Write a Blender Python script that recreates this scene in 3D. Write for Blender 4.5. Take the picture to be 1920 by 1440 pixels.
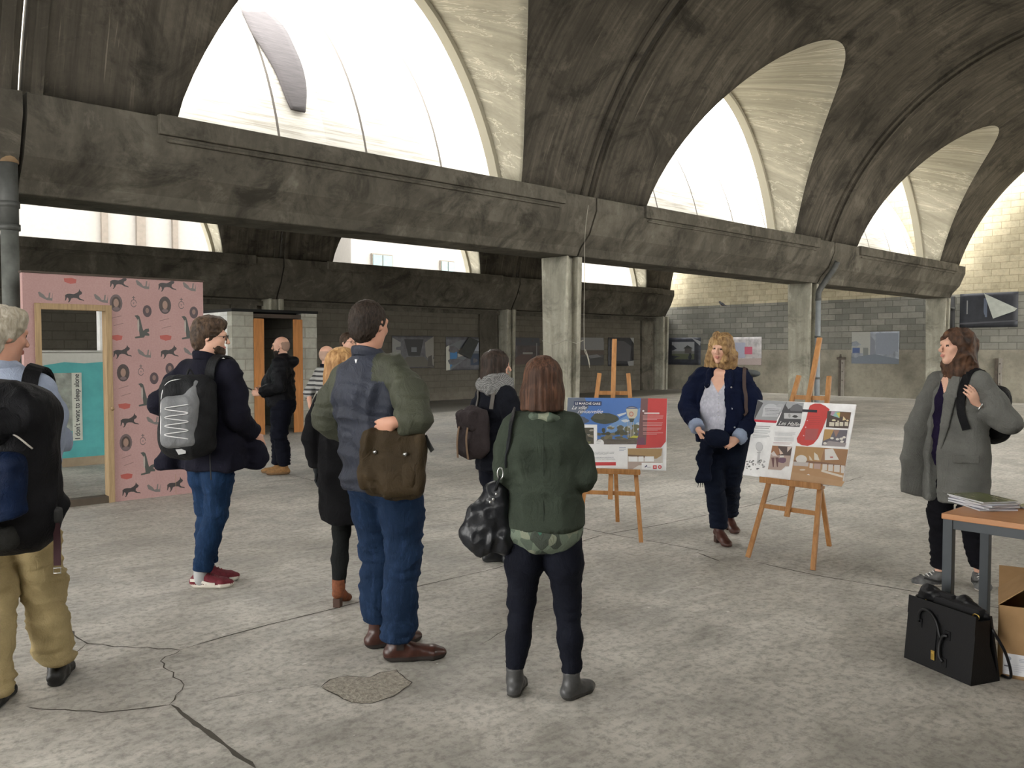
import bpy, bmesh, math, random
import numpy as np
from mathutils import Vector, Matrix
random.seed(7); np.random.seed(7)
for o in list(bpy.data.objects): bpy.data.objects.remove(o)
SC = bpy.context.scene
COL = SC.collection
R = math.radians
# ------------------------------------------------------------------ camera
F_PX, CAM_H, PITCH, YAW = 1580.0, 1.6, math.atan(63/1580), math.atan2(.7305, .6829)
cam_d = bpy.data.cameras.new('camera'); cam = bpy.data.objects.new('camera', cam_d); COL.objects.link(cam)
cam_d.sensor_fit = 'HORIZONTAL'; cam_d.sensor_width = 36; cam_d.lens = 36*F_PX/1920
cam_d.clip_start = .05; cam_d.clip_end = 400
cam.location = (0, 0, CAM_H)
cam.rotation_euler = (math.pi/2-PITCH, 0, YAW-math.pi/2)
SC.camera = cam
# ------------------------------------------------------------------ sky, exposure
w = bpy.data.worlds.new('world'); SC.world = w; w.use_nodes = True
bg = w.node_tree.nodes['Background']; bg.inputs[0].default_value = (1, .985, .95, 1); bg.inputs[1].default_value = 1.0
SC.view_settings.view_transform = 'Standard'; SC.view_settings.look = 'None'
SC.view_settings.gamma = 1; SC.view_settings.use_curve_mapping = False
SC.view_settings.exposure = 3.6
SC.cycles.max_bounces = 8; SC.cycles.diffuse_bounces = 6
# ------------------------------------------------------------------ geometry helpers (V: view frame = right, depth on the ground)
FV = np.array([math.cos(YAW), math.sin(YAW)]); RV = np.array([math.sin(YAW), -math.cos(YAW)])
def ray(px, py):
    a = (px-960)/F_PX; b = (720-py)/F_PX
    cp, sp = math.cos(PITCH), math.sin(PITCH)
    dep = cp + b*sp; up = b*cp - sp
    return np.array([FV[0]*dep+RV[0]*a, FV[1]*dep+RV[1]*a, up])
def gp(px, py, z=0.):
    d = ray(px, py); k = (z-CAM_H)/d[2]
    return Vector((d[0]*k, d[1]*k, z))
def dp(px, depth, z=0.):                       # point at image column px, ground depth, height z
    r = (px-960)/F_PX*depth
    return Vector((FV[0]*depth+RV[0]*r, FV[1]*depth+RV[1]*r, z))
def onY(px, py, Y):
    d = ray(px, py); k = Y/d[1]; return Vector((d[0]*k, Y, CAM_H+d[2]*k))
def onX(px, py, X):
    d = ray(px, py); k = X/d[0]; return Vector((X, d[1]*k, CAM_H+d[2]*k))
# ------------------------------------------------------------------ tagging
def tag(o, label=None, cat=None, group=None, kind=None):
    if label: o['label'] = label
    if cat: o['category'] = cat
    if group: o['group'] = group
    if kind: o['kind'] = kind
    return o
def empty(name, loc=(0, 0, 0), rz=0, label=None, cat=None, group=None):
    o = bpy.data.objects.new(name, None); COL.objects.link(o); o.location = loc; o.rotation_euler = (0, 0, rz)
    o.empty_display_size = .1
    return tag(o, label, cat, group)
def copy_tree(o, parent=None):
    c = o.copy(); COL.objects.link(c)
    if parent: c.parent = parent
    for ch in list(o.children): copy_tree(ch, c)
    return c
class MB:
    """collects shapes with material slots; build() links ONE mesh object"""
    def __init__(s): s.v = []; s.f = []; s.m = []; s.uv = None; s.sm = []
    def add(s, vs, fs, mi=0, smooth=False):
        n = len(s.v); s.v += [tuple(v) for v in vs]
        for f in fs: s.f.append(tuple(i+n for i in f)); s.m.append(mi); s.sm.append(smooth)
        return s
    def box(s, c, d, mi=0, rot=None, taper=(1, 1), bev=0):
        c = Vector(c); hx, hy, hz = d[0]/2, d[1]/2, d[2]/2
        bm = bmesh.new(); bmesh.ops.create_cube(bm, size=1)
        for v in bm.verts:
            k = (taper[0], taper[1]) if v.co.z > 0 else (1, 1)
            v.co = Vector((v.co.x*2*hx*k[0], v.co.y*2*hy*k[1], v.co.z*2*hz))
        if bev: bmesh.ops.bevel(bm, geom=list(bm.edges), offset=bev, segments=2, affect='EDGES', profile=.6)
        if rot is not None:
            for v in bm.verts: v.co = rot @ v.co
        bm.verts.ensure_lookup_table()
        s.add([v.co+c for v in bm.verts], [[v.index for v in f.verts] for f in bm.faces], mi); bm.free(); return s
    def bar(s, a, b, wx, wy, mi=0, side=(1, 0, 0), bev=0):
        a, b = Vector(a), Vector(b); z = (b-a).normalized(); x = Vector(side); x = (x-z*x.dot(z)).normalized(); y = z.cross(x)
        return s.box((a+b)/2, (wx, wy, (b-a).length), mi, Matrix((x, y, z)).transposed(), bev=bev)
    def tube(s, pts, r, mi=0, seg=12, closed=False, caps=True):
        pts = [Vector(p) for p in pts]; n = len(pts); rs = r if hasattr(r, '__len__') else [r]*n
        vs = []; up = None
        for i, p in enumerate(pts):
            t = (pts[(i+1) % n if closed else min(i+1, n-1)]-pts[(i-1) % n if closed else max(i-1, 0)])
            t = t.normalized() if t.length > 1e-9 else Vector((0, 0, 1))
            if up is None: up = Vector((1, 0, 0)) if abs(t.x) < .8 else Vector((0, 1, 0))
            up = (up-t*up.dot(t)).normalized(); q = t.cross(up)
            for k in range(seg):
                a = 2*math.pi*k/seg; vs.append(p+(up*math.cos(a)+q*math.sin(a))*rs[i])
        fs = []
        for i in range(n if closed else n-1):
            j = (i+1) % n
            for k in range(seg):
                l = (k+1) % seg; fs.append((i*seg+k, i*seg+l, j*seg+l, j*seg+k))
        if caps and not closed: fs.append(tuple(range(seg))[::-1]); fs.append(tuple((n-1)*seg+k for k in range(seg)))
        return s.add(vs, fs, mi, True)
    def prism(s, poly, axis_a, axis_b, origin, ext, mi=0, mi_side=None):
        """poly in (a,b) coordinates, extruded by vector ext"""
        A, B, O, E = Vector(axis_a), Vector(axis_b), Vector(origin), Vector(ext); n = len(poly)
        lo = [O+A*p[0]+B*p[1] for p in poly]; hi = [p+E for p in lo]
        vs = lo+hi
        s.add(vs, [tuple(range(n))[::-1], tuple(range(n, 2*n))], mi)
        s.add(vs, [(i, (i+1) % n, n+(i+1) % n, n+i) for i in range(n)], mi if mi_side is None else mi_side)
        return s
    def build(s, name, mats, parent=None, loc=None, bevel=0, fix=True):
        me = bpy.data.meshes.new(name); me.from_pydata([tuple(map(float, v)) for v in s.v], [], s.f)
        for m in (mats if isinstance(mats, (list, tuple)) else [mats]): me.materials.append(m)
        me.polygons.foreach_set('material_index', s.m); me.polygons.foreach_set('use_smooth', s.sm)
        if s.uv is not None:
            ul = me.uv_layers.new(name='UVMap')
            li = np.zeros(len(me.loops), dtype=np.int32); me.loops.foreach_get('vertex_index', li)
            ul.data.foreach_set('uv', np.array(s.uv, dtype=np.float32)[li].ravel())
        if fix:
            bm = bmesh.new(); bm.from_mesh(me); bmesh.ops.recalc_face_normals(bm, faces=bm.faces); bm.to_mesh(me); bm.free()
        me.update()
        o = bpy.data.objects.new(name, me); COL.objects.link(o)
        if parent: o.parent = parent
        if loc is not None: o.location = loc
        if bevel:
            b = o.modifiers.new('bevel', 'BEVEL'); b.width = bevel; b.segments = 2; b.limit_method = 'ANGLE'
        return o
# ------------------------------------------------------------------ materials
class NT:
    def __init__(s, name, rough=.85, spec=.3):
        s.m = bpy.data.materials.new(name); s.m.use_nodes = True; s.t = s.m.node_tree; s.b = s.t.nodes['Principled BSDF']
        s.b.inputs['Roughness'].default_value = rough
        if 'Specular IOR Level' in s.b.inputs: s.b.inputs['Specular IOR Level'].default_value = spec
        s.tc = s.t.nodes.new('ShaderNodeTexCoord')
    def n(s, k, **kw):
        x = s.t.nodes.new(k)
        for a, v in kw.items():
            if a.startswith('i_'): x.inputs[int(a[2:])].default_value = v
            else: setattr(x, a, v)
        return x
    def l(s, a, b): s.t.links.new(a, b); return s
    def co(s, kind='Object', scale=(1, 1, 1), rot=(0, 0, 0), loc=(0, 0, 0)):
        mp = s.n('ShaderNodeMapping'); s.l(s.tc.outputs[kind], mp.inputs[0])
        mp.inputs['Scale'].default_value = scale; mp.inputs['Rotation'].default_value = rot; mp.inputs['Location'].default_value = loc
        return mp.outputs[0]
    def noise(s, vec, scale=1, detail=6, rough=.6, dist=0):
        x = s.n('ShaderNodeTexNoise'); s.l(vec, x.inputs['Vector']); x.inputs['Scale'].default_value = scale
        x.inputs['Detail'].default_value = detail; x.inputs['Roughness'].default_value = rough; x.inputs['Distortion'].default_value = dist
        return x.outputs[0]
    def ramp(s, fac, stops, interp='LINEAR'):
        x = s.n('ShaderNodeValToRGB'); s.l(fac, x.inputs[0]); e = x.color_ramp.elements; x.color_ramp.interpolation = interp
        while len(e) > 1: e.remove(e[0])
        for i, (p, c) in enumerate(stops):
            q = e[0] if i == 0 else e.new(p); q.position = p
            q.color = (c, c, c, 1) if not hasattr(c, '__len__') else tuple(c)+(1,)
        return x.outputs[0]
    def mix(s, fac, a, b, mode='MIX'):
        x = s.n('ShaderNodeMix', data_type='RGBA', blend_type=mode)
        for v, i in ((fac, 0), (a, 6), (b, 7)):
            if isinstance(v, (int, float)): x.inputs[i].default_value = v
            elif isinstance(v, (tuple, list)): x.inputs[i].default_value = tuple(v)+(1,)
            else: s.l(v, x.inputs[i])
        return x.outputs[2]
    def math(s, op, a, b=None, clamp=False):
        x = s.n('ShaderNodeMath', operation=op, use_clamp=clamp)
        for v, i in ((a, 0), (b, 1)):
            if v is None: continue
            if isinstance(v, (int, float)): x.inputs[i].default_value = v
            else: s.l(v, x.inputs[i])
        return x.outputs[0]
    def sep(s, vec):
        x = s.n('ShaderNodeSeparateXYZ'); s.l(vec, x.inputs[0]); return x.outputs
    def comb(s, a, b, c=0.):
        x = s.n('ShaderNodeCombineXYZ')
        for v, i in ((a, 0), (b, 1), (c, 2)):
            if isinstance(v, (int, float)): x.inputs[i].default_value = v
            else: s.l(v, x.inputs[i])
        return x.outputs[0]
    def bump(s, h, strength=.3, dist=.02, prev=None):
        x = s.n('ShaderNodeBump'); x.inputs['Strength'].default_value = strength; x.inputs['Distance'].default_value = dist
        s.l(h, x.inputs['Height']); 
        if prev is not None: s.l(prev, x.inputs['Normal'])
        s.l(x.outputs[0], s.b.inputs['Normal']); return x.outputs[0]
    def col(s, c):
        if isinstance(c, (tuple, list)): s.b.inputs['Base Color'].default_value = tuple(c)+(1,)
        else: s.l(c, s.b.inputs['Base Color'])
        return s.m
def srgb(r, g, b):
    f = lambda c: (c/255/12.92 if c/255 <= .04045 else ((c/255+.055)/1.055)**2.4)
    return (f(r), f(g), f(b))
_pl = {}
def plain(name, c, rough=.6, var=.12, scale=8, bump=0, metal=0, spec=.4, stretch=(1, 1, 1)):
    """simple coloured stuff with a slight procedural unevenness"""
    if name in _pl: return _pl[name]
    n = NT(name, rough, spec); v = n.noise(n.co(scale=stretch), scale, 4)
    n.col(n.mix(n.ramp(v, [(.3, 0), (.7, 1)]), tuple(x*(1-var) for x in c), tuple(min(1, x*(1+var)) for x in c)))
    if bump: n.bump(v, bump, .01)
    n.b.inputs['Metallic'].default_value = metal
    _pl[name] = n.m; return n.m
# ================================================================== HALL
BAY, JX0 = 8.6, 10.86
JOINTS = [JX0+BAY*k for k in range(-3, 3)]          # -14.94 ... 28.06
CA, CB, CC = 10.3, 21.2, -1.75                      # column lines (Y)
XEND = 28.72
def concrete(name, lo, hi, streak=(2.5, .28), use_uv=False, stain=.5, veins=False, rough=.9):
    n = NT(name, rough, .2)
    o = n.co('UV' if use_uv else 'Object')
    big = n.noise(n.co('UV' if use_uv else 'Object', (1, 1, 1)), .55, 8, .62, .3)
    st = n.noise(n.co('UV', (streak[0], streak[1], 1)) if use_uv else n.co('Object', (streak[0], streak[0], streak[1])), 1.6, 8, .65, .4)
    fine = n.noise(o, 14, 5, .7)
    c = n.mix(n.ramp(big, [(.3, 0), (.68, 1)]), lo, hi)
    mid = tuple((a+b)/2*.5 for a, b in zip(lo, hi)); pale = tuple(min(1, b*1.55) for b in hi)
    c = n.mix(n.ramp(st, [(.38, stain), (.56, 0)]), c, mid)
    c = n.mix(n.ramp(st, [(.60, 0), (.72, stain*.8)]), c, pale)
    c = n.mix(n.ramp(fine, [(.3, .3), (.6, 0)]), c, mid)
    if veins:
        dz = n.noise(n.co('UV', (1, 1, 1)), 1.4, 6, .65, .5); dl = n.math('ABSOLUTE', n.math('SUBTRACT', dz, .5))
        c = n.mix(n.math('MULTIPLY', n.ramp(dl, [(.004, 1), (.012, 0)]), .8), c, (.66, .62, .50))
        d2 = n.noise(n.co('UV', (1.0, .35, 1), loc=(4, 2, 0)), 2.6, 5, .6); c = n.mix(n.ramp(d2, [(.5, 0), (.66, .45)]), c, (.24, .22, .17))
    if not veins:
        p1 = n.noise(n.co('UV' if use_uv else 'Object', (1, 1, 1), loc=(7, 3, 1)), 1.1, 9, .72, .8); dark = tuple(x*.42 for x in lo)
        c = n.mix(n.ramp(p1, [(.36, .8), (.5, 0)]), c, dark); c = n.mix(n.ramp(p1, [(.57, 0), (.68, .5)]), c, tuple(x*1.5 for x in hi))
        if use_uv:
            sc = n.noise(n.co('UV', (16, .5, 1)), 1.3, 4, .6, .3); c = n.mix(n.ramp(sc, [(.64, 0), (.72, .55)]), c, tuple(x*1.9 for x in hi)); c = n.mix(n.ramp(sc, [(.26, .6), (.36, 0)]), c, dark)
    n.bump(n.mix(.5, st, fine), .35, .03)
    return n.col(c)
M = {}
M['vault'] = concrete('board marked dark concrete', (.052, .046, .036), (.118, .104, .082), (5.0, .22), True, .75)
M['soffit'] = concrete('lit lunette concrete', (.35, .325, .25), (.52, .485, .385), (2.2, .35), True, .35, True)  # vault concrete again, paler: light on the lunettes is painted in
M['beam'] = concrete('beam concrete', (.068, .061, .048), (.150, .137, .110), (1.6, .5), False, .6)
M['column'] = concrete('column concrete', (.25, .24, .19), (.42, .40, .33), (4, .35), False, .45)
# roof cladding outside: pale boards with long joints
n = NT('roof boards', .8); uvc = n.co('UV')
br = n.n('ShaderNodeTexBrick', offset=0); n.l(uvc, br.inputs['Vector'])
br.inputs['Scale'].default_value = 1; br.inputs['Brick Width'].default_value = 1.45; br.inputs['Row Height'].default_value = 40; br.inputs['Mortar Size'].default_value = .02
pl = n.noise(n.co('UV', (.35, 9, 1)), 2.2, 6, .7)
c = n.mix(n.ramp(pl, [(.45, 0), (.62, 1)]), (.56, .54, .49), (.33, .31, .27))
n.l(n.mix(br.outputs['Fac'], c, (.09, .08, .07)), n.b.inputs['Base Color']); M['roof'] = n.m
# end wall: poured concrete base, grey blocks, pale blocks on top
def blockwall(name, axis, low, z1, z2, greys, pales, dirt=True):
    n = NT(name, .95, .1); s = n.sep(n.tc.outputs['Object'])
    u = s[0 if axis == 'X' else 1]; z = s[2]
    vec = n.comb(u, z)
    def brick(c1, c2, mort):
        b = n.n('ShaderNodeTexBrick', offset=.5); n.l(vec, b.inputs['Vector'])
        b.inputs['Scale'].default_value = 1; b.inputs['Brick Width'].default_value = .5; b.inputs['Row Height'].default_value = .205
        b.inputs['Mortar Size'].default_value = .011; b.inputs['Mortar Smooth'].default_value = .3; b.inputs['Bias'].default_value = 0
        for k, cc in zip(('Color1', 'Color2', 'Mortar'), (c1, c2, mort)): b.inputs[k].default_value = tuple(cc)+(1,)
        return b
    b1 = brick(*greys); b2 = brick(*pales)
    nz = n.noise(n.tc.outputs['Object'], 1.1, 7, .6); fz = n.noise(n.tc.outputs['Object'], 9, 6, .7)
    cl = n.mix(n.ramp(nz, [(.3, 0), (.7, 1)]), tuple(x*.75 for x in low), tuple(x*1.2 for x in low))
    sw1 = n.math('GREATER_THAN', z, z1); sw2 = n.math('GREATER_THAN', z, z2)
    c = n.mix(sw1, cl, b1.outputs[0]); c = n.mix(sw2, c, b2.outputs[0])
    c = n.mix(n.ramp(nz, [(.3, .3), (.5, 0)]), c, tuple(x*.35 for x in low))
    c = n.mix(n.ramp(fz, [(.3, .3), (.55, 0)]), c, tuple(x*.4 for x in low))
    h = n.mix(sw1, (0, 0, 0), b1.outputs['Fac'])
    n.bump(n.math('SUBTRACT', n.math('MULTIPLY', fz, .4), h), .6, .02)
    return n.col(c)
M['endwall'] = blockwall('end wall masonry', 'Y', (.27, .25, .20), 1.62, 3.38, ((.17, .17, .15), (.27, .265, .23), (.13, .125, .11)), ((.42, .37, .255), (.54, .48, .34), (.36, .31, .21)))
M['backwall'] = blockwall('rear wall masonry', 'X', (.15, .135, .11), .25, 9, ((.118, .108, .088), (.135, .124, .10), (.098, .09, .072)), ((.3, .3, .3),)*3)
# floor
n = NT('worn concrete floor', .72, .35); o = n.tc.outputs['Object']
a = n.noise(o, .28, 8, .6, .5); b = n.noise(n.co('Object', (1, 1, 1), (0, 0, .7)), 1.3, 9, .68, .3); f = n.noise(o, 22, 6, .75)
c = n.mix(n.ramp(a, [(.36, 0), (.64, 1)]), (.40, .375, .33), (.62, .59, .53))
c = n.mix(n.ramp(b, [(.36, .65), (.55, 0)]), c, (.26, .25, .225))
c = n.mix(n.ramp(b, [(.56, 0), (.72, .5)]), c, (.74, .71, .65))
c = n.mix(n.ramp(f, [(.36, .6), (.54, 0)]), c, (.15, .14, .12))
sc = n.noise(n.co('Object', (1, 3.2, 1), (0, 0, .35)), 2.4, 8, .7, .6); c = n.mix(n.ramp(sc, [(.34, .45), (.5, 0)]), c, (.20, .185, .16)); c = n.mix(n.ramp(sc, [(.6, 0), (.74, .5)]), c, (.78, .75, .70))
vo = n.n('ShaderNodeTexVoronoi'); n.l(n.co('Object', (1, 1.6, 1)), vo.inputs['Vector']); vo.inputs['Scale'].default_value = 5.5; vo.inputs['Randomness'].default_value = 1
fl = n.noise(n.co('Object', (1, 1, 1), loc=(9, 3, 0)), 3.1, 3, .6)
thr = n.ramp(fl, [(.45, 0), (.62, .075)])
wob = n.math('ADD', vo.outputs['Distance'], n.math('MULTIPLY', n.noise(o, 30, 3, .6), .06))
fk = n.math('LESS_THAN', wob, n.math('ADD', thr, .03))
c = n.mix(n.math('MULTIPLY', fk, .75), c, (.70, .68, .63))
# shade along the rear wall, painted into the floor as a dark strip
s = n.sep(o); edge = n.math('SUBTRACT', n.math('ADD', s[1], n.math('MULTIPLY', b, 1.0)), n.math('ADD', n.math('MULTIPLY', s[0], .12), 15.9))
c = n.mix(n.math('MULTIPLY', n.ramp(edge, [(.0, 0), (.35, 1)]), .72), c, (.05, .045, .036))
n.col(c); n.bump(n.mix(.6, b, f), .35, .012); n.l(n.ramp(b, [(.3, .55), (.7, .85)]), n.b.inputs['Roughness']); M['floor'] = n.m
M['crack'] = plain('crack shadow gap grit', (.07, .062, .05), .95)
M['patch'] = plain('coarse mortar patch', (.33, .30, .25), .95, .35, 40, .8)
M['pave'] = plain('outside paving', (.5, .49, .46), .9)

# ---- floor slab with its joints and cracks
fb = MB(); x0, x1, y0, y1 = -15.2, 28.9, -9., 21.7
fb.box(((x0+x1)/2, (y0+y1)/2, -.1), (x1-x0, y1-y0, .2), 0)
def ribbon(mb, pts, wd, mi, z=.0015, jit=.012, step=.12):
    P = [Vector((p.x, p.y)) for p in pts]; out = []
    for a, b in zip(P[:-1], P[1:]):
        k = max(2, int((b-a).length/step))
        for i in range(k): out.append(a.lerp(b, i/k))
    out.append(P[-1])
    L = []; Rr = []
    for i, p in enumerate(out):
        t = (out[min(i+1, len(out)-1)]-out[max(i-1, 0)]).normalized(); q = Vector((-t.y, t.x))
        p = p+q*random.uniform(-jit, jit); hw = wd/2*random.uniform(.5, 1.3)
        if i in (0, len(out)-1): hw *= .2
        L.append((*(p+q*hw), z)); Rr.append((*(p-q*hw), z))
    m = len(L); mb.add(L+Rr, [(i, i+1, m+i+1, m+i) for i in range(m-1)], mi)
def gl(*xy): return [gp(xy[i], xy[i+1]) for i in range(0, len(xy), 2)]
J = .004
ribbon(fb, gl(340, 1218, 420, 1194, 500, 1172, 640, 1138, 700, 1122, 790, 1098, 930, 1066, 1010, 1040, 1130, 1003), .012, 1, jit=J)
ribbon(fb, gl(1130, 1003, 1240, 984, 1434, 942, 1500, 920, 1573, 907, 1620, 893), .012, 1, jit=J)
ribbon(fb, gl(880, 938, 980, 962, 1094, 991, 1146, 1002, 1240, 1018, 1337, 1037), .012, 1, jit=J)
ribbon(fb, gl(1308, 1036, 1330, 1046, 1352, 1053), .014, 1, jit=.01)
ribbon(fb, gl(1412, 1053, 1530, 1079, 1700, 1107, 1780, 1122, 1920, 1150), .013, 1, jit=J)
ribbon(fb, gl(322, 1322, 400, 1381, 480, 1440), .022, 1, jit=.006, step=.05)
ribbon(fb, gl(50, 1326, 120, 1332, 190, 1337, 255, 1330, 322, 1322), .010, 1, jit=.012, step=.06)
ribbon(fb, gl(322, 1322, 334, 1303, 340, 1285, 322, 1262, 300, 1240, 340, 1218), .006, 1, jit=.014, step=.05)
ribbon(fb, gl(96, 1158, 128, 1180, 165, 1207, 215, 1212, 340, 1218), .010, 1, jit=.012, step=.06)
ribbon(fb, gl(165, 1207, 130, 1233, 100, 1252), .006, 1, jit=.01, step=.06)
ribbon(fb, gl(610, 1282, 470, 1300, 360, 1318), .004, 1, jit=.012, step=.06)
ribbon(fb, gl(900, 1210, 1000, 1150, 1100, 1120), .004, 1, jit=.015, step=.1)
ribbon(fb, gl(470, 870, 600, 905, 880, 938), .010, 1, jit=J)
ribbon(fb, gl(860, 905, 1060, 868, 1300, 835, 1480, 800), .010, 1, jit=J)
for q in ((1600, 835, 1880, 850), (1610, 930, 1920, 942), (1240, 790, 1920, 812), (100, 1040, 170, 1022)): ribbon(fb, gl(*q), .008, 1, jit=J)
pc = gl(600, 1290, 618, 1274, 655, 1268, 692, 1270, 716, 1262, 742, 1256, 752, 1268, 768, 1280, 762, 1292, 738, 1308, 700, 1318, 660, 1316, 628, 1306)
pp = [(p.x+random.uniform(-.01, .01), p.y+random.uniform(-.01, .01), .0012) for p in pc]
fb.add(pp, [tuple(range(len(pp)))], 2); ribbon(fb, [Vector(p) for p in pp+[pp[0]]], .007, 1, .002, .006, .05)
floor = tag(fb.build('floor', [M['floor'], M['crack'], M['patch']], fix=False), kind='structure')
gb = MB(); gb.box((5, 12, -.25), (160, 160, .06)); tag(gb.build('ground_outside', M['pave']), kind='structure')

# ---- vaults: circular shells with parabolic lunettes over every bay
def half_vault(ys, zs, ya, za, yrim, bays, lun=True, wmax=2.72, ztip=7.28, name='ceiling', rimoff=.0):
    """from the springing (ys,zs) to the crown (ya,za); lunettes run out level to the plane Y=yrim"""
    hw, rise = abs(ys-ya), za-zs; Rr = (hw*hw+rise*rise)/(2*rise); zc = za-Rr; sg = 1 if ys > ya else -1
    yof = lambda z: ya+sg*math.sqrt(max(0, Rr*Rr-(z-zc)**2))
    zt = ztip if lun else za-.001
    us = [1-(1-k/22)**2 for k in range(23)]
    rows = [zs+(zt-zs)*u for u in us]
    a0 = math.asin((zt-zc)/Rr); rows2 = [zc+Rr*math.sin(a0+(math.pi/2-a0)*k/12) for k in range(1, 13)] if lun else []
    wof = lambda z: wmax*math.sqrt(max(0, 1-((z-zs)/(zt-zs))**1.35)) if z < zt-1e-6 else 0.
    zz = rows+rows2; arc = [Rr*math.asin(min(1, (z-zc)/Rr)) for z in zz]
    b = MB(); b.uv = []; lb = MB(); lb.uv = []; rim = MB()
    NC = 10
    for xa in bays:
        xb = xa+BAY; xc = (xa+xb)/2
        for side in (0, 1):
            vs = []; uv = []
            for z, ar in zip(zz, arc):
                wd = wof(z) if lun else 0
                p0, p1 = (xa+.02, xc-wd) if side == 0 else (xc+wd, xb-.02)
                for k in range(NC+1):
                    x = p0+(p1-p0)*k/NC; vs.append((x, yof(z), z)); uv.append((x, ar))
            fs = [(i*(NC+1)+k, i*(NC+1)+k+1, (i+1)*(NC+1)+k+1, (i+1)*(NC+1)+k) for i in range(len(zz)-1) for k in range(NC)]
            if sg < 0: fs = [f[::-1] for f in fs]
            b.add(vs, fs, 0, True); b.uv += uv
            if lun:
                vs = []; uv = []; NR = 8
                for z in rows:
                    x = xc+(-1 if side == 0 else 1)*wof(z); y = yof(z)
                    for k in range(NR+1):
                        yy = y+(yrim-y)*k/NR; vs.append((x, yy, z)); uv.append((yy*1.0+x*3, z))
                fs = [(i*(NR+1)+k, i*(NR+1)+k+1, (i+1)*(NR+1)+k+1, (i+1)*(NR+1)+k) for i in range(len(rows)-1) for k in range(NR)]
                if (side == 0) != (sg > 0): fs = [f[::-1] for f in fs]
                lb.add(vs, fs, 0, True); lb.uv += uv
        if lun:
            pr = [(xc-wof(z), z) for z in rows]+[(xc+wof(z), z) for z in rows[::-1][1:]]
            inn = []
            for i, (x, z) in enumerate(pr):
                k = 1-.075/max(.3, math.hypot(x-xc, z-zs+.8)); inn.append((xc+(x-xc)*k, zs-.8+(z-zs+.8)*k))
            for (q, rr) in ((pr, inn),):
                m = len(q); vs = []
                for (yy) in (yrim-sg*.16, yrim+sg*.03):
                    vs += [(x, yy, z) for x, z in q]+[(x, yy, z) for x, z in rr]
                fs = []
                for i in range(m-1):
                    fs += [(i, i+1, m+i+1, m+i), (m+i, m+i+1, 3*m+i+1, 3*m+i), (2*m+i, 3*m+i, 3*m+i+1, 2*m+i+1)]
                rim.add(vs, fs, 0, False)
    o = b.build(name, [M['vault'], M['roof']], fix=False); tag(o, kind='structure')
    md = o.modifiers.new('thickness', 'SOLIDIFY'); md.thickness = .14; md.offset = -1; md.material_offset = 1; md.material_offset_rim = 0
    if lun:
        l = lb.build('lunette_soffit', [M['soffit'], M['roof']], fix=False, parent=o)
        md = l.modifiers.new('thickness', 'SOLIDIFY'); md.thickness = .1; md.offset = -1; md.material_offset = 1; md.material_offset_rim = 0
        rim.build('lunette_rim', M['soffit'], parent=o)
    return o, yof, (ya, zc, Rr)
YA1, ZA1 = 4.3, 8.2
bays = JOINTS[:-1]
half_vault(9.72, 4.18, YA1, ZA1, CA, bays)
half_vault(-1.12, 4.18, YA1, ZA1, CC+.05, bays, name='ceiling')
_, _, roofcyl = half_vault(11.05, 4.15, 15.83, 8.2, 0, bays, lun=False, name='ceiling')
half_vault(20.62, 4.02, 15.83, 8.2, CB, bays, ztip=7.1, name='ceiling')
# ribs over the column lines: a raised band each side of the open joint
def rib(ys, zs, ya, za, ye, xj):
    hw, rise = abs(ys-ya), za-zs; Rr = (hw*hw+rise*rise)/(2*rise); zc = za-Rr
    a0 = math.acos((ys-ya)/Rr); a1 = math.acos(max(-1, (ye-ya)/Rr)); b = MB(); b.uv = []
    for dx in (-.20, .09):
        vs = []; K = 48
        for i in range(K+1):
            a = a0+(a1-a0)*i/K
            for (xx, rr) in ((dx, Rr+.02), (dx, Rr-.05), (dx+.11, Rr-.05), (dx+.11, Rr+.02)):
                vs.append((xj+xx, ya+rr*math.cos(a), zc+rr*math.sin(a))); b.uv.append((xj+xx, a*Rr))
        b.add(vs, [(i*4+k, i*4+k+1, i*4+k+5, i*4+k+4) for i in range(K) for k in range(3)], 0, False)
    tag(b.build('ceiling_rib', M['vault']), kind='structure')
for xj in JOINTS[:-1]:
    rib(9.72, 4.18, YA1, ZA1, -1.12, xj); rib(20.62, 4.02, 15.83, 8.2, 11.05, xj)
# ---- edge beams, one per bay, with a projecting lip under the lunette
def beams(yc, ztop, zbot, sgs=(1, 1), name='trim_'):
    for k, xa in enumerate(bays):
        b = MB(); xb = xa+BAY
        # cross section (Y,Z): trapezoid narrowing downwards, rounded foot
        def sec(s): return [(yc-s*.78, ztop-.24), (yc-s*.62, ztop-.62), (yc-s*.42, zbot+.14), (yc-s*.35, zbot)]
        near = sec(1); far = sec(-1)[::-1]
        poly = near+far+[(yc+.78, ztop-.02), (yc-.78, ztop-.02)]
        b.prism(poly, (0, 1, 0), (0, 0, 1), (xa+.02, 0, 0), (BAY-.04, 0, 0))
        for s in (-1, 1):                                     # lip
            b.box(((xa+xb)/2+.25, yc-s*.785, ztop-.11), (6.5, .10, .22)); b.box(((xa+xb)/2+.25, yc-s*.78, ztop-.27), (6.3, .04, .04))
        tag(b.build('edge_beam', M['beam'], bevel=.015), kind='structure')
beams(CA, 4.2, 3.23); beams(CB, 4.04, 2.97); beams(CC, 4.2, 3.23)
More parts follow.
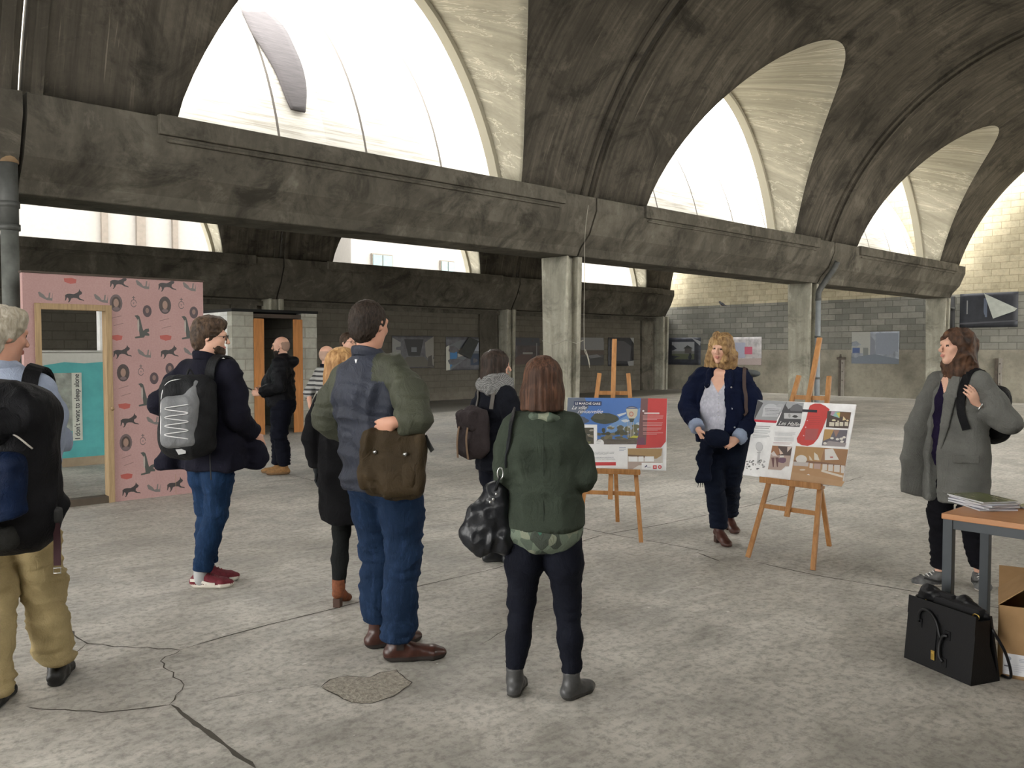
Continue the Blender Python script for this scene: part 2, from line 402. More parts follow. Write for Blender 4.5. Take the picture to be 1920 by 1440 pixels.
# ---- columns: twin shafts with a groove, tapering downwards
def column(x, y, h, lab, near=True):
    b = MB()
    def shaft(xo, wd, dy, yo=0):
        T = [(xo-wd/2, yo-dy/2), (xo+wd/2-.05, yo-dy/2), (xo+wd/2, yo-dy/2+.05), (xo+wd/2, yo+dy/2), (xo-wd/2, yo+dy/2)]
        vs = [(px*1.0, py, h) for px, py in T]+[(px*.86, py*.84, 0) for px, py in T]; n_ = len(T)
        b.add(vs, [tuple(range(n_)), tuple(range(n_, 2*n_))[::-1]]+[(i, n_+i, n_+(i+1) % n_, (i+1) % n_) for i in range(n_)], 0)
    shaft(-.18, .10, .62); shaft(.13, .16, .62); b.box((-.04, 0, h/2), (.20, .36, h), 0)
    o = b.build('concrete_column', M['column'], loc=(x, y, 0), bevel=.01)
    return tag(o, lab, 'column', 'columns of the hall')
column(JX0-BAY-.42, CA, 3.23, 'concrete column at the far left edge behind the downpipe')
column(JX0, CA, 3.23, 'big pale concrete column with a wire tied round it, behind the bob-haired woman')
column(JX0+BAY, CA, 3.23, 'concrete column with a grey downpipe, behind the tilted easel')
column(JX0+2*BAY, CA, 3.23, 'short-looking concrete column at the end wall behind the curly-haired woman')
for k, lb in enumerate(['narrow column of the rear wall above the white block hut', 'narrow rear column between the hanging photographs, left of the big column',
                        'narrow rear column in the far corner beside the end wall']):
    column(JX0+k*BAY, CB-.1, 2.98, lb)
column(JX0-BAY, CB-.1, 2.98, 'rear wall column hidden behind the pink wallpapered booth')
for k in range(-3, 3):
    column(JX0+k*BAY, CC, 3.23, 'column of the near row outside the picture')['group'] = 'near row columns'
# ---- walls
wb = MB(); wb.box((XEND+.15, 6.3, 4.4), (.3, 31, 8.9)); tag(wb.build('wall_right', M['endwall']), kind='structure')
wb = MB(); wb.box((6.9, CB+.2, 1.5), (44, .24, 3.0)); tag(wb.build('wall_back', M['backwall']), kind='structure')
wb = MB(); wb.box((-2., CC-.25, 2.2), (28, .2, 4.4)); tag(wb.build('light_blocker_front', M['backwall']), kind='structure')  # unseen wall added behind the camera to darken the foreground floor
# lintel shadow ledge and piers on the rear wall
wb = MB(); wb.box((6.9, CB+.03, 2.86), (43.8, .14, .12))
for k in range(-1, 3): wb.box((JX0+k*BAY-.75, CB+.04, 1.45), (.7, .1, 2.9))
tag(wb.build('trim_1', M['beam']), kind='structure')
# ================================================================== SMOOTH BODY MODELLER (distance fields -> one closed surface)
_T = np.random.RandomState(3).rand(32, 32, 32).astype(np.float32)
def vnoise(P, f=1., seed=0):
    q = np.asarray(P, dtype=np.float32)*np.asarray(f, dtype=np.float32)+seed*7.31
    i = np.floor(q).astype(int); t = q-i; t = t*t*(3-2*t); r = 0
    for dx in (0, 1):
        for dy in (0, 1):
            for dz in (0, 1):
                wgt = (t[:, 0] if dx else 1-t[:, 0])*(t[:, 1] if dy else 1-t[:, 1])*(t[:, 2] if dz else 1-t[:, 2])
                r = r+wgt*_T[(i[:, 0]+dx) % 32, (i[:, 1]+dy) % 32, (i[:, 2]+dz) % 32]
    return r*2-1
def ridge(P, f, seed=0): return 1-2*np.abs(vnoise(P, f, seed))
def vec(*a): return np.array(a, dtype=float)
def unit(v): v = np.asarray(v, float); return v/max(1e-9, np.linalg.norm(v))
def rotm(rx=0, ry=0, rz=0):
    m = (Matrix.Rotation(R(rz), 3, 'Z') @ Matrix.Rotation(R(ry), 3, 'Y') @ Matrix.Rotation(R(rx), 3, 'X'))
    return np.array(m)
class Field:
    def __init__(s, h=.008): s.h = h; s.ops = []
    def _add(s, fn, lo, hi, op='u', k=.01): s.ops.append((fn, np.array(lo, float), np.array(hi, float), op, k)); return s
    def ell(s, c, r, rot=None, op='u', k=.015):
        c = np.array(c, float); r = np.array(r, float)*np.ones(3); m = np.eye(3) if rot is None else np.array(rot)
        ext = np.sqrt(((m*r[None, :])**2).sum(1))
        def fn(X, Y, Z):
            x, y, z = X-c[0], Y-c[1], Z-c[2]
            a = [(m[0, i]*x+m[1, i]*y+m[2, i]*z) for i in range(3)]
            k1 = np.sqrt(sum((a[i]/r[i])**2 for i in range(3))); k2 = np.sqrt(sum((a[i]/r[i]**2)**2 for i in range(3)))+1e-6
            return k1*(k1-1)/k2
        return s._add(fn, c-ext, c+ext, op, k)
    def rbox(s, c, half, r=.02, rot=None, op='u', k=.01):
        c = np.array(c, float); hf = np.array(half, float)-r; m = np.eye(3) if rot is None else np.array(rot)
        ext = np.abs(m) @ np.array(half, float)
        def fn(X, Y, Z):
            x, y, z = X-c[0], Y-c[1], Z-c[2]
            a = [np.abs(m[0, i]*x+m[1, i]*y+m[2, i]*z)-hf[i] for i in range(3)]
            o = np.sqrt(sum(np.maximum(q, 0)**2 for q in a)); return o+np.minimum(np.maximum(np.maximum(a[0], a[1]), a[2]), 0)-r
        return s._add(fn, c-ext, c+ext, op, k)
    def seg(s, a, b, ra, rb, side=(1, 0, 0), op='u', k=.015):
        a, b = np.array(a, float), np.array(b, float)
        ra = np.array(ra if hasattr(ra, '__len__') else (ra, ra), float); rb = np.array(rb if hasattr(rb, '__len__') else (rb, rb), float)
        ab = b-a; L2 = max(1e-9, ab@ab); ax = ab/math.sqrt(L2); sd = np.array(side, float); sd = sd-ax*(sd@ax)
        if np.linalg.norm(sd) < 1e-3: sd = np.cross(ax, [0, 1, 0.01])
        sd = unit(sd); nn = np.cross(ax, sd); mr = max(ra.max(), rb.max())
        def fn(X, Y, Z):
            x, y, z = X-a[0], Y-a[1], Z-a[2]
            t = np.clip((x*ab[0]+y*ab[1]+z*ab[2])/L2, 0, 1)
            vx, vy, vz = x-t*ab[0], y-t*ab[1], z-t*ab[2]
            u = vx*sd[0]+vy*sd[1]+vz*sd[2]; v = vx*nn[0]+vy*nn[1]+vz*nn[2]; w_ = vx*ax[0]+vy*ax[1]+vz*ax[2]
            rx = ra[0]+(rb[0]-ra[0])*t; ry = ra[1]+(rb[1]-ra[1])*t; rz = np.minimum(rx, ry)
            k1 = np.sqrt((u/rx)**2+(v/ry)**2+(w_/rz)**2); k2 = np.sqrt((u/rx**2)**2+(v/ry**2)**2+(w_/rz**2)**2)+1e-6
            return k1*(k1-1)/k2
        return s._add(fn, np.minimum(a, b)-mr, np.maximum(a, b)+mr, op, k)
    def tube(s, pts, rs, side=(1, 0, 0), op='u', k=.02):
        if not hasattr(rs, '__len__'): rs = [rs]*len(pts)
        for i in range(len(pts)-1): s.seg(pts[i], pts[i+1], rs[i], rs[i+1], side, op, k)
        return s
    def cut(s, c, n, rad=.2):
        """take away what lies beyond the plane (c, outward normal n), inside a box of half size rad"""
        c = np.array(c, float); n = unit(n); rad = np.array(rad)*np.ones(3)
        return s._add(lambda X, Y, Z: (X-c[0])*n[0]+(Y-c[1])*n[1]+(Z-c[2])*n[2], c-rad, c+rad, 'c', 0)
    def merge(s, o, k=.03):
        """smooth union with another solved field"""
        o.V if hasattr(o, 'V') else o.solve()
        def fn(X, Y, Z):
            sh = np.broadcast_shapes(X.shape, Y.shape, Z.shape)
            P = np.stack([np.broadcast_to(q, sh).ravel() for q in (X, Y, Z)], 1); return o.sample(P).reshape(sh)
        hi = o.lo+(np.array(o.n)-1)*o.h
        return s._add(fn, o.lo, hi, 'u', k)
    def solve(s):
        h = s.h; U = [o for o in s.ops if o[3] == 'u']
        lo = np.min([o[1] for o in U], 0)-3*h; hi = np.max([o[2] for o in U], 0)+3*h
        n = np.ceil((hi-lo)/h).astype(int)+1; V = np.full(n, .5, np.float32)
        ax = [(lo[i]+h*np.arange(n[i])).astype(np.float32) for i in range(3)]
        for fn, a, b, op, k in s.ops:
            mg = 0 if op == 'c' else max(k, 0)+4*h
            i0 = np.maximum(0, np.floor((a-mg-lo)/h).astype(int)); i1 = np.minimum(n, np.ceil((b+mg-lo)/h).astype(int)+1)
            if (i1 <= i0).any(): continue
            sl = tuple(slice(i0[i], i1[i]) for i in range(3))
            d = fn(ax[0][sl[0]][:, None, None], ax[1][sl[1]][None, :, None], ax[2][sl[2]][None, None, :]).astype(np.float32)
            v = V[sl]
            if op == 'u': q = np.maximum(k-np.abs(v-d), 0)/max(k, 1e-6); V[sl] = np.minimum(v, d)-q*q*k*.25
            elif op == 's': q = np.maximum(k-np.abs(v+d), 0)/max(k, 1e-6); V[sl] = np.maximum(v, -d)+q*q*k*.25
            elif op == 'c': V[sl] = np.maximum(v, d)
        s.V, s.lo, s.n = V, lo, n; return s
    def sample(s, P):
        q = (P-s.lo)/s.h; q = np.clip(q, 0, np.array(s.n)-1.001); i = q.astype(int); t = q-i; r = 0
        for dx in (0, 1):
            for dy in (0, 1):
                for dz in (0, 1):
                    r = r+(t[:, 0] if dx else 1-t[:, 0])*(t[:, 1] if dy else 1-t[:, 1])*(t[:, 2] if dz else 1-t[:, 2])*s.V[i[:, 0]+dx, i[:, 1]+dy, i[:, 2]+dz]
        return r
    def project(s, pts, off=0., it=14):
        P = np.array(pts, float); e = s.h
        for _ in range(it):
            d = s.sample(P)-off
            g = np.stack([s.sample(P+np.eye(3)[i]*e)-s.sample(P-np.eye(3)[i]*e) for i in range(3)], 1)
            g /= np.linalg.norm(g, axis=1, keepdims=True)+1e-6
            P = P-g*np.clip(d, -.03, .03)[:, None]*.8
        return P
    def mesh(s):
        V, h = s.V, s.h; S = V < 0; nx, ny, nz = V.shape
        corners = [(i, j, k) for i in (0, 1) for j in (0, 1) for k in (0, 1)]
        cnt = sum(S[i:nx-1+i, j:ny-1+j, k:nz-1+k].astype(np.int8) for i, j, k in corners)
        act = (cnt > 0) & (cnt < 8); idx = np.argwhere(act)
        acc = np.zeros((len(idx), 3)); num = np.zeros(len(idx))
        for a in corners:
            for ax in range(3):
                if a[ax]: continue
                b = list(a); b[ax] = 1
                v0 = V[idx[:, 0]+a[0], idx[:, 1]+a[1], idx[:, 2]+a[2]]; v1 = V[idx[:, 0]+b[0], idx[:, 1]+b[1], idx[:, 2]+b[2]]
                m = (v0 < 0) != (v1 < 0); t = np.where(m, v0/np.where(m, v0-v1, 1), 0)
                pos = np.tile(np.array(a, float), (len(idx), 1)); pos[:, ax] = t
                acc += pos*m[:, None]; num += m
        P = s.lo+h*(idx+acc/num[:, None])
        ID = np.full(act.shape, -1, np.int64); ID[act] = np.arange(len(idx)); F = []
        for ax in range(3):
            u, v = [(1, 2), (2, 0), (0, 1)][ax]
            sl0 = [slice(None)]*3; sl1 = [slice(None)]*3; sl0[ax] = slice(0, -1); sl1[ax] = slice(1, None)
            A, B = S[tuple(sl0)], S[tuple(sl1)]; e = np.argwhere(A != B)
            e = e[(e[:, u] > 0) & (e[:, v] > 0) & (e[:, u] < V.shape[u]-1) & (e[:, v] < V.shape[v]-1)]
            if not len(e): continue
            inside = A[e[:, 0], e[:, 1], e[:, 2]]
            def cell(du, dv): q = e.copy(); q[:, u] -= du; q[:, v] -= dv; return ID[q[:, 0], q[:, 1], q[:, 2]]
            quad = np.stack([cell(1, 1), cell(0, 1), cell(0, 0), cell(1, 0)], 1)
            quad = np.where(inside[:, None], quad, quad[:, ::-1]); F.append(quad)
        F = np.concatenate(F); F = F[(F >= 0).all(1)]
        return P, F
def vnormals(P, F):
    a = P[F[:, 2]]-P[F[:, 0]]; b = P[F[:, 3]]-P[F[:, 1]]; fn = np.cross(a, b); N = np.zeros_like(P)
    for i in range(4): np.add.at(N, F[:, i], fn)
    return N/(np.linalg.norm(N, axis=1, keepdims=True)+1e-9)
def smooth(P, F, it=1, lam=.5):
    for _ in range(it):
        A = np.zeros_like(P); c = np.zeros(len(P))
        for i in range(4):
            for j in (1, 3): np.add.at(A, F[:, i], P[F[:, (i+j) % 4]]); np.add.at(c, F[:, i], 1)
        P = P+(A/np.maximum(c, 1)[:, None]-P)*lam
    return P
def fieldmesh(name, f, mats, parent=None, cls=None, disp=None, sm=1):
    """surface of a field as one mesh object; disp(P,N) -> metres along the normal, cls(P) -> material slot"""
    if not hasattr(f, 'V'): f.solve()
    P, F = f.mesh(); P0 = P
    if sm: P = smooth(P, F, sm)
    if disp is not None: N = vnormals(P, F); P = P+N*disp(P, N)[:, None]
    me = bpy.data.meshes.new(name); nf = len(F)
    me.vertices.add(len(P)); me.vertices.foreach_set('co', P.astype(np.float32).ravel())
    me.loops.add(nf*4); me.loops.foreach_set('vertex_index', F.astype(np.int32).ravel())
    me.polygons.add(nf); me.polygons.foreach_set('loop_start', np.arange(0, nf*4, 4, dtype=np.int32))
    me.update(calc_edges=True)
    me.polygons.foreach_set('use_smooth', np.ones(nf, bool))
    for m in (mats if isinstance(mats, (list, tuple)) else [mats]): me.materials.append(m)
    if cls is not None: me.polygons.foreach_set('material_index', np.asarray(cls(P0[F].mean(1)), dtype=np.int32))
    me.update()
    o = bpy.data.objects.new(name, me); COL.objects.link(o)
    if parent: o.parent = parent
    return o
def strap(mb, pts, wd, th, nrm, mi=0):
    """flat band along pts; nrm = outward direction(s)"""
    P = [np.array(p, float) for p in pts]; n = len(P); N = [np.array(nrm, float)]*n if not hasattr(nrm[0], '__len__') else nrm; vs = []
    for i, p in enumerate(P):
        t = unit(P[min(i+1, n-1)]-P[max(i-1, 0)]); q = N[i]-t*(N[i]@t); q = unit(q); sd = np.cross(t, q)
        vs += [p-sd*wd/2, p+sd*wd/2, p+sd*wd/2+q*th, p-sd*wd/2+q*th]
    fs = [(i*4+k, i*4+(k+1) % 4, i*4+4+(k+1) % 4, i*4+4+k) for i in range(n-1) for k in range(4)]+[(3, 2, 1, 0), tuple((n-1)*4+k for k in range(4))]
    return mb.add(vs, fs, mi, False)
def curve(pts, n=24):
    """Catmull-Rom through the points"""
    P = [np.array(p, float) for p in pts]; P = [2*P[0]-P[1]]+P+[2*P[-1]-P[-2]]; out = []
    m = len(P)-3
    for i in range(m):
        k = max(2, n//m)
        for j in range(k):
            t = j/k; a, b, c, d = P[i:i+4]
            out.append(.5*((2*b)+(-a+c)*t+(2*a-5*b+4*c-d)*t*t+(-a+3*b-3*c+d)*t**3))
    out.append(P[-2]); return out
# ------------------------------------------------------------------ cloth, skin, hair
def cloth(name, c, var=.18, weave=260, bump=.25, rough=.9, c2=None, patt=None, spec=.2, crease=1.):
    if name in _pl: return _pl[name]
    if max(c) < .13: c = tuple(x*.62 for x in c); spec *= .6
    n = NT(name, rough, spec); o = n.tc.outputs['Object']
    v = n.noise(o, 7, 4, .6); f = n.noise(o, weave, 2, .5)
    cc = n.mix(n.ramp(v, [(.3, 0), (.7, 1)]), tuple(x*(1-var) for x in c), tuple(x*(1+var) for x in c))
    if patt: cc = patt(n, o, cc)
    cc = n.mix(n.math('MULTIPLY', f, .5), cc, tuple(x*.45 for x in c))
    cr = n.noise(n.co('Object', (1, 1, .7), (.3, .2, 0)), 11, 5, .62, 1.2); cr = n.math('ABSOLUTE', n.math('SUBTRACT', cr, .5))
    b0 = n.bump(cr, .55*crease, .03); n.bump(f, bump, .002, b0)
    n.col(cc); _pl[name] = n.m; return n.m
def denim(name, c):
    def pt(n, o, cc):
        f = n.noise(n.co('Object', (1, 1, .25)), 30, 5, .7)
        return n.mix(n.ramp(f, [(.5, 0), (.75, .45)]), cc, tuple(min(1, x*2.0+.015) for x in c))
    return cloth(name, c, .2, 300, .3, .85, patt=pt)
def skin(name, c):
    if name in _pl: return _pl[name]
    n = NT(name, .5, .4); v = n.noise(n.tc.outputs['Object'], 12, 4, .6)
    n.col(n.mix(v, tuple(x*y for x, y in zip(c, (.82, .72, .7))), tuple(min(1, x*y) for x, y in zip(c, (1.1, 1.12, 1.12)))))
    n.b.inputs['Subsurface Weight'].default_value = .08; n.b.inputs['Subsurface Radius'].default_value = (.02, .008, .004)
    _pl[name] = n.m; return n.m
def hairmat(name, lo, hi, sc=(90, 90, 5)):
    if name in _pl: return _pl[name]
    n = NT(name, .62, .22); v = n.noise(n.co('Object', sc), 1, 4, .6, .6); u = n.noise(n.tc.outputs['Object'], 9, 4, .6)
    c = n.mix(n.ramp(v, [(.35, 0), (.65, 1)]), lo, hi); c = n.mix(n.ramp(u, [(.4, .6), (.7, 0)]), c, lo)
    n.bump(v, .7, .004); n.col(c); _pl[name] = n.m; return n.m
SKIN = skin('light skin', (.62, .38, .28)); SKIN2 = skin('ruddy skin', (.55, .30, .21))
EYE = plain('eye', (.05, .035, .03), .2); LIP = plain('lips', (.42, .16, .13), .5); WHITE = plain('white plastic', (.75, .75, .75), .5)
STEEL = plain('polished steel', (.55, .55, .55), .3, metal=1); BRASS = plain('brass fittings', (.75, .52, .14), .3, metal=1)
RUBBER = plain('black rubber', (.02, .02, .02), .7)
# ------------------------------------------------------------------ the human figure, 1.75 m tall, facing +Y, right side +X
class Fig:
    def __init__(s, sh=.19, hipw=.09, sh_z=1.43, lean=(0, 0), chest=1., belly=1.):
        s.sw = sh; s.chest = chest; s.belly = belly; L = lean       # lean: x,y shift of the shoulders against the hips
        s.pel = vec(0, 0, .93); s.wai = vec(L[0]*.35, L[1]*.35, 1.08); s.che = vec(L[0]*.8, L[1]*.8, 1.30); s.nek = vec(L[0], L[1]-.015, 1.47)
        s.S = [vec(L[0]-sh, L[1], sh_z), vec(L[0]+sh, L[1], sh_z)]
        s.H = [vec(-hipw, 0, .90), vec(hipw, 0, .90)]
        s.A = [vec(-.10, 0, .085), vec(.10, 0, .085)]; s.fa = [12, -12]; s.K = [None, None]
        s.E = [s.S[0]+vec(-.06, -.02, -.29), s.S[1]+vec(.06, -.02, -.29)]
        s.W = [s.E[0]+vec(-.0, .08, -.245), s.E[1]+vec(.0, .08, -.245)]
        s.hd = [vec(0, .2, -1), vec(0, .2, -1)]; s.pn = [vec(1, 0, 0), vec(-1, 0, 0)]; s.curl = [35, 35]; s.fat = 1.
        s.hc = s.nek+vec(0, .02, .165); s.hyaw = 0; s.hpit = 0; s.hroll = 0
    def fin(s):
        for i in (0, 1):
            if s.K[i] is None: s.K[i] = (s.H[i]+s.A[i])/2+vec(0, .03, .01)
        s.HR = np.array(Matrix.Rotation(R(s.hyaw), 3, 'Z') @ Matrix.Rotation(R(s.hpit), 3, 'X') @ Matrix.Rotation(R(s.hroll), 3, 'Y'))
        s.ft = [vec(-math.sin(R(a)), math.cos(R(a)), 0) for a in s.fa]      # foot direction; fa>0 turns to the left
        return s
    def h(s, x, y, z): return s.hc+s.HR@vec(x, y, z)
def head_ops(f, g, male=True, ears=True):
    h, M3 = g.h, g.HR
    f.ell(h(0, -.014, .03), (.074, .094, .086), M3, k=.01)
    f.ell(h(0, .028, -.03), (.058 if male else .055, .058, .082), M3, k=.03)
    f.ell(h(0, .058, -.096), (.026 if male else .021, .02, .02), M3, k=.025)
    for sx in (-1, 1):
        f.ell(h(sx*.043, .008, -.066), (.018, .03, .03), M3, k=.03)
        f.ell(h(sx*.036, .062, -.022), (.022, .02, .02), M3, k=.02)
        f.ell(h(sx*.031, .098, .006), (.014, .014, .010), M3, op='s', k=.012)
        f.ell(h(sx*.030, .077, .004), (.0125, .012, .0115), M3, k=.003)
        f.ell(h(sx*.012, .104, -.034), (.009, .009, .008), M3, k=.006)
        if ears:
            f.ell(h(sx*.076, -.012, -.002), (.008, .019, .031), M3@rotm(-8, 0, sx*-14), k=.006)
            f.ell(h(sx*.084, -.006, .0), (.006, .009, .018), M3, op='s', k=.005)
    f.seg(h(-.034, .082, .028), h(.034, .082, .028), .013, .013, k=.015)
    f.seg(h(0, .088, .014), h(0, .113, -.028), .008, .0115, k=.010)
    f.ell(h(0, .088, -.058), (.023, .011, .0065), M3, k=.005); f.ell(h(0, .086, -.070), (.019, .011, .0065), M3, k=.005)
    f.seg(h(0, -.02, -.05), g.nek+vec(0, -.005, -.03), .052 if male else .045, .06 if male else .052, k=.035)
def hand_ops(f, wr, d, pn, curl, sx, sc=1.):
    """palm and five fingers; d = hand direction, pn = palm normal, sx=+1 right hand"""
    d = unit(d); pn = np.array(pn, float); pn = unit(pn-d*(pn@d)); lat = np.cross(d, pn)*sx        # lat points to the thumb side for a hanging hand
    lat = unit(lat); m = np.stack([lat, d, pn], 1)
    f.ell(wr+d*.012*sc, (.026*sc, .03*sc, .019*sc), m, k=.02)
    f.ell(wr+d*.055*sc, (.040*sc, .048*sc, .0165*sc), m, k=.02)
    for j, (o, L) in enumerate(zip((.031, .0105, -.0105, -.031), (.072, .08, .074, .058))):
        b0 = wr+d*(.088-.004*abs(j-1))*sc+lat*o*sc; ang = R(curl*(.45+.08*j)); e = d*math.cos(ang)+pn*math.sin(ang)
        b1 = b0+e*L*.48*sc; ang2 = R(curl*(1.35+.06*j)); e2 = d*math.cos(ang2)+pn*math.sin(ang2); b2 = b1+e2*L*.52*sc
        f.seg(b0-e*.01, b1, .0092*sc, .0084*sc, k=.004); f.seg(b1, b2, .0084*sc, .0068*sc, k=.002)
    t0 = wr+d*.028*sc+lat*.026*sc; t1 = t0+unit(d*.65+lat*.6+pn*.3)*.042*sc; t2 = t1+unit(d*.9+lat*.12+pn*.35)*.034*sc
    f.seg(t0, t1, .0135*sc, .0105*sc, k=.008); f.seg(t1, t2, .0105*sc, .008*sc, k=.002)
def body(g, root, male=True, sk=None, h=.0075, ears=True, hands=(1, 1), eyes=True):
    f = Field(h); c = g.chest*.93; up = g.nek
    f.tube([g.pel+vec(0, 0, -.05), g.pel+vec(0, 0, .04), g.wai, g.che+vec(0, 0, -.04), g.che+vec(0, 0, .07), g.nek+vec(0, 0, -.04)],
           [(.13, .09), (.135, .095), (.11*g.belly, .085*g.belly), (.13*c, .095*c), (.135*c, .085*c), (.07, .055)], k=.03)
    for i in (0, 1):
        f.tube([g.H[i], g.K[i]], [.072, .048], k=.03); mid = (g.K[i]*.6+g.A[i]*.4)+vec(0, -.015, 0)
        f.tube([g.K[i], mid, g.A[i]], [.046, .044, .028], k=.02)
        f.tube([g.A[i]+vec(0, 0, -.02)-g.ft[i]*.03, vec(*(g.A[i]+g.ft[i]*.06)[:2], g.A[i][2]*.45), vec(*(g.A[i]+g.ft[i]*.13)[:2], .024)], [.024, (.024, .018), (.022, .013)], side=np.cross(g.ft[i], [0, 0, 1]), k=.015)
        sj = g.S[i]+vec((-1, 1)[i]*-.022, 0, -.035); f.tube([g.nek+vec((-1, 1)[i]*.045, 0, -.055), sj], [.036, .036], k=.03)
        f.tube([sj, g.E[i]], [.040, .033], k=.03); f.tube([g.E[i], (g.E[i]+g.W[i])/2, g.W[i]], [.034, .032, .023], k=.01)
        if hands[i]: hand_ops(f, g.W[i], g.hd[i], g.pn[i], g.curl[i], (-1, 1)[i])
    head_ops(f, g, male, ears)
    def cls(P):
        r = np.zeros(len(P), int); q = (P-g.hc)@g.HR
        for sx in (-1, 1):
            r[(np.abs(q-vec(sx*.030, .088, .005)) < vec(.0105, .012, .0065)).all(1)] = 1
        r[(np.abs(q-vec(0, .098, -.064)) < vec(.021, .015, .0095)).all(1)] = 2
        return r
    return fieldmesh('body', f, [sk or SKIN, EYE, LIP], root, cls=cls if eyes else None, sm=1)
def hair(g, root, mat, style='short', h=.007, amp=.004, freq=(60, 60, 14), extra=None, name='hair'):
    f = Field(h); H, M3 = g.h, g.HR; ax = lambda *v: g.HR@vec(*v)
    if style == 'short':
        f.ell(H(0, -.022, .034), (.083, .100, .092), M3); f.ell(H(0, -.055, -.03), (.066, .058, .062), M3, k=.04)
        f.cut(H(0, .028, .0), ax(0, .78, -.62), .3)
    elif style == 'full':                                            # thicker hair, lifted on top
        f.ell(H(0, -.020, .045), (.089, .106, .094), M3); f.ell(H(.01, .035, .095), (.06, .055, .035), M3, k=.04); f.ell(H(0, -.058, -.03), (.074, .062, .07), M3, k=.04)
        f.cut(H(0, .036, .0), ax(0, .80, -.6), .3)
    elif style == 'bald':
        f.ell(H(0, -.022, .014), (.0785, .094, .070), M3); f.ell(H(0, -.05, -.03), (.066, .052, .05), M3, k=.03)
        f.cut(H(0, .0, .0), ax(0, .86, -.5), .3); f.cut(H(0, -.02, .058), ax(0, .25, 1), .3)
    elif style == 'bob':
        f.ell(H(0, -.018, .036), (.091, .106, .094), M3)
        f.tube([H(0, -.015, .02), H(0, -.022, -.06), H(0, -.03, -.135)], [(.094, .108), (.108, .102), (.110, .088)], side=ax(1, 0, 0), k=.02)
        f.cut(H(0, -.03, -.148), ax(0, .05, -1), .3); f.ell(H(0, .125, -.055), (.062, .085, .125), M3, op='s', k=.012)
    if extra: extra(f, H, M3, ax)
    def disp(P, N):
        q = (P-g.hc)@g.HR
        return amp*ridge(q, freq, 1)+amp*.6*vnoise(q, np.array(freq)*2.1, 4)
    return fieldmesh(name, f, mat, root, disp=disp, sm=1)
def shoe(root, g, i, mats, kind='shoe', L=.27, W_=.047, heel=.0, shaft=.0, sole=.022, name='shoe', toe=.0, lift=0., h=.006):
    """mats: upper, sole[, accent]; built along the foot direction"""
    a = g.A[i]; d = g.ft[i]; s_ = np.cross(d, [0, 0, 1]); g0 = vec(a[0], a[1], lift)
    p = lambda f_, z, l=0: g0+d*f_+s_*l+vec(0, 0, z); f = Field(h); B = -.075; T = B+L
    hl = heel
    f.tube([p(B+.03, .035+hl), p(B+.12, .033+hl*.6), p(T-.075, .028), p(T-.03-toe, .026)], [(.033, .033), (W_*.8, .034), (W_, .030), (W_*.72, .024)], side=s_, k=.03)
    f.tube([p(B+.035, .05+hl), p(.0, .085+hl+shaft*.0)], [.033, .037], k=.02)
    f.tube([p(.005, .078+hl), p(T-.12, .045)], [(.034, .022), (.036, .018)], side=s_, k=.03)
    if shaft: f.tube([p(-.012, .07), p(-.008, .09+shaft)], [.040, .046], k=.02); f.cut(p(-.008, .09+shaft), (0, 0, 1), (.12, .12, .06))
    else: f.cut(p(-.005, .098+hl), (0, 0, 1), (.1, .1, .07))
    f.cut(p(.05, .002), (0, 0, -1), (.25, .25, .12))
    # sole slab
    f.tube([p(B+.035, .012), p(B+.14, .012), p(T-.08, .012), p(T-.035, .012)], [(.037, .012), (W_*.86, .012), (W_+.004, .012), (W_*.75, .012)], side=s_, k=.01)
    if hl: f.rbox(p(T-.17, .010), (.05, .05, .012), .003, np.stack([s_, d, [0, 0, 1]], 1), op='s', k=.004) if False else None
    z0 = lift
    def cls(P): return np.where(P[:, 2] < z0+sole, 1, 0)
    return fieldmesh(name, f, mats, root, cls=cls, disp=lambda P, N: .0018*vnoise(P, 40, i)*(P[:, 2] > z0+sole), sm=1)
def trousers(root, g, mat, hem=(.10, .10), r=(.098, .068, .064, .058), seat=.165, name='trousers', amp=.006, h=.009, top=1.02, depth=.125, bell=0, patt=None, mats=None, cls=None):
    f = Field(h)
    f.tube([vec(g.pel[0], g.pel[1], top), g.pel+vec(0, 0, .02), g.pel+vec(0, -.01, -.05)], [(seat*.92, depth*.92), (seat, depth), (seat*.98, depth)], k=.03)
    for i in (0, 1):
        mid = g.K[i]*.55+g.A[i]*.45+vec(0, -.012, 0); low = vec(g.A[i][0], g.A[i][1]-.005, hem[i]-.03)
        f.tube([g.H[i]+vec(0, 0, -.02), (g.H[i]+g.K[i])/2, g.K[i], mid, low], [(r[0], r[0]*1.08), (r[0]*.9, r[0]*.98), r[1], r[2], r[3]], k=.035)
        f.cut(vec(g.A[i][0], g.A[i][1], hem[i]), (0, 0, -1), (.13, .13, .13))
    kz = [g.K[0][2], g.K[1][2]]
    def disp(P, N):
        z = P[:, 2]; kn = np.exp(-((z-.47)/.12)**2); lo = np.exp(-((z-hem[0])/.14)**2); cr = np.exp(-((z-.84)/.09)**2)
        Q = P+.03*np.stack([vnoise(P, 6, 11), vnoise(P, 6, 12), vnoise(P, 6, 13)], 1)
        return 1.35*amp*(.4+.7*kn+1.1*lo+.6*cr)*(ridge(Q, (7, 7, 22), 2)*.8+ridge(Q, (13, 13, 38), 5)*.4)
    return fieldmesh(name, f, mats or mat, root, disp=disp, sm=1, cls=cls)
def folds(amp, fs=((6, 6, 16), (14, 14, 5)), seed=0, mask=None):
    def d(P, N):
        Q = P+.035*np.stack([vnoise(P, 5, seed+11), vnoise(P, 5, seed+12), vnoise(P, 5, seed+13)], 1)
        v = sum((ridge(Q, f_, seed+j)*(.7 if j else 1)) for j, f_ in enumerate(fs))*.85*amp
        v = 1.35*v+ridge(Q, np.array(fs[0])*2.4, seed+5)*.45*amp
        return v*(mask(P) if mask else 1)
    return d
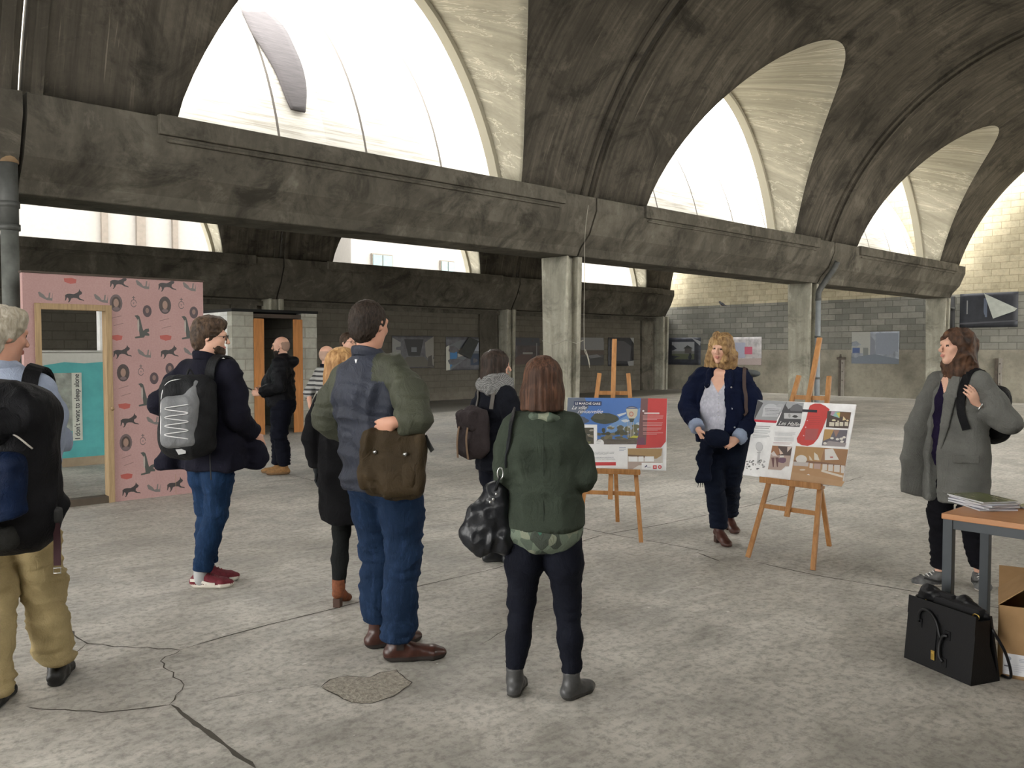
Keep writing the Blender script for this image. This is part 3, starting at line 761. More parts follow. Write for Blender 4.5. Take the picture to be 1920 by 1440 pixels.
def sleeves(g, arm, cuff=.02, h=.009, k_arm=.035, only=(0, 1)):
    a = Field(h)
    for i in only:
        sg = (-1, 1)[i]; cf = cuff[i] if hasattr(cuff, '__len__') else cuff; e = g.W[i]+unit(g.E[i]-g.W[i])*cf; s0 = g.S[i]+vec(-sg*.022, 0, -.035)
        a.tube([g.nek+vec(sg*.05, 0, -.05), g.S[i]+vec(-sg*.035, 0, -.012)], [(.06, .052), (.068, .056)], side=(0, 1, 0), k=.03)
        m = s0*.5+g.E[i]*.5+vec(sg*.008, 0, 0)
        a.tube([s0, m, g.E[i]], [arm[0], arm[0]*.97, arm[1]], k=.03); m2 = (g.E[i]+e)/2
        fo = Field(h); fo.tube([g.E[i], m2, e], [arm[1], (arm[1]+arm[2])/2, arm[2]], k=.012); fo.cut(e, g.W[i]-g.E[i], .12); fo.solve(); a.merge(fo, .025)
    a.solve(); return a
def coat(root, g, mats, name='jacket', st=None, arm=(.075, .062, .048), hem=.85, cuff=.02, amp=.007, h=.009, cls=None, extra=None, fs=((6, 6, 16), (14, 14, 5)), seed=0, sm=1, sidearm=None, k_arm=.035):
    """st: stations (z, half width, half depth, dx, dy) from the neck down"""
    f = Field(h)
    P_ = [vec(q[3], q[4], q[0]) for q in st]; f.tube(P_, [(q[1], q[2]) for q in st], k=.035)
    f.tube([g.nek+vec(0, 0, -.085), g.nek+vec(0, 0, -.028)], [.098, .080], k=.03)
    if extra: extra(f)
    f.cut(vec(P_[-1][0], P_[-1][1], hem), (0, 0, -1), (.7, .7, .45))
    if arm: f.merge(sleeves(g, arm, cuff, h, k_arm), .03)
    f.solve()
    o = fieldmesh(name, f, mats, root, cls=cls, disp=folds(amp, fs, seed, lambda P: .15+.85*np.clip((np.linalg.norm(P-g.nek, axis=1)-.12)/.12, 0, 1)), sm=sm); return o, f
def buttons(root, f, pts, r=.009, mat=None, name='button', nrm=(0, 1, 0)):
    P = f.project(np.array(pts, float), .002)
    for p in P:
        b = Field(.0035).ell(p, (r, r*.5, r)); fieldmesh(name, b, mat or STEEL, root, sm=0)
# ================================================================== PEOPLE
def stand(px, depth, phi, scale, label, name='person', cat='person', group=None):
    """phi: heading seen from the camera, 0 = back to us, 90 = towards the right of the picture"""
    o = empty(name, dp(px, depth), YAW-R(phi)-math.pi/2, label, cat, group); o.scale = (scale,)*3; return o
def same(root, name, label, cat):
    o = empty(name, root.location, root.rotation_euler.z, label, cat); o.scale = root.scale; return o
def arm(g, i, el, wr, hd=None, pn=None, curl=None):
    g.E[i] = vec(*el); g.W[i] = vec(*wr)
    if hd is not None: g.hd[i] = vec(*hd)
    if pn is not None: g.pn[i] = vec(*pn)
    if curl is not None: g.curl[i] = curl
def collar(root, g, mat, r=.075, h_=.055, name='collar', tilt=.35, thick=.012, dy=0., z=-.035, open_front=0., flare=1.12):
    """stand-up ring collar round the neck"""
    b = MB(); K = 40; vs = []; c = g.nek
    for i in range(K+1):
        a = math.pi/2+R(open_front)+(2*math.pi-2*R(open_front))*i/K
        for (k, zz) in ((1.0, 0), (1.0*flare, 0), (1.02*flare, h_), (1.02, h_)):
            rr = r*k+(thick if 0 else 0)
            vs.append((c[0]+rr*math.cos(a), c[1]+dy+rr*.92*math.sin(a)-zz*.1, c[2]+z+zz-(math.sin(a)*tilt*r if 1 else 0)))
    b.add(vs, [(i*4+k, i*4+(k+1) % 4, i*4+4+(k+1) % 4, i*4+4+k) for i in range(K) for k in range(4)]+[(3, 2, 1, 0), tuple(K*4+k for k in range(4))], 0, True)
    o = b.build(name, mat, root); s = o.modifiers.new('s', 'SUBSURF'); s.levels = 1; s.render_levels = 1; return o
def shoulder_strap(root, f, pts, mat, wd=.055, th=.008, name='strap', off=.013, out=None):
    P = curve(pts, 26); P = f.project(P, off); N = []
    e = f.h
    for p in P:
        q = p[None]; g_ = np.array([f.sample(q+np.eye(3)[i]*e)-f.sample(q-np.eye(3)[i]*e) for i in range(3)])[:, 0]; N.append(unit(g_))
    b = MB(); strap(b, list(P), wd, th, N); return b.build(name, mat, root)

# ------------------------------------------------------------------ 1. bob-haired woman, back to us
def woman_green():
    root = stand(1020, 3.86, 3, .90, 'person seen from behind with a brown bob, dark green jacket and grey ankle boots')
    g = Fig(.165, .088, 1.42); g.A = [vec(-.148, 0, .085), vec(.148, -.03, .085)]; g.fa = [-6, -38]; g.hyaw = -6; g.hpit = -4; g.hc = g.nek+vec(-.005, .012, .15)
    g.K = [vec(-.115, .02, .47), vec(.125, .02, .47)]
    arm(g, 0, (-.185, .0, 1.14), (-.12, .22, 1.12), (.6, .6, .1), (0, 0, -1), 40); arm(g, 1, (.195, -.01, 1.13), (.13, .20, 1.13), (-.5, .7, .1), (0, 0, -1), 40)
    g.fin(); body(g, root, False)
    trousers(root, g, cloth('black blue stretch denim', (.010, .012, .022), .25, 300, .25, .8), hem=(.135, .135), r=(.104, .064, .058, .042), seat=.172, depth=.135, amp=.005)
    green = cloth('dark green wool jacket', (.070, .088, .066), .2, 240, .3)
    o, f = coat(root, g, green, 'jacket', [(1.475, .06, .055, 0, -.015), (1.40, .155, .088, 0, -.01), (1.28, .178, .112, 0, -.015), (1.10, .168, .118, 0, -.01), (.98, .19, .138, 0, -.012), (.86, .205, .158, 0, -.02)],
                arm=(.066, .062, .050), hem=.885, amp=.011, fs=((5, 5, 9), (9, 9, 3)), seed=3)
    # centre back seam
    b = MB(); P = f.project([(0.002, -.16, z) for z in np.linspace(.90, 1.43, 20)], .0005); strap(b, list(P), .004, .003, (0, -1, 0)); b.build('back_seam', plain('dark seam thread', (.015, .02, .014), .9), root)
    camo = None
    def pt(n, o, cc):
        v = n.n('ShaderNodeTexVoronoi'); n.l(n.co('Object', (1, 1, .55), (0, .6, .5)), v.inputs['Vector']); v.inputs['Scale'].default_value = 22
        w1 = n.ramp(n.sep(v.outputs['Color'])[0], [(.0, (.10, .13, .10)), (.4, (.17, .21, .16)), (.62, (.05, .06, .05)), (.75, (.24, .26, .19)), (.93, (.05, .16, .11))], 'CONSTANT')
        return w1
    camo = cloth('leaf print blouse', (.17, .2, .15), patt=pt)
    f2 = Field(.009); f2.tube([vec(0, -.01, .98), vec(0, -.02, .88)], [(.180, .125), (.188, .138)]); f2.ell((0, -.03, .855), (.180, .132, .10), k=.03); f2.cut((0, 0, 1.0), (0, 0, 1), (.3, .3, .1))
    fieldmesh('blouse_tail', f2, camo, root, disp=folds(.006, ((8, 8, 3), (4, 4, 12)), 9))
    f3 = Field(.008); f3.tube([g.nek+vec(-.085, 0, -.04), g.nek+vec(-.05, -.07, -.02), g.nek+vec(.03, -.085, -.025), g.nek+vec(.09, -.03, -.045), g.nek+vec(.06, .06, -.06)], [(.018, .018)]*5, k=.02)
    f3.tube([g.nek+vec(-.085, 0, -.04), g.nek+vec(-.05, .06, -.06)], .018)
    fieldmesh('blouse_collar', f3, camo, root, disp=folds(.004, ((12, 12, 12),), 2))
    hair(g, root, hairmat('chestnut bob hair', (.028, .014, .009), (.13, .062, .036)), 'bob', h=.006, amp=.0035, freq=(34, 34, 3))
    gb = plain('grey leather', (.05, .05, .05), .45, .3, 30, .2); gs = plain('grey boot sole', (.035, .033, .03), .8)
    for i in (0, 1):
        shoe(root, g, i, [gb, gs], L=.255, shaft=.055, name='boot')
    # handbag hanging from the left shoulder
    bag = same(root, 'handbag', 'slouchy black leather handbag hanging from the left shoulder of the green-jacketed woman', 'bag')
    bl = plain('black soft leather', (.010, .011, .014), .38, .4, 25, .3)
    fb = Field(.008); c = vec(-.29, -.06, .93)
    fb.tube([c+vec(.05, .02, .13), c+vec(.02, 0, .0), c+vec(-.01, 0, -.10)], [(.045, .05), (.10, .06), (.125, .07)], side=(1, .2, 0), k=.05)
    fb.ell(c+vec(-.045, 0, -.115), (.075, .06, .06), k=.04); fb.ell(c+vec(.07, 0, -.09), (.075, .06, .08), k=.04)
    fieldmesh('bag_body', fb, bl, bag, disp=folds(.012, ((8, 8, 8), (18, 18, 6)), 6))
    b = MB(); P = curve([(-.215, -.11, 1.20), (-.205, -.125, 1.32), (-.165, -.09, 1.455), (-.155, .0, 1.475), (-.175, .09, 1.40), (-.21, .14, 1.2)], 26); P = f.project(P, .007)
    N = [unit(np.array(p)-np.array((-.02, 0, p[2]-.05))) for p in P]; strap(b, list(P), .038, .006, N); b.build('shoulder_strap', bl, bag)
    for k, (dx, dy) in enumerate(((-.215, -.12), (-.215, .145))):
        b = MB(); b.tube([(dx+.024*math.cos(a)*.6, dy, 1.165+.028*math.sin(a)) for a in np.linspace(0, 2*math.pi, 20)[:-1]], .0035, closed=True, seg=8); b.build('ring', STEEL, bag)
        b = MB(); strap(b, curve([(dx, dy, 1.145), (dx-.02, dy*.8, 1.09), (dx-.05, dy*.4, 1.03)], 8), .03, .008, (-1, 0, 0)); b.build('strap_tab', bl, bag)
    for q in ((-.235, -.11, 1.06), (-.25, -.12, 1.035), (-.265, -.115, 1.02)):
        b = MB(); b.box(q, (.012, .012, .012), bev=.003); b.build('stud', STEEL, bag)
    return root
woman_green()

# ------------------------------------------------------------------ 2. tall man with navy and olive jacket
def tall_man():
    root = stand(722, 4.42, 32, 1.057, 'tall man seen from behind with hands on hips, navy and olive jacket, blue jeans')
    g = Fig(.195, .095, 1.43, lean=(-.075, -.03)); g.S = [vec(-.265, -.02, 1.395), vec(.115, -.035, 1.455)]
    g.A = [vec(-.075, .03, .085), vec(.13, -.06, .085)]; g.fa = [-28, -45]; g.K = [vec(-.09, .04, .49), vec(.115, .0, .49)]
    g.pel = vec(-.01, -.01, .93); g.wai = vec(-.04, -.02, 1.08); g.che = vec(-.065, -.03, 1.3); g.nek = vec(-.075, -.035, 1.475)
    g.hc = g.nek+vec(.01, .0, .162); g.hyaw = 2; g.hpit = -3
    arm(g, 0, (-.335, -.05, 1.15), (-.20, .09, 1.06), (.8, .3, -.3), (.3, -.7, 0), 30)
    arm(g, 1, (.325, -.15, 1.195), (.245, -.225, 1.185), (-.85, -.06, -.30), (0, 1, .1), 35)
    g.fin(); body(g, root, True, SKIN2)
    trousers(root, g, denim('mid blue jeans', (.017, .040, .095)), hem=(.135, .115), r=(.112, .082, .078, .076), seat=.178, depth=.13, amp=.009)
    navy = cloth('navy waxed cotton', (.052, .060, .088), .25, 200, .2, .55, spec=.35); olive = cloth('olive waxed cotton', (.095, .102, .070), .25, 200, .2, .6, spec=.35)
    def cls(P):
        x, y, z = P.T
        arms = (x > .105+.10*np.clip((1.35-z)/.2, 0, 1)+.0*y) & (z > 1.0) | (x < -.235-.03*np.clip((1.3-z)/.2, 0, 1)) & (z > .98)
        yoke = (x > .02+.2*(1.42-z)) & (z > 1.36) & (x > -.04)
        return (arms | yoke).astype(int)
    o, f = coat(root, g, [navy, olive], 'jacket', [(1.485, .07, .06, -.075, -.035), (1.41, .17, .095, -.075, -.035), (1.28, .205, .13, -.065, -.035), (1.10, .19, .13, -.045, -.02), (.98, .20, .135, -.025, -.015), (.80, .215, .142, -.015, -.01)],
                arm=(.070, .066, .052), hem=.835, amp=.014, fs=((4, 4, 11), (13, 13, 2.2)), seed=5, cls=cls)
    collar(root, g, navy, .078, .055, z=-.015, dy=.0)
    b = MB(); strap(b, list(f.project([(x, -.2, .848) for x in np.linspace(-.2, .17, 24)], .002)), .022, .004, (0, -1, 0)); b.build('hem_band', navy, root)
    b = MB(); b.prism([(-.008, .008), (.008, .008), (0, -.012)], unit((1, 0, 0)), (0, 0, 1), (-.075, -.125, 1.462), (0, -.004, 0)); b.build('logo_tab', WHITE, root)
    b = MB(); b.tube([(.20, -.03, .84), (.205, -.035, .72)], .003); b.tube([(.20, -.03, .86), (.20, -.03, .81)], .009); b.tube([(.205, -.035, .73), (.205, -.035, .69)], .006); b.build('draw_cord', plain('dull brass toggle', (.16, .13, .08), .5), root)
    hair(g, root, hairmat('short brown hair', (.012, .008, .006), (.050, .034, .024), (160, 160, 40)), 'short', h=.006, amp=.003, freq=(70, 70, 50))
    bb = plain('brown polished leather', (.045, .016, .011), .35, .35, 20, .15); bs = plain('dark boot sole', (.018, .013, .011), .7); el = plain('elastic gusset', (.02, .014, .012), .9)
    for i in (0, 1):
        s_ = shoe(root, g, i, [bb, bs], L=.315, shaft=.05, W_=.05, sole=.028, name='boot')
        sd = np.cross(g.ft[i], [0, 0, 1]); b = MB(); p = g.A[i]+g.ft[i]*.0
        for q in (-1, 1): b = MB(); strap(b, [p+sd*q*.043+vec(0, 0, -.02), p+sd*q*.0445+vec(0, 0, .045)], .035, .004, sd*q); b.build('gusset', el, root)
    # satchel
    bag = same(root, 'messenger_bag', 'brown waxed canvas messenger bag on the right hip of the tall man', 'bag')
    tan = cloth('brown waxed canvas', (.070, .047, .022), .3, 180, .3, .7, spec=.3); tan2 = cloth('olive bag lining', (.12, .10, .05), .25, 180, .3)
    Rm = rotm(2, 3, 22); C0 = vec(.200, -.165, .985)
    fb = Field(.008); fb.rbox(C0, (.138, .045, .155), .04, Rm); fb.ell(C0+Rm@vec(0, -.01, -.06), (.135, .06, .10), rotm(0), k=.04)
    fieldmesh('bag_body', fb, tan, bag, disp=folds(.008, ((9, 9, 9), (16, 16, 5)), 12))
    fl = Field(.007); fl.rbox(C0+Rm@vec(0, -.048, .015), (.143, .018, .140), .016, Rm); fl.ell(C0+Rm@vec(0, -.052, -.05), (.14, .035, .09), Rm, k=.03)
    fieldmesh('flap', fl, tan, bag, disp=folds(.011, ((6, 6, 9), (14, 14, 4)), 17))
    ft = Field(.007); ft.rbox(C0+Rm@vec(.03, -.005, .165), (.10, .03, .03), .02, Rm); fieldmesh('bag_top', ft, tan2, bag, disp=folds(.01, ((14, 14, 14),), 18))
    for x in (-.075, .07):
        q = fl.project([C0+Rm@vec(x, -.075, .06)], .006)[0]; b = MB(); b.tube([q, q-Rm@vec(0, .010, 0)], .009, seg=14); b.build('stud', STEEL, bag)
    b = MB(); strap(b, curve([C0+Rm@vec(.14, 0, .14), C0+Rm@vec(.165, -.01, .10), C0+Rm@vec(.185, -.02, .075)], 8), .022, .006, (0, -1, 0)); b.build('strap_end', RUBBER, bag)
    return root
tall_man()

# ------------------------------------------------------------------ 3. elderly man with the big rucksack, cut by the left edge
def old_man():
    root = stand(14, 3.86, -8, 1.02, 'white-haired man at the left edge in a light blue shirt and beige trousers, back turned')
    g = Fig(.170, .085, 1.42, lean=(-.015, 0)); g.A = [vec(-.03, -.15, .085), vec(.135, .12, .085)]; g.fa = [8, 12]; g.K = [vec(-.065, -.03, .49), vec(.10, .08, .49)]; g.pel = vec(-.01, 0, .93)
    g.hc = g.nek+vec(.0, .01, .16); g.hyaw = -38; g.hpit = -5
    arm(g, 0, (-.25, .0, 1.14), (-.2, .2, 1.05)); arm(g, 1, (.145, .07, 1.15), (.12, .29, 1.14), (-.5, .8, .2), (0, 0, -1))
    g.fin(); body(g, root, True, SKIN2)
    trousers(root, g, cloth('beige cotton trousers', (.42, .33, .17), .12, 200, .2), hem=(.07, .12), r=(.104, .084, .080, .078), seat=.170, depth=.135, amp=.011)
    sh = cloth('light blue shirt', (.34, .39, .50), .1, 300, .15)
    o, f = coat(root, g, sh, 'shirt', [(1.47, .066, .06, 0, -.015), (1.40, .18, .10, 0, -.01), (1.28, .20, .13, 0, -.01), (1.10, .195, .135, 0, 0), (.98, .195, .138, 0, 0), (.84, .19, .14, 0, 0)],
                arm=(.068, .062, .048), hem=.88, amp=.010, fs=((5, 5, 9), (12, 12, 3)), seed=21)
    collar(root, g, sh, .076, .045, z=-.012)
    hair(g, root, hairmat('white blond hair', (.30, .26, .19), (.62, .57, .48), (60, 60, 20)), 'full', h=.007, amp=.006, freq=(24, 24, 30))
    bk = plain('black shoe leather', (.014, .014, .013), .5, .3, 30, .15)
    for i in (0, 1): shoe(root, g, i, [bk, RUBBER], L=.30, W_=.052, sole=.025)
    # rucksack
    bag = same(root, 'backpack', 'big black and blue trekking rucksack worn by the white-haired man', 'backpack')
    blk = cloth('black nylon', (.010, .010, .012), .4, 260, .5, .6); blu = cloth('blue nylon', (.008, .022, .070), .35, 260, .5, .6); org = plain('orange emblem thread', (.30, .07, .02), .8)
    fb = Field(.011); C0 = vec(.115, -.30, 1.07)
    fb.rbox(C0, (.195, .14, .34), .12); fb.ell(C0+vec(0, -.07, -.10), (.17, .12, .22), k=.05); fb.ell(C0+vec(.01, -.0, .22), (.17, .14, .15), k=.05)
    fb.tube([C0+vec(.13, -.02, -.25), C0+vec(.19, .04, -.16)], .035, k=.04)
    fieldmesh('pack_body', fb, blk, bag, disp=folds(.007, ((7, 7, 7), (15, 15, 6)), 22))
    fp = Field(.009); fp.rbox(C0+vec(-.005, -.185, -.08), (.150, .055, .17), .05); fp.ell(C0+vec(-.02, -.21, -.08), (.12, .055, .14), k=.03)
    fp.cut(C0+vec(0, -.2, -.20), (.35, 0, -1), .3)
    fieldmesh('front_pocket', fp, blu, bag, disp=folds(.004, ((10, 10, 10), (20, 20, 7)), 23))
    ft = Field(.009); ft.ell(C0+vec(.01, -.09, .19), (.135, .085, .09)); fieldmesh('top_pocket', ft, blk, bag, disp=folds(.009, ((9, 9, 9),), 24))
    fg = Field(.009); fg.rbox(C0+vec(-.02, -.15, -.25), (.12, .04, .055), .035); fieldmesh('base_panel', fg, cloth('dark grey nylon', (.035, .035, .032), .3, 260, .5), bag, disp=folds(.006, ((14, 14, 14),), 25))
    fe = Field(.004); fe.ell(C0+vec(-.005, -.272, -.05), (.022, .006, .012)); fieldmesh('emblem', fe, org, bag)
    b = MB(); b.tube(curve([C0+vec(-.06, -.165, .185), C0+vec(.0, -.178, .205), C0+vec(.09, -.155, .165), C0+vec(.15, -.12, .10)], 18), .004, seg=8); b.build('zip_piping', plain('pale piping cord', (.45, .42, .38), .6), bag)
    shoulder_strap(bag, f, [(.14, -.15, 1.22), (.135, -.13, 1.36), (.12, -.03, 1.46), (.13, .08, 1.40), (.15, .15, 1.2)], blk, .065, .014, 'shoulder_strap')
    shoulder_strap(bag, f, [(-.14, -.15, 1.22), (-.135, -.13, 1.36), (-.12, -.03, 1.46), (-.13, .08, 1.40), (-.15, .15, 1.2)], blk, .065, .014, 'shoulder_strap')
    b = MB(); strap(b, curve([C0+vec(.185, -.03, -.17), C0+vec(.205, -.04, -.24), C0+vec(.205, -.04, -.40)], 14), .028, .003, (0, -1, 0)); b.build('hip_belt_webbing', plain('dark red webbing', (.035, .010, .014), .8), bag)
    b = MB(); q = C0+vec(.205, -.043, -.41); b.tube([q+vec(.014, 0, .0), q+vec(.014, 0, -.022), q+vec(-.014, 0, -.022), q+vec(-.014, 0, 0)], .003, closed=True, seg=8); b.build('buckle', STEEL, bag)
    fu = Field(.007); fu.rbox(C0+vec(.195, -.03, -.19), (.03, .02, .035), .015); fieldmesh('side_clip', fu, RUBBER, bag)
    return root
old_man()

# ------------------------------------------------------------------ 4. man with glasses, pea coat
def pea_coat_man():
    root = stand(392, 5.72, 27, 1.04, 'bearded man with glasses in a navy pea coat, jeans and dark red sneakers')
    g = Fig(.19, .085, 1.43); g.A = [vec(-.085, .05, .085), vec(.0, -.085, .085)]; g.fa = [-58, -60]; g.K = [vec(-.085, .05, .49), vec(.05, .0, .49)]
    g.hc = g.nek+vec(.015, .02, .155); g.hyaw = -52; g.hpit = -4
    arm(g, 0, (-.36, -.08, 1.19), (-.21, .07, 1.05), (.6, .5, -.4), (.5, -.5, 0), 30); arm(g, 1, (.245, -.01, 1.12), (.235, .16, .98), (0, .6, -.7), (-1, 0, 0), 30)
    g.fin(); body(g, root, True)
    trousers(root, g, denim('blue jeans', (.012, .038, .098)), hem=(.125, .115), r=(.098, .070, .064, .058), seat=.165, depth=.13, amp=.008)
    nv = cloth('navy melton wool', (.014, .014, .026), .3, 220, .4)
    def ex(f):
        f.tube([vec(-.20, -.08, 1.0), vec(-.29, -.10, .78)], [(.06, .05), (.08, .06)], k=.05)          # skirt of the coat pushed back by the elbow
        f.tube([vec(.17, .12, 1.05), vec(.22, .22, .80)], [(.06, .06), (.05, .07)], k=.06)
    o, f = coat(root, g, nv, 'pea_coat', [(1.48, .068, .062, 0, -.015), (1.405, .18, .10, 0, -.01), (1.28, .20, .13, 0, 0), (1.10, .19, .135, 0, .01), (.95, .215, .16, 0, .02), (.72, .245, .20, 0, .04)],
                arm=(.080, .072, .056), hem=.765, amp=.008, fs=((5, 5, 12), (11, 11, 2.5)), seed=31, extra=ex)
    collar(root, g, nv, .082, .065, z=-.022)
    fc = Field(.008); fc.tube([g.nek+vec(.085, .03, -.03), g.nek+vec(.10, .12, -.06), g.nek+vec(.10, .15, -.16)], [(.02, .035), (.02, .045), (.015, .03)], side=(1, 0, 0), k=.03); fieldmesh('lapel', fc, nv, root)
    hr = hairmat('dark brown hair', (.022, .014, .010), (.12, .075, .045), (50, 50, 25))
    hair(g, root, hr, 'full', h=.006, amp=.005, freq=(26, 26, 34))
    beard(g, root, hr, .003); glasses(g, root)
    red = plain('dark red suede', (.115, .010, .018), .8, .25, 60, .2); wh = plain('off white rubber', (.52, .48, .42), .6); sock = plain('grey sock', (.3, .3, .3), .9)
    for i in (0, 1):
        shoe(root, g, i, [red, wh], L=.285, W_=.047, sole=.027, name='sneaker'); sneaker_trim(root, g, i, wh, 'form')
        fs_ = Field(.007); fs_.tube([g.A[i]+vec(0, -.01, -.03), g.A[i]+vec(0, -.01, .05)], .044); fieldmesh('sock', fs_, sock, root)
    bag = same(root, 'backpack', 'grey and black laced backpack on the back of the man in the pea coat', 'backpack')
    bk = cloth('charcoal nylon', (.020, .021, .023), .4, 260, .5, .6); gy = cloth('silver grey nylon', (.17, .175, .18), .25, 260, .5, .6)
    C0 = vec(.075, -.245, 1.13); Rm = rotm(-4, 0, 30); cord = plain('white bungee cord', (.6, .6, .6), .6)
    fb = Field(.009); fb.rbox(C0, (.165, .10, .25), .09, Rm); fb.ell(C0+Rm@vec(0, -.03, -.13), (.16, .11, .13), k=.05); fieldmesh('pack_body', fb, bk, bag, disp=folds(.005, ((8, 8, 8), (16, 16, 6)), 32))
    fp = Field(.008); fp.rbox(C0+Rm@vec(-.01, -.12, -.035), (.105, .05, .155), .045, Rm); fp.tube([C0+Rm@vec(.045, -.11, .08), C0+Rm@vec(.075, -.075, .20)], [.04, .018], k=.04)
    fieldmesh('front_pocket', fp, gy, bag, disp=folds(.004, ((9, 9, 9), (18, 18, 6)), 33)); fp2 = fp
    zz = []
    for k in range(9): zz.append(C0+Rm@vec((-.085 if k % 2 else .06), -.19, .07-.026*k))
    zz = fp2.project(curve(zz, 60), .008); b = MB(); b.tube(list(zz), .0032, seg=6); b.build('lacing_cord', cord, bag)
    b = MB(); b.tube(list(fb.project(curve([C0+Rm@vec(-.12, -.08, -.16), C0+Rm@vec(-.15, -.09, .05), C0+Rm@vec(-.10, -.09, .20), C0+Rm@vec(.0, -.09, .245)], 26), .003)), .004, seg=6); b.build('piping', cord, bag)
    b = MB(); b.prism([(-.03, .012), (.03, .018), (.03, -.012), (-.012, -.02)], Rm@vec(1, 0, 0), (0, 0, 1), C0+Rm@vec(.0, -.128, -.215), Rm@vec(0, -.006, 0)); b.build('brand_patch', plain('pale grey patch', (.42, .42, .42), .7), bag)
    shoulder_strap(bag, f, [(.13, -.15, 1.30), (.125, -.10, 1.41), (.115, -.02, 1.47), (.13, .08, 1.42), (.15, .14, 1.25)], bk, .065, .012, 'shoulder_strap')
    b = MB(); b.tube(curve([C0+Rm@vec(-.02, .02, .24), C0+Rm@vec(0, .02, .29), C0+Rm@vec(.03, .03, .24)], 10), .007, seg=8); b.build('haul_loop', bk, bag)
    b = MB(); strap(b, [C0+Rm@vec(.13, -.0, -.16), C0+Rm@vec(.145, -.0, -.40)], .009, .003, (0, -1, 0)); b.build('webbing', bk, bag)
def beard(g, root, mat, amp=.003, full=False):
    f = Field(.006); H, M3 = g.h, g.HR
    f.ell(H(0, .034, -.070), (.0565, .056, .048), M3); f.ell(H(0, .066, -.098 if not full else -.11), (.032, .028, .028 if not full else .04), M3, k=.02)
    for sx in (-1, 1): f.ell(H(sx*.052, .008, -.04), (.014, .020, .042), M3, k=.02)
    f.ell(H(0, .092, -.046), (.026, .010, .006), M3, k=.004)
    f.ell(H(0, .104, -.064), (.016, .012, .008), M3, op='s', k=.004); f.cut(H(0, 0, -.03), g.HR@vec(0, .42, 1), .2)
    fieldmesh('beard', f, mat, root, disp=folds(amp, ((60, 60, 30),), 3))
def glasses(g, root):
    b = MB()
    for sx in (-1, 1):
        b.tube([g.h(sx*.033+.021*math.cos(a), .104-abs(.012*math.cos(a))*.3, .003+.018*math.sin(a)) for a in np.linspace(0, 2*math.pi, 18)[:-1]], .0022, closed=True, seg=6)
        b.tube([g.h(sx*.054, .100, .008), g.h(sx*.078, .05, .01), g.h(sx*.082, -.008, .008)], .002, seg=6)
    b.tube([g.h(-.012, .106, .004), g.h(.012, .106, .004)], .002, seg=6); b.build('glasses', plain('dark metal frame', (.03, .025, .02), .3), root)
def sneaker_trim(root, g, i, mat, kind):
    a = g.A[i]; d = g.ft[i]; s_ = np.cross(d, [0, 0, 1]); B = -.075
    p = lambda f_, z, l: vec(a[0], a[1], 0)+d*f_+s_*l+vec(0, 0, z)
    for q in (-1, 1):
        b = MB()
        if kind == 'form': strap(b, curve([p(B+.01, .055, q*.030), p(B+.06, .052, q*.040), p(B+.13, .035, q*.048), p(B+.17, .03, q*.047)], 12), .018, .004, s_*q)
        else: strap(b, curve([p(B+.05, .045, q*.040), p(B+.09, .036, q*.046), p(B+.15, .048, q*.046), p(B+.19, .058, q*.036)], 12), .013, .004, s_*q)
        b.build('side_stripe', mat, root)
    lc = plain('white lace', (.6, .6, .58), .8) if kind != 'form' else plain('dark red lace', (.14, .015, .02), .8)
    for k in range(5):
        b = MB(); t = k/4; f_ = .035+.085*t; z = .096-.038*t
        b.tube([p(f_, z-.012, -.026), p(f_+.008, z+.002, 0), p(f_, z-.012, .026)], .0038, seg=6); b.build('lace', lc, root)
pea_coat_man()

# ------------------------------------------------------------------ 5. bald bearded man by the block hut
def bald_man():
    root = stand(529, 10.9, -95, 1.02, 'bald bearded man in a dark hooded jacket and tan boots standing before the block hut')
    g = Fig(.20, .09, 1.43, chest=1.1, belly=1.2); g.A = [vec(-.07, -.02, .085), vec(.08, .08, .085)]; g.fa = [8, -5]
    g.hc = g.nek+vec(0, .03, .155); g.hyaw = 0; g.hpit = -4
    arm(g, 0, (-.27, -.02, 1.13), (-.20, .24, 1.03), (.3, .9, .1), (.9, 0, 0), 50); arm(g, 1, (.27, .02, 1.13), (.18, .25, 1.05), (-.3, .9, .1), (-.9, 0, 0), 50)
    g.fin(); body(g, root, True, h=.009)
    trousers(root, g, cloth('dark navy denim', (.012, .014, .026), .25), hem=(.12, .12), r=(.118, .088, .082, .080), seat=.185, depth=.15, amp=.012, h=.011)
    bk = cloth('black technical shell', (.014, .015, .019), .3, 200, .2, .6)
    def ex(f): f.tube([g.nek+vec(-.07, -.09, -.03), g.nek+vec(0, -.13, -.04), g.nek+vec(.07, -.09, -.03)], [.04, .055, .04], k=.04); f.ell(vec(0, .12, 1.12), (.17, .12, .16), k=.06)
    o, f = coat(root, g, bk, 'hooded_jacket', [(1.485, .075, .07, 0, -.01), (1.405, .185, .11, 0, -.01), (1.28, .21, .15, 0, .01), (1.10, .205, .17, 0, .03), (.98, .20, .165, 0, .02), (.82, .195, .15, 0, .01)],
                arm=(.082, .074, .056), hem=.87, amp=.011, h=.011, seed=41, extra=ex)
    hr = hairmat('black beard hair', (.012, .009, .008), (.04, .03, .024), (60, 60, 30)); beard(g, root, hr, .004, True)
    hair(g, root, plain('shaved hair shadow', (.30, .19, .14), .7), 'bald', h=.008, amp=.001)
    tan = plain('tan nubuck', (.30, .16, .06), .8, .25, 30, .2); ts = plain('tan lugged sole', (.22, .13, .06), .8)
    for i in (0, 1): shoe(root, g, i, [tan, ts], L=.30, W_=.052, shaft=.05, sole=.03, name='boot', h=.008)
    ph = same(root, 'phone', 'dark phone held by the bald man', 'phone'); b = MB(); b.box((-.02, .37, 1.07), (.075, .15, .01), bev=.004, rot=Matrix.Rotation(R(25), 3, 'X')); b.build('phone_body', RUBBER, ph)
bald_man()

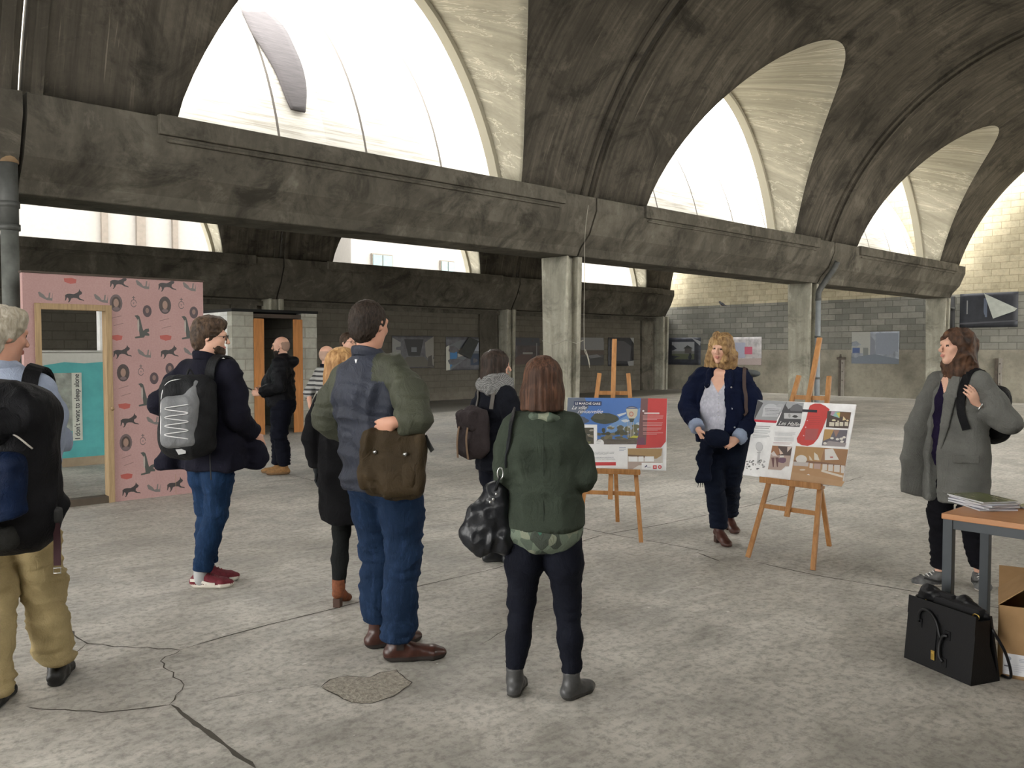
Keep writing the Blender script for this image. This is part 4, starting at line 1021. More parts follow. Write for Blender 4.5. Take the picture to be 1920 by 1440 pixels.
# ------------------------------------------------------------------ 6. bald person in a striped top
def striped():
    root = stand(614, 10.2, 42, .945, 'bald man in a black and white striped top behind the woman in black')
    g = Fig(.18, .09, 1.43); g.A = [vec(-.09, 0, .085), vec(.09, 0, .085)]; g.hyaw = -10
    arm(g, 0, (-.27, -.10, 1.14), (-.16, -.16, .98), (.5, .1, -.6), (0, 1, 0), 40); arm(g, 1, (.26, .0, 1.14), (.19, .2, 1.0)); g.fin(); body(g, root, True, h=.010)
    trousers(root, g, cloth('black trousers', (.012, .012, .014)), h=.012)
    def pt(n, o, cc):
        z = n.sep(o)[2]; s_ = n.math('FRACT', n.math('MULTIPLY', z, 17.)); s_ = n.math('GREATER_THAN', s_, .42)
        return n.mix(s_, (.02, .02, .024), (.42, .42, .40))
    st = cloth('striped knit', (.3, .3, .3), patt=pt)
    coat(root, g, st, 'striped_top', [(1.46, .066, .06, 0, -.01), (1.405, .17, .10, 0, -.01), (1.28, .19, .12, 0, 0), (1.10, .18, .12, 0, .01), (.98, .18, .13, 0, 0), (.86, .18, .13, 0, 0)], arm=(.07, .062, .048), hem=.9, cuff=.14, h=.011, seed=51)
    collar(root, g, cloth('navy knit', (.01, .012, .024)), .075, .05, z=-.02)
    hair(g, root, plain('grey stubble hair', (.40, .27, .21), .8), 'bald', h=.009, amp=.001)
    for i in (0, 1): shoe(root, g, i, [RUBBER, RUBBER], L=.28, h=.01)
striped()
# ------------------------------------------------------------------ 7. dark-haired man peering over
def peering():
    root = stand(653, 10.7, 128, 1.04, 'dark-haired man with glasses whose head shows behind the tall man')
    g = Fig(.19, .09, 1.43); g.hyaw = 0; g.fin(); body(g, root, True, h=.010)
    trousers(root, g, _pl['black trousers'], h=.012)
    coat(root, g, cloth('charcoal wool', (.03, .03, .032)), 'jacket', [(1.48, .068, .062, 0, -.015), (1.405, .18, .10, 0, -.01), (1.28, .20, .13, 0, 0), (1.10, .19, .13, 0, .01), (.95, .19, .14, 0, .01), (.80, .19, .14, 0, .01)], hem=.85, h=.011, seed=61)
    hair(g, root, hairmat('dark brown hair', 0, 0), 'short', h=.008, amp=.003); glasses(g, root)
    for i in (0, 1): shoe(root, g, i, [RUBBER, RUBBER], L=.28, h=.01)
peering()

# ------------------------------------------------------------------ 8. blonde woman in a black coat, hidden by the tall man
def longhair(g, root, mat, drop=.26, wid=.11, back=.085, h=.008, amp=.009, freq=(16, 16, 9), face=(.058, .08, .12), seed=0, side=0., top=.0, name='hair', fz=-.05, front=None):
    f = Field(h); H, M3 = g.h, g.HR; ax = lambda *v: g.HR@vec(*v)
    f.ell(H(0, -.018, .036+top), (.090, .106, .094), M3)
    f.tube([H(0, -.02, .03), H(0, -.03, -.07), H(side*.5, -.045, -.15)], [(.094, .105), (wid, .095), (wid*1.05, back)], side=ax(1, 0, 0), k=.03)
    if drop > .18: f.tube([H(side*.5, -.05, -.14), H(side, -.06, -drop)], [(wid*1.03, back), (wid*.8, back*.6)], side=ax(1, 0, 0), k=.03)
    f.cut(H(0, -.03, -drop), ax(0, .05, -1), .3)
    f.ell(H(0, .13, fz), (face[0], face[1], face[2]), M3, op='s', k=.015)
    if front is not None: f.rbox(H(0, front+.15, -.16), (.2, .15, .16), .02, M3, op='s', k=.03)
    def disp(P, N):
        q = (P-g.hc)@g.HR; return amp*ridge(q+.02*vnoise(q, 9, 8)[:, None], freq, seed)+amp*.5*ridge(q, np.array(freq)*2.3, seed+2)
    return fieldmesh(name, f, mat, root, disp=disp, sm=1)
def blonde_black():
    root = stand(658, 5.24, 14, .92, 'strawberry blonde woman in a long black coat, half hidden by the tall man')
    g = Fig(.17, .088, 1.42, lean=(-.05, 0)); g.A = [vec(-.085, -.03, .085), vec(.15, .05, .085)]; g.fa = [5, -30]; g.hyaw = -35; g.hpit = -4; g.hc = g.nek+vec(0, .02, .15)
    g.pel = vec(-.03, 0, .93)
    arm(g, 0, (-.27, -.03, 1.14), (-.265, .03, .93), (-.05, .15, -1), (1, 0, 0), 40); arm(g, 1, (.19, .05, 1.14), (.1, .2, 1.05)); g.fin()
    bk = cloth('black coat wool', (.011, .011, .013), .3, 220, .35); body(g, root, False, h=.008)
    gl_ = Field(.006)
    for i in (0,): hand_ops(gl_, g.W[i]+vec(0, 0, .0), g.hd[i], g.pn[i], g.curl[i], -1, 1.13); gl_.tube([g.W[i], g.W[i]+vec(0, 0, .06)], .034)
    fieldmesh('glove', gl_, plain('black knitted glove', (.012, .014, .016), .9, .3, 50, .3), root)
    trousers(root, g, cloth('charcoal leggings', (.020, .022, .022)), hem=(.12, .12), r=(.092, .056, .052, .040), seat=.16, amp=.003)
    coat(root, g, bk, 'long_coat', [(1.475, .062, .055, -.05, -.01), (1.40, .16, .09, -.05, -.01), (1.28, .18, .12, -.045, 0), (1.10, .175, .125, -.04, 0), (.90, .195, .15, -.03, 0), (.55, .20, .17, -.02, .02)],
         arm=(.072, .066, .054), hem=.585, amp=.008, fs=((5, 5, 10), (10, 10, 2)), seed=71)
    longhair(g, root, hairmat('strawberry blonde hair', (.20, .095, .035), (.62, .38, .17), (40, 40, 10)), .27, .095, .07, seed=7)
    ru = plain('rust suede', (.17, .055, .022), .85, .3, 40, .25); rs = plain('dark stacked heel', (.06, .03, .02), .7)
    for i in (0, 1): boot_heel(root, g, i, ru, rs)
def boot_heel(root, g, i, up, so, L=.245, hl=.05, shaft=.10):
    a = g.A[i]; d = g.ft[i]; s_ = np.cross(d, [0, 0, 1]); g0 = vec(a[0], a[1], 0); p = lambda f_, z, l=0: g0+d*f_+s_*l+vec(0, 0, z); B = -.065; T = B+L; f = Field(.006)
    f.tube([p(B+.03, .035+hl), p(B+.10, .030+hl*.55), p(T-.07, .026), p(T-.028, .022)], [(.031, .03), (.034, .028), (.042, .024), (.030, .018)], side=s_, k=.03)
    f.tube([p(B+.03, .045+hl), p(-.015, .09+hl), p(-.012, .085+shaft)], [.033, .038, .044], k=.02); f.tube([p(.0, .07+hl), p(T-.10, .04)], [(.032, .022), (.034, .016)], side=s_, k=.03)
    f.cut(p(-.012, .085+shaft), (0, 0, 1), (.12, .12, .05)); f.cut(p(0, .002), (0, 0, -1), (.3, .3, .1))
    fieldmesh('boot', f, up, root, disp=lambda P, N: .002*vnoise(P, 30, i))
    b = MB(); Rt = Matrix(np.stack([s_, d, [0, 0, 1]], 1).tolist()); b.box(p(B+.035, .0+(hl+.012)/2), (.050, .055, hl+.012), 0, Rt, bev=.004); b.build('heel', so, root)
blonde_black()

# ------------------------------------------------------------------ 9. woman with grey scarf and rucksack
def scarf_woman():
    root = stand(930, 6.28, 52, .915, 'dark-haired woman with a thick grey scarf and dark coat, left of the bob-haired woman')
    g = Fig(.165, .085, 1.42); g.A = [vec(-.07, .0, .085), vec(.07, .10, .085)]; g.fa = [-15, -15]; g.hyaw = -28; g.hpit = -2; g.hc = g.nek+vec(0, .025, .15)
    arm(g, 0, (-.24, -.04, 1.14), (-.17, .17, 1.08), (.5, .8, 0), (0, 0, -1)); arm(g, 1, (.235, .0, 1.14), (.13, .2, 1.12), (-.5, .8, 0), (0, 0, -1)); g.fin(); body(g, root, False, h=.008)
    trousers(root, g, _pl['black blue stretch denim'], hem=(.19, .19), r=(.098, .064, .060, .052), amp=.009)
    dk = cloth('dark navy quilted coat', (.016, .018, .027), .3, 120, .4)
    o, f = coat(root, g, dk, 'coat', [(1.475, .062, .055, 0, -.015), (1.405, .16, .09, 0, -.01), (1.28, .18, .12, 0, 0), (1.10, .175, .13, 0, 0), (.95, .185, .14, 0, 0), (.72, .195, .16, 0, .01)], arm=(.074, .068, .052), hem=.78, amp=.008, seed=81)
    fs_ = Field(.008); N = g.nek
    fs_.tube([N+vec(.10*math.cos(a), .095*math.sin(a)+.005, -.01+.022*math.sin(a*2)) for a in np.linspace(0, 2*math.pi, 13)], [(.042, .048)]*13, k=.03)
    fs_.tube([N+vec(.085*math.cos(a), .08*math.sin(a)+.005, .05+.01*math.cos(a*2)) for a in np.linspace(0, 2*math.pi, 13)], [(.030, .030)]*13, k=.02)
    fs_.tube([N+vec(.02, .11, -.03), N+vec(.0, .15, -.13)], [(.05, .03), (.04, .025)], k=.03)
    def pt(n, o, cc):
        c1 = n.n('ShaderNodeTexChecker'); n.l(n.co('Object', (1, 1, 1), (.3, .5, .2)), c1.inputs[0]); c1.inputs['Scale'].default_value = 110; c1.inputs[1].default_value = (.30, .30, .29, 1); c1.inputs[2].default_value = (.10, .10, .10, 1)
        return c1.outputs[0]
    fieldmesh('scarf', fs_, cloth('grey houndstooth scarf', (.2, .2, .2), patt=pt), root, disp=folds(.009, ((9, 9, 22), (16, 16, 9)), 82))
    longhair(g, root, hairmat('very dark brown hair', (.014, .010, .008), (.06, .038, .028), (50, 50, 8)), .20, .098, .075, amp=.006, freq=(22, 22, 8), seed=8)
    b = MB(); b.tube([g.h(.0, -.06, .128), g.h(.02, -.065, .125), g.h(.03, -.08, .11)], .006, seg=8); b.build('hair_clip', STEEL, root)
    bt = plain('black boot leather', (.012, .013, .015), .4, .3, 20, .15)
    for i in (0, 1): shoe(root, g, i, [bt, RUBBER], L=.265, shaft=.10, W_=.048, sole=.024, name='boot')
    bag = same(root, 'backpack', 'small mauve brown fabric rucksack on the back of the woman with the grey scarf', 'backpack')
    mv = cloth('mauve brown fabric', (.075, .060, .062), .3, 150, .4); C0 = vec(-.01, -.21, 1.09)
    fb = Field(.008); fb.rbox(C0, (.13, .075, .19), .07); fb.ell(C0+vec(0, -.02, -.10), (.135, .09, .10), k=.04); fb.ell(C0+vec(0, -.01, .15), (.10, .07, .06), k=.03)
    fieldmesh('pack_body', fb, mv, bag, disp=folds(.011, ((10, 10, 5), (22, 22, 5)), 83))
    ff = Field(.007); ff.rbox(C0+vec(-.0, -.07, .10), (.115, .035, .075), .03, rotm(12)); fieldmesh('flap', ff, mv, bag, disp=folds(.008, ((12, 12, 12),), 84))
    for x in (-.06, .06):
        b = MB(); strap(b, curve([C0+vec(x, -.105, .05), C0+vec(x, -.118, -.02), C0+vec(x*1.1, -.12, -.10), C0+vec(x*1.2, -.11, -.20)], 12), .022, .004, (0, -1, 0)); b.build('closing_strap', plain('tan leather strap', (.16, .10, .06), .6), bag)
    for sx in (-1, 1): shoulder_strap(bag, f, [(sx*.10, -.12, 1.28), (sx*.10, -.10, 1.38), (sx*.098, -.02, 1.45), (sx*.11, .06, 1.40), (sx*.125, .12, 1.25), (sx*.13, .10, 1.12)], plain('grey brown strap', (.11, .10, .09), .8), .035, .006, 'shoulder_strap')
scarf_woman()

# ------------------------------------------------------------------ 10. blonde woman facing us
def navy_woman():
    root = stand(1362, 7.05, 200, 1.0, 'blonde woman facing the camera in a navy jacket and white blouse between the easels')
    g = Fig(.19, .092, 1.40, chest=1.1, belly=1.2, lean=(.05, -.02)); g.A = [vec(.0, -.42, .12), vec(.03, .12, .10)]; g.fa = [25, 32]; g.K = [vec(-.04, -.06, .50), vec(.085, .06, .50)]
    g.nek = vec(.045, -.02, 1.455); g.hc = g.nek+vec(.0, .03, .148); g.hyaw = -13; g.hpit = 2; g.hroll = -3
    arm(g, 1, (.315, .02, 1.12), (.20, .215, .955), (-.45, .35, -.85), (-.8, -.2, 0), 30); arm(g, 0, (-.26, .06, 1.06), (-.115, .255, .885), (.75, .25, -.45), (.1, -.8, -.2), 65)
    g.fin(); body(g, root, False)
    trousers(root, g, cloth('dark indigo denim', (.011, .017, .036), .25), hem=(.14, .13), r=(.112, .078, .070, .060), seat=.185, depth=.145, amp=.008)
    nv = cloth('navy jersey jacket', (.008, .014, .045), .25, 220, .3); bl = None
    def pt(n, o, cc):
        v = n.n('ShaderNodeTexVoronoi'); n.l(n.co('Object', (1, 1, .8)), v.inputs['Vector']); v.inputs['Scale'].default_value = 42
        n.bump(v.outputs['Distance'], .6, .008); return n.mix(n.ramp(v.outputs['Distance'], [(.1, 0), (.6, .5)]), cc, (.38, .39, .46))
    bl = cloth('white textured blouse', (.60, .60, .68), .05, patt=pt); bl_n = bl
    st = [(1.45, .066, .058, .045, -.02), (1.375, .18, .10, .045, -.015), (1.26, .205, .135, .04, 0), (1.10, .21, .155, .03, .01), (.96, .215, .16, .02, .01), (.80, .225, .165, .01, .01)]
    fi = Field(.006); fi.tube([vec(q[3], q[4], q[0]-.0) for q in st], [(q[1]*.90, q[2]*.93) for q in st], k=.03); fi.cut((0, 0, .93), (0, 0, -1), (.4, .4, .3))
    fi.tube([vec(.045, -.02, 1.40), g.nek+vec(0, 0, .02)], [(.07, .06), (.05, .05)], k=.04)
    def vneck(x0, z0, k_=.62): return lambda P: ((np.abs(P[:, 0]-x0) < (P[:, 2]-z0)*k_) & (P[:, 1] > -.03)).astype(int)
    fi.solve(); fieldmesh('blouse', fi, [bl, SKIN], root, cls=vneck(.05, 1.25), disp=folds(.006, ((5, 5, 9), (10, 10, 4)), 91))
    b = MB(); P = fi.project([(.045, .155, z) for z in np.linspace(.97, 1.23, 9)], .004)
    for p in P[::1]: b2 = MB(); b2.tube([p, p+vec(0, .004, 0)], .005, seg=10); b2.build('blouse_button', STEEL, root)
    def ex(f):
        f.ops = [o for o in f.ops]
        f.tube([vec(.08, .20, 1.33), vec(.115, .20, 1.15), vec(.12, .20, .92), vec(.10, .2, .74)], [(.09, .15), (.135, .18), (.135, .18), (.13, .16)], op='s', k=.006)
        f.tube([vec(.045, .14, 1.46), vec(.055, .20, 1.33)], [(.06, .12), (.072, .15)], op='s', k=.006)
    def cls(P):                                              # turned-back pale cuffs
        r = np.zeros(len(P), int)
        for i in (0, 1):
            ax = unit(g.E[i]-g.W[i]); t = (P-g.W[i])@ax; d = np.linalg.norm(P-g.W[i]-t[:, None]*ax, axis=1); r[(t < .065) & (t > -.03) & (d < .075)] = 1
        return r
    cuff = cloth('pale blue chambray cuff', (.26, .31, .42))
    g2 = g
    fj = Field(.009)
    P_ = [vec(q[3], q[4], q[0]) for q in st]; fj.tube(P_, [(q[1], q[2]) for q in st], k=.035); fj.cut(vec(0, 0, .835), (0, 0, -1), (.6, .6, .45)); ex(fj)
    fj.merge(sleeves(g, (.080, .074, .056), 0.), .02)
    for sx in (-1, 1): fj.tube([g.nek+vec(sx*.06, .0, -.01), g.nek+vec(sx*.085, .09, -.06), g.nek+vec(sx*.10, .13, -.15)], [(.018, .03), (.02, .045), (.012, .028)], side=(1, 0, 0), k=.012)
    fj.tube([g.nek+vec(-.06, .0, -.01), g.nek+vec(0, -.075, .0), g.nek+vec(.06, .0, -.01)], [(.02, .03)]*3, k=.02)
    fj.solve(); fieldmesh('jacket', fj, [nv, cuff], root, cls=cls, disp=folds(.007, ((6, 6, 16), (14, 14, 5)), 92))
    for z in (1.27, 1.13, .99, .87):
        p = fj.project([(-.075, .20, z)], .002)[0]; b = MB(); b.tube([p, p+vec(0, .005, 0)], .008, seg=12); b.build('jacket_button', STEEL, root)
    for q in ((.125, .20, 1.33), (.16, .15, 1.27)):
        p = fj.project([q], .002)[0]; b = MB(); b.tube([p, p+vec(0, .006, 0)], .010, seg=12); b.build('jacket_button', STEEL, root)
    longhair(g, root, hairmat('tousled blonde hair', (.11, .055, .022), (.56, .37, .17), (28, 28, 14)), .155, .128, .10, h=.007, amp=.012, freq=(15, 15, 13), face=(.068, .09, .115), seed=9, top=.012)
    f = Field(.007); H = g.h
    f.tube([H(.02, .06, .12), H(-.05, .092, .07), H(-.07, .085, .0), H(-.072, .07, -.08)], [(.028, .028), (.026, .018), (.022, .018), (.016, .014)], k=.03)
    fieldmesh('hair_fringe', f, _pl['tousled blonde hair'] if 'tousled blonde hair' in _pl else hairmat('tousled blonde hair', 0, 0), root, disp=folds(.008, ((18, 18, 12),), 94))
    br = plain('brown heeled boot leather', (.06, .022, .016), .4, .3, 20, .15); bs = plain('brown heel', (.04, .018, .013), .6)
    for i in (0, 1): boot_heel(root, g, i, br, bs, L=.26, hl=.045, shaft=.08)
    b = MB(); b.tube(curve([g.nek+vec(-.045, .04, -.04), g.nek+vec(0, .085, -.10), g.nek+vec(.045, .04, -.04)], 14), .0015, seg=6); b.build('necklace', BRASS, root)
    b = MB(); w_ = g.W[1]+unit(g.hd[1])*.10; b.tube([w_+.011*np.array((math.cos(a), math.sin(a), 0)) for a in np.linspace(0, 2*math.pi, 12)[:-1]], .002, closed=True, seg=6); b.build('finger_ring', BRASS, root)
    sc = same(root, 'scarf', 'crumpled dark navy scarf held in front of the hips by the blonde woman', 'scarf')
    fs_ = Field(.008); fs_.ell((.03, .27, .885), (.085, .055, .055)); fs_.tube([vec(.06, .26, .90), vec(.12, .24, .86), vec(.15, .22, .72), vec(.155, .21, .52)], [(.05, .04), (.05, .03), (.045, .022), (.05, .018)], k=.04)
    fs_.cut((.155, .21, .52), (0, 0, -1), .1)
    fieldmesh('scarf_cloth', fs_, cloth('navy loose weave', (.009, .014, .034)), sc, disp=folds(.011, ((12, 12, 8), (22, 22, 12)), 93))
    b = MB()
    for k in range(12):
        x = .11+.008*k; b.tube([(x, .21, .53), (x+random.uniform(-.01, .01), .21, .53-random.uniform(.03, .06))], .0025, seg=5)
    b.build('fringe', _pl['navy loose weave'], sc)
    bag = same(root, 'backpack', 'dark shoulder bag behind the blonde woman, its strap over her left shoulder', 'bag')
    fb = Field(.009); fb.rbox((-.06, -.22, 1.22), (.13, .05, .15), .04); fieldmesh('bag_body', fb, RUBBER, bag)
    gg = Field(.008); gg.ell((-.17, -.10, 1.405), (.10, .06, .035)); fieldmesh('grey_hood', gg, cloth('grey felt', (.12, .13, .13)), bag)
    shoulder_strap(bag, fj, [(-.15, -.1, 1.38), (-.15, .0, 1.46), (-.155, .09, 1.38), (-.165, .15, 1.22), (-.175, .12, 1.05)], plain('brown bag strap', (.05, .03, .025), .7), .028, .005, 'shoulder_strap')
navy_woman()

# ------------------------------------------------------------------ 11. curly-haired woman in the grey coat
def grey_woman():
    root = stand(1800, 5.72, -112, 1.0, 'curly-haired woman in a long grey wool coat, hand raised to her shoulder strap')
    g = Fig(.175, .088, 1.415); g.A = [vec(-.10, -.10, .085), vec(.02, .13, .085)]; g.fa = [52, -25]; g.K = [vec(-.10, .0, .49), vec(.06, .09, .49)]
    g.nek = vec(0, .0, 1.46); g.hc = g.nek+vec(0, .045, .155); g.hyaw = -14; g.hpit = 8
    g.S = [vec(-.17, -.01, 1.41), vec(.17, .02, 1.41)]
    arm(g, 0, (-.285, -.11, 1.12), (-.175, .045, 1.235), (-.05, .50, .75), (.95, -.1, 0), 35); arm(g, 1, (.25, .03, 1.14), (.16, .12, 1.00), (0, .5, -.8), (-1, 0, 0), 30)
    g.fin(); body(g, root, False, hands=(1, 0))
    trousers(root, g, cloth('black jeans', (.010, .010, .014), .3), hem=(.125, .125), r=(.096, .064, .060, .050), amp=.010)
    gw = cloth('grey wool coat', (.138, .138, .128), .18, 160, .5); sh_ = cloth('dark violet blouse', (.020, .013, .045), .3)
    st = [(1.45, .064, .058, 0, .0), (1.385, .165, .10, 0, .0), (1.26, .195, .14, 0, .01), (1.10, .20, .155, 0, .015), (.90, .215, .175, 0, .015), (.52, .215, .185, 0, .02)]
    fi = Field(.006); fi.tube([vec(q[3], q[4], q[0]) for q in st[:5]], [(q[1]*.86, q[2]*.88) for q in st[:5]], k=.03); fi.tube([vec(0, .0, 1.40), g.nek+vec(0, .0, .02)], [(.07, .06), (.05, .05)], k=.04)
    fi.solve(); fieldmesh('blouse', fi, [sh_, SKIN], root, cls=lambda P: ((np.abs(P[:, 0]+.01) < (P[:, 2]-1.26)*.6) & (P[:, 1] > -.02)).astype(int), disp=folds(.007, ((6, 6, 9), (12, 12, 4)), 101))
    fj = Field(.009); fj.tube([vec(q[3], q[4], q[0]) for q in st], [(q[1], q[2]) for q in st], k=.035); fj.cut(vec(0, 0, .585), (0, 0, -1), (.6, .6, .45))
    # the open front: a long gap, the far panel swings forward
    fj.tube([vec(.035, .17, 1.47), vec(.04, .24, 1.32), vec(.045, .26, 1.05), vec(.04, .28, .80), vec(.02, .30, .50)], [(.05, .13), (.075, .15), (.06, .15), (.05, .16), (.045, .18)], op='s', k=.006)
    pan = Field(.008); pan.tube([vec(.125, .06, 1.40), vec(.15, .12, 1.25), vec(.17, .17, 1.05), vec(.18, .18, .85), vec(.18, .17, .56)], [(.04, .05), (.045, .08), (.042, .10), (.035, .11), (.025, .12)], side=(1, -.25, 0), k=.03)
    pan.cut((.18, .17, .60), (.0, .2, -1), (.3, .3, .3)); fieldmesh('coat_front_panel', pan, gw, root, disp=folds(.006, ((5, 5, 6), (9, 9, 2)), 104))
    fj.merge(sleeves(g, (.073, .070, .052), (.035, .02)), .02)
    fj.tube([g.nek+vec(.075, .05, -.05), g.nek+vec(.07, -.02, .015), g.nek+vec(0, -.075, .035), g.nek+vec(-.07, -.02, .015), g.nek+vec(-.075, .06, -.06), g.nek+vec(-.06, .14, -.20)], [(.020, .035)]*5+[(.012, .03)], k=.02)
    lp = Field(.007); lp.tube([g.nek+vec(-.06, .10, -.03), vec(-.075, .175, 1.30), vec(-.055, .195, 1.10), vec(-.035, .20, .95)], [(.03, .014), (.042, .013), (.028, .012), (.01, .010)], side=(1, .25, 0), k=.02)
    fieldmesh('lapel', lp, gw, root)
    fj.solve(); fieldmesh('coat', fj, gw, root, disp=folds(.0065, ((5, 5, 9), (9, 9, 2.2)), 102))
    fl = Field(.006); pk = fj.project([(-.17, .13, .885)], .004)[0]; fl.rbox(pk, (.011, .078, .028), .006, rotm(0, 0, -38)); fieldmesh('pocket_flap', fl, gw, root)
    longhair(g, root, hairmat('brown curly hair', (.022, .012, .008), (.14, .070, .038), (24, 24, 12)), .215, .105, .095, h=.007, amp=.012, freq=(15, 15, 11), face=(.080, .10, .17), seed=10, fz=-.07, front=.035)
    b = MB(); w_ = g.W[0]; axd = unit(g.E[0]-g.W[0]); u_ = unit(np.cross(axd, (0, 0, 1))); v_ = np.cross(axd, u_)
    b.tube([w_+axd*.012+(u_*math.cos(a)+v_*math.sin(a))*.031 for a in np.linspace(0, 2*math.pi, 20)[:-1]], .006, closed=True, seg=8); b.build('watch', STEEL, root)
    b = MB(); b.tube(curve([g.nek+vec(-.045, .05, -.03), g.nek+vec(0, .10, -.11), g.nek+vec(.045, .05, -.03)], 14), .0015, seg=6); b.build('necklace', BRASS, root)
    up = plain('black and grey sneaker mesh', (.10, .10, .10), .8, .5, 20); wh = plain('off white rubber', 0)
    for i in (0, 1):
        shoe(root, g, i, [up, wh], L=.265, W_=.046, sole=.014, name='sneaker'); sneaker_trim(root, g, i, RUBBER, 'swoosh')
    bag = same(root, 'backpack', 'small black backpack on the back of the grey-coated woman', 'backpack')
    bk = _pl['black nylon']; C0 = vec(-.05, -.23, 1.17)
    fb = Field(.009); fb.rbox(C0, (.13, .085, .19), .08); fb.ell(C0+vec(0, -.02, -.08), (.13, .09, .12), k=.04); fieldmesh('pack_body', fb, bk, bag, disp=folds(.006, ((9, 9, 9),), 103))
    b = MB(); strap(b, [C0+vec(-.08, -.09, -.05), C0+vec(-.09, -.15, -.07)], .012, .003, (0, 0, 1)); b.build('strap_end', bk, bag)
    shoulder_strap(bag, fj, [(-.115, -.13, 1.33), (-.115, -.06, 1.44), (-.115, .02, 1.46), (-.12, .10, 1.38), (-.13, .14, 1.22), (-.14, .10, 1.08)], bk, .05, .010, 'shoulder_strap')
grey_woman()
# ================================================================== PRINTS, BOARDS, FURNITURE
class Flat:
    """printed artwork: thin coloured shapes stacked on a sheet lying in its local XZ plane, face towards -Y"""
    def __init__(s, H=None): s.b = MB(); s.mats = []; s.H = H; s.lay = 0
    def m(s, c, rough=.45):
        k = plain('print ink %d %d %d' % tuple(int(255*min(1, x)) for x in c), c, rough, .04, 20)
        if k not in s.mats: s.mats.append(k)
        return s.mats.index(k)
    def pt(s, p):
        if s.H is None: return p
        q = s.H @ np.array([p[0], p[1], 1.]); return (q[0]/q[2], q[1]/q[2])
    def poly(s, pts, c, up=1):
        s.lay += up; P = [s.pt(p) for p in pts]; a = sum(P[i][0]*P[(i+1) % len(P)][1]-P[(i+1) % len(P)][0]*P[i][1] for i in range(len(P)))
        if a < 0: P = P[::-1]
        s.b.add([(x, -.00006*s.lay-.0002, z) for x, z in P], [tuple(range(len(P)))], s.m(c)); return s
    def rect(s, x0, y0, x1, y1, c, up=1): return s.poly([(x0, y0), (x1, y0), (x1, y1), (x0, y1)], c, up)
    def ell(s, cx, cy, rx, ry, c, n=20, wob=0, up=1):
        return s.poly([(cx+rx*math.cos(2*math.pi*k/n)*(1+random.uniform(-wob, wob)), cy+ry*math.sin(2*math.pi*k/n)*(1+random.uniform(-wob, wob))) for k in range(n)], c, up)
    def lines(s, x0, y0, x1, y1, n, c, th=.35, rag=.15, sl=0):
        for k in range(n):
            y = y0+(y1-y0)*k/max(1, n); h = (y1-y0)/max(1, n)*th; xe = x1-(x1-x0)*random.uniform(0, rag)*(1 if k < n-1 else 3)
            s.poly([(x0, y), (xe, y+sl*(xe-x0)), (xe, y+sl*(xe-x0)+h), (x0, y+h)], c, 0)
        return s
    def build(s, name, parent): return s.b.build(name, s.mats, parent, fix=False)
def homog(src, W, H):
    dst = [(-W/2, H), (W/2, H), (W/2, 0), (-W/2, 0)]; A = []; B = []
    for (x, y), (u, v) in zip(src, dst):
        A += [[x, y, 1, 0, 0, 0, -u*x, -u*y], [0, 0, 0, x, y, 1, -v*x, -v*y]]; B += [u, v]
    return np.append(np.linalg.solve(np.array(A, float), np.array(B, float)), 1).reshape(3, 3)
def text(s, size, mat, parent, loc, name='lettering', shear=0., ext=.0004, rot=0., align='LEFT', space=1., bold=0.):
    cu = bpy.data.curves.new(name, 'FONT'); cu.body = s; cu.size = size; cu.extrude = ext; cu.shear = shear; cu.align_x = align; cu.space_character = space; cu.offset = bold
    t = bpy.data.objects.new(name, cu); COL.objects.link(t); bpy.context.view_layer.update()
    me = bpy.data.meshes.new_from_object(t.evaluated_get(bpy.context.evaluated_depsgraph_get())); bpy.data.objects.remove(t); bpy.data.curves.remove(cu)
    me.materials.clear(); me.materials.append(mat); o = bpy.data.objects.new(name, me); COL.objects.link(o)
    o.parent = parent; o.matrix_local = Matrix.Translation(Vector(loc)) @ Matrix.Rotation(math.pi/2, 4, 'X') @ Matrix.Rotation(rot, 4, 'Z'); return o
INKW = plain('white ink', (.72, .72, .72), .5); INKK = plain('black ink', (.015, .015, .02), .5)
beech = NT('beech wood', .5, .35); v_ = beech.noise(beech.co('Object', (14, 14, 1.2)), 2.5, 5, .6, .6); beech.bump(v_, .15, .004)
beech = beech.col(beech.mix(beech.ramp(v_, [(.35, 0), (.65, 1)]), (.30, .135, .042), (.44, .215, .075)))
board_white = plain('white foam board', (.78, .78, .78), .45)
def easel(px, depth, phi, label, lean=14, tz=.575):
    e = empty('easel', dp(px, depth), YAW-R(phi)-math.pi/2, label, 'easel', 'wooden display easels')
    ln = math.tan(R(lean)); P = lambda x, z, o=0: Vector((x, z*ln+o, z))
    for sx in (-1, 1): b = MB(); b.bar(P(sx*.265, 0), P(sx*.125, 1.40), .036, .022, bev=.003); b.build('leg', beech, e)
    b = MB(); b.bar(P(0, .34, -.02), P(.0, 1.70, -.02), .040, .020, bev=.003); b.build('mast', beech, e)
    b = MB(); b.bar((0, 1.13*ln+.03, 1.13), (0, .82, .0), .036, .022, bev=.003); b.build('leg', beech, e)
    b = MB(); b.bar(P(-.225, .39, .004), P(.225, .39, .004), .034, .018, side=(0, 0, 1), bev=.002); b.build('cross_bar', beech, e)
    b = MB(); b.bar(P(-.135, 1.23, .004), P(.135, 1.23, .004), .034, .018, side=(0, 0, 1), bev=.002); b.build('cross_bar', beech, e)
    b = MB(); b.box(P(0, tz-.008, -.045), (.50, .07, .022), bev=.003); b.box(P(0, tz+.012, -.082), (.50, .012, .03), bev=.003); b.build('tray', beech, e)
    return e, ln
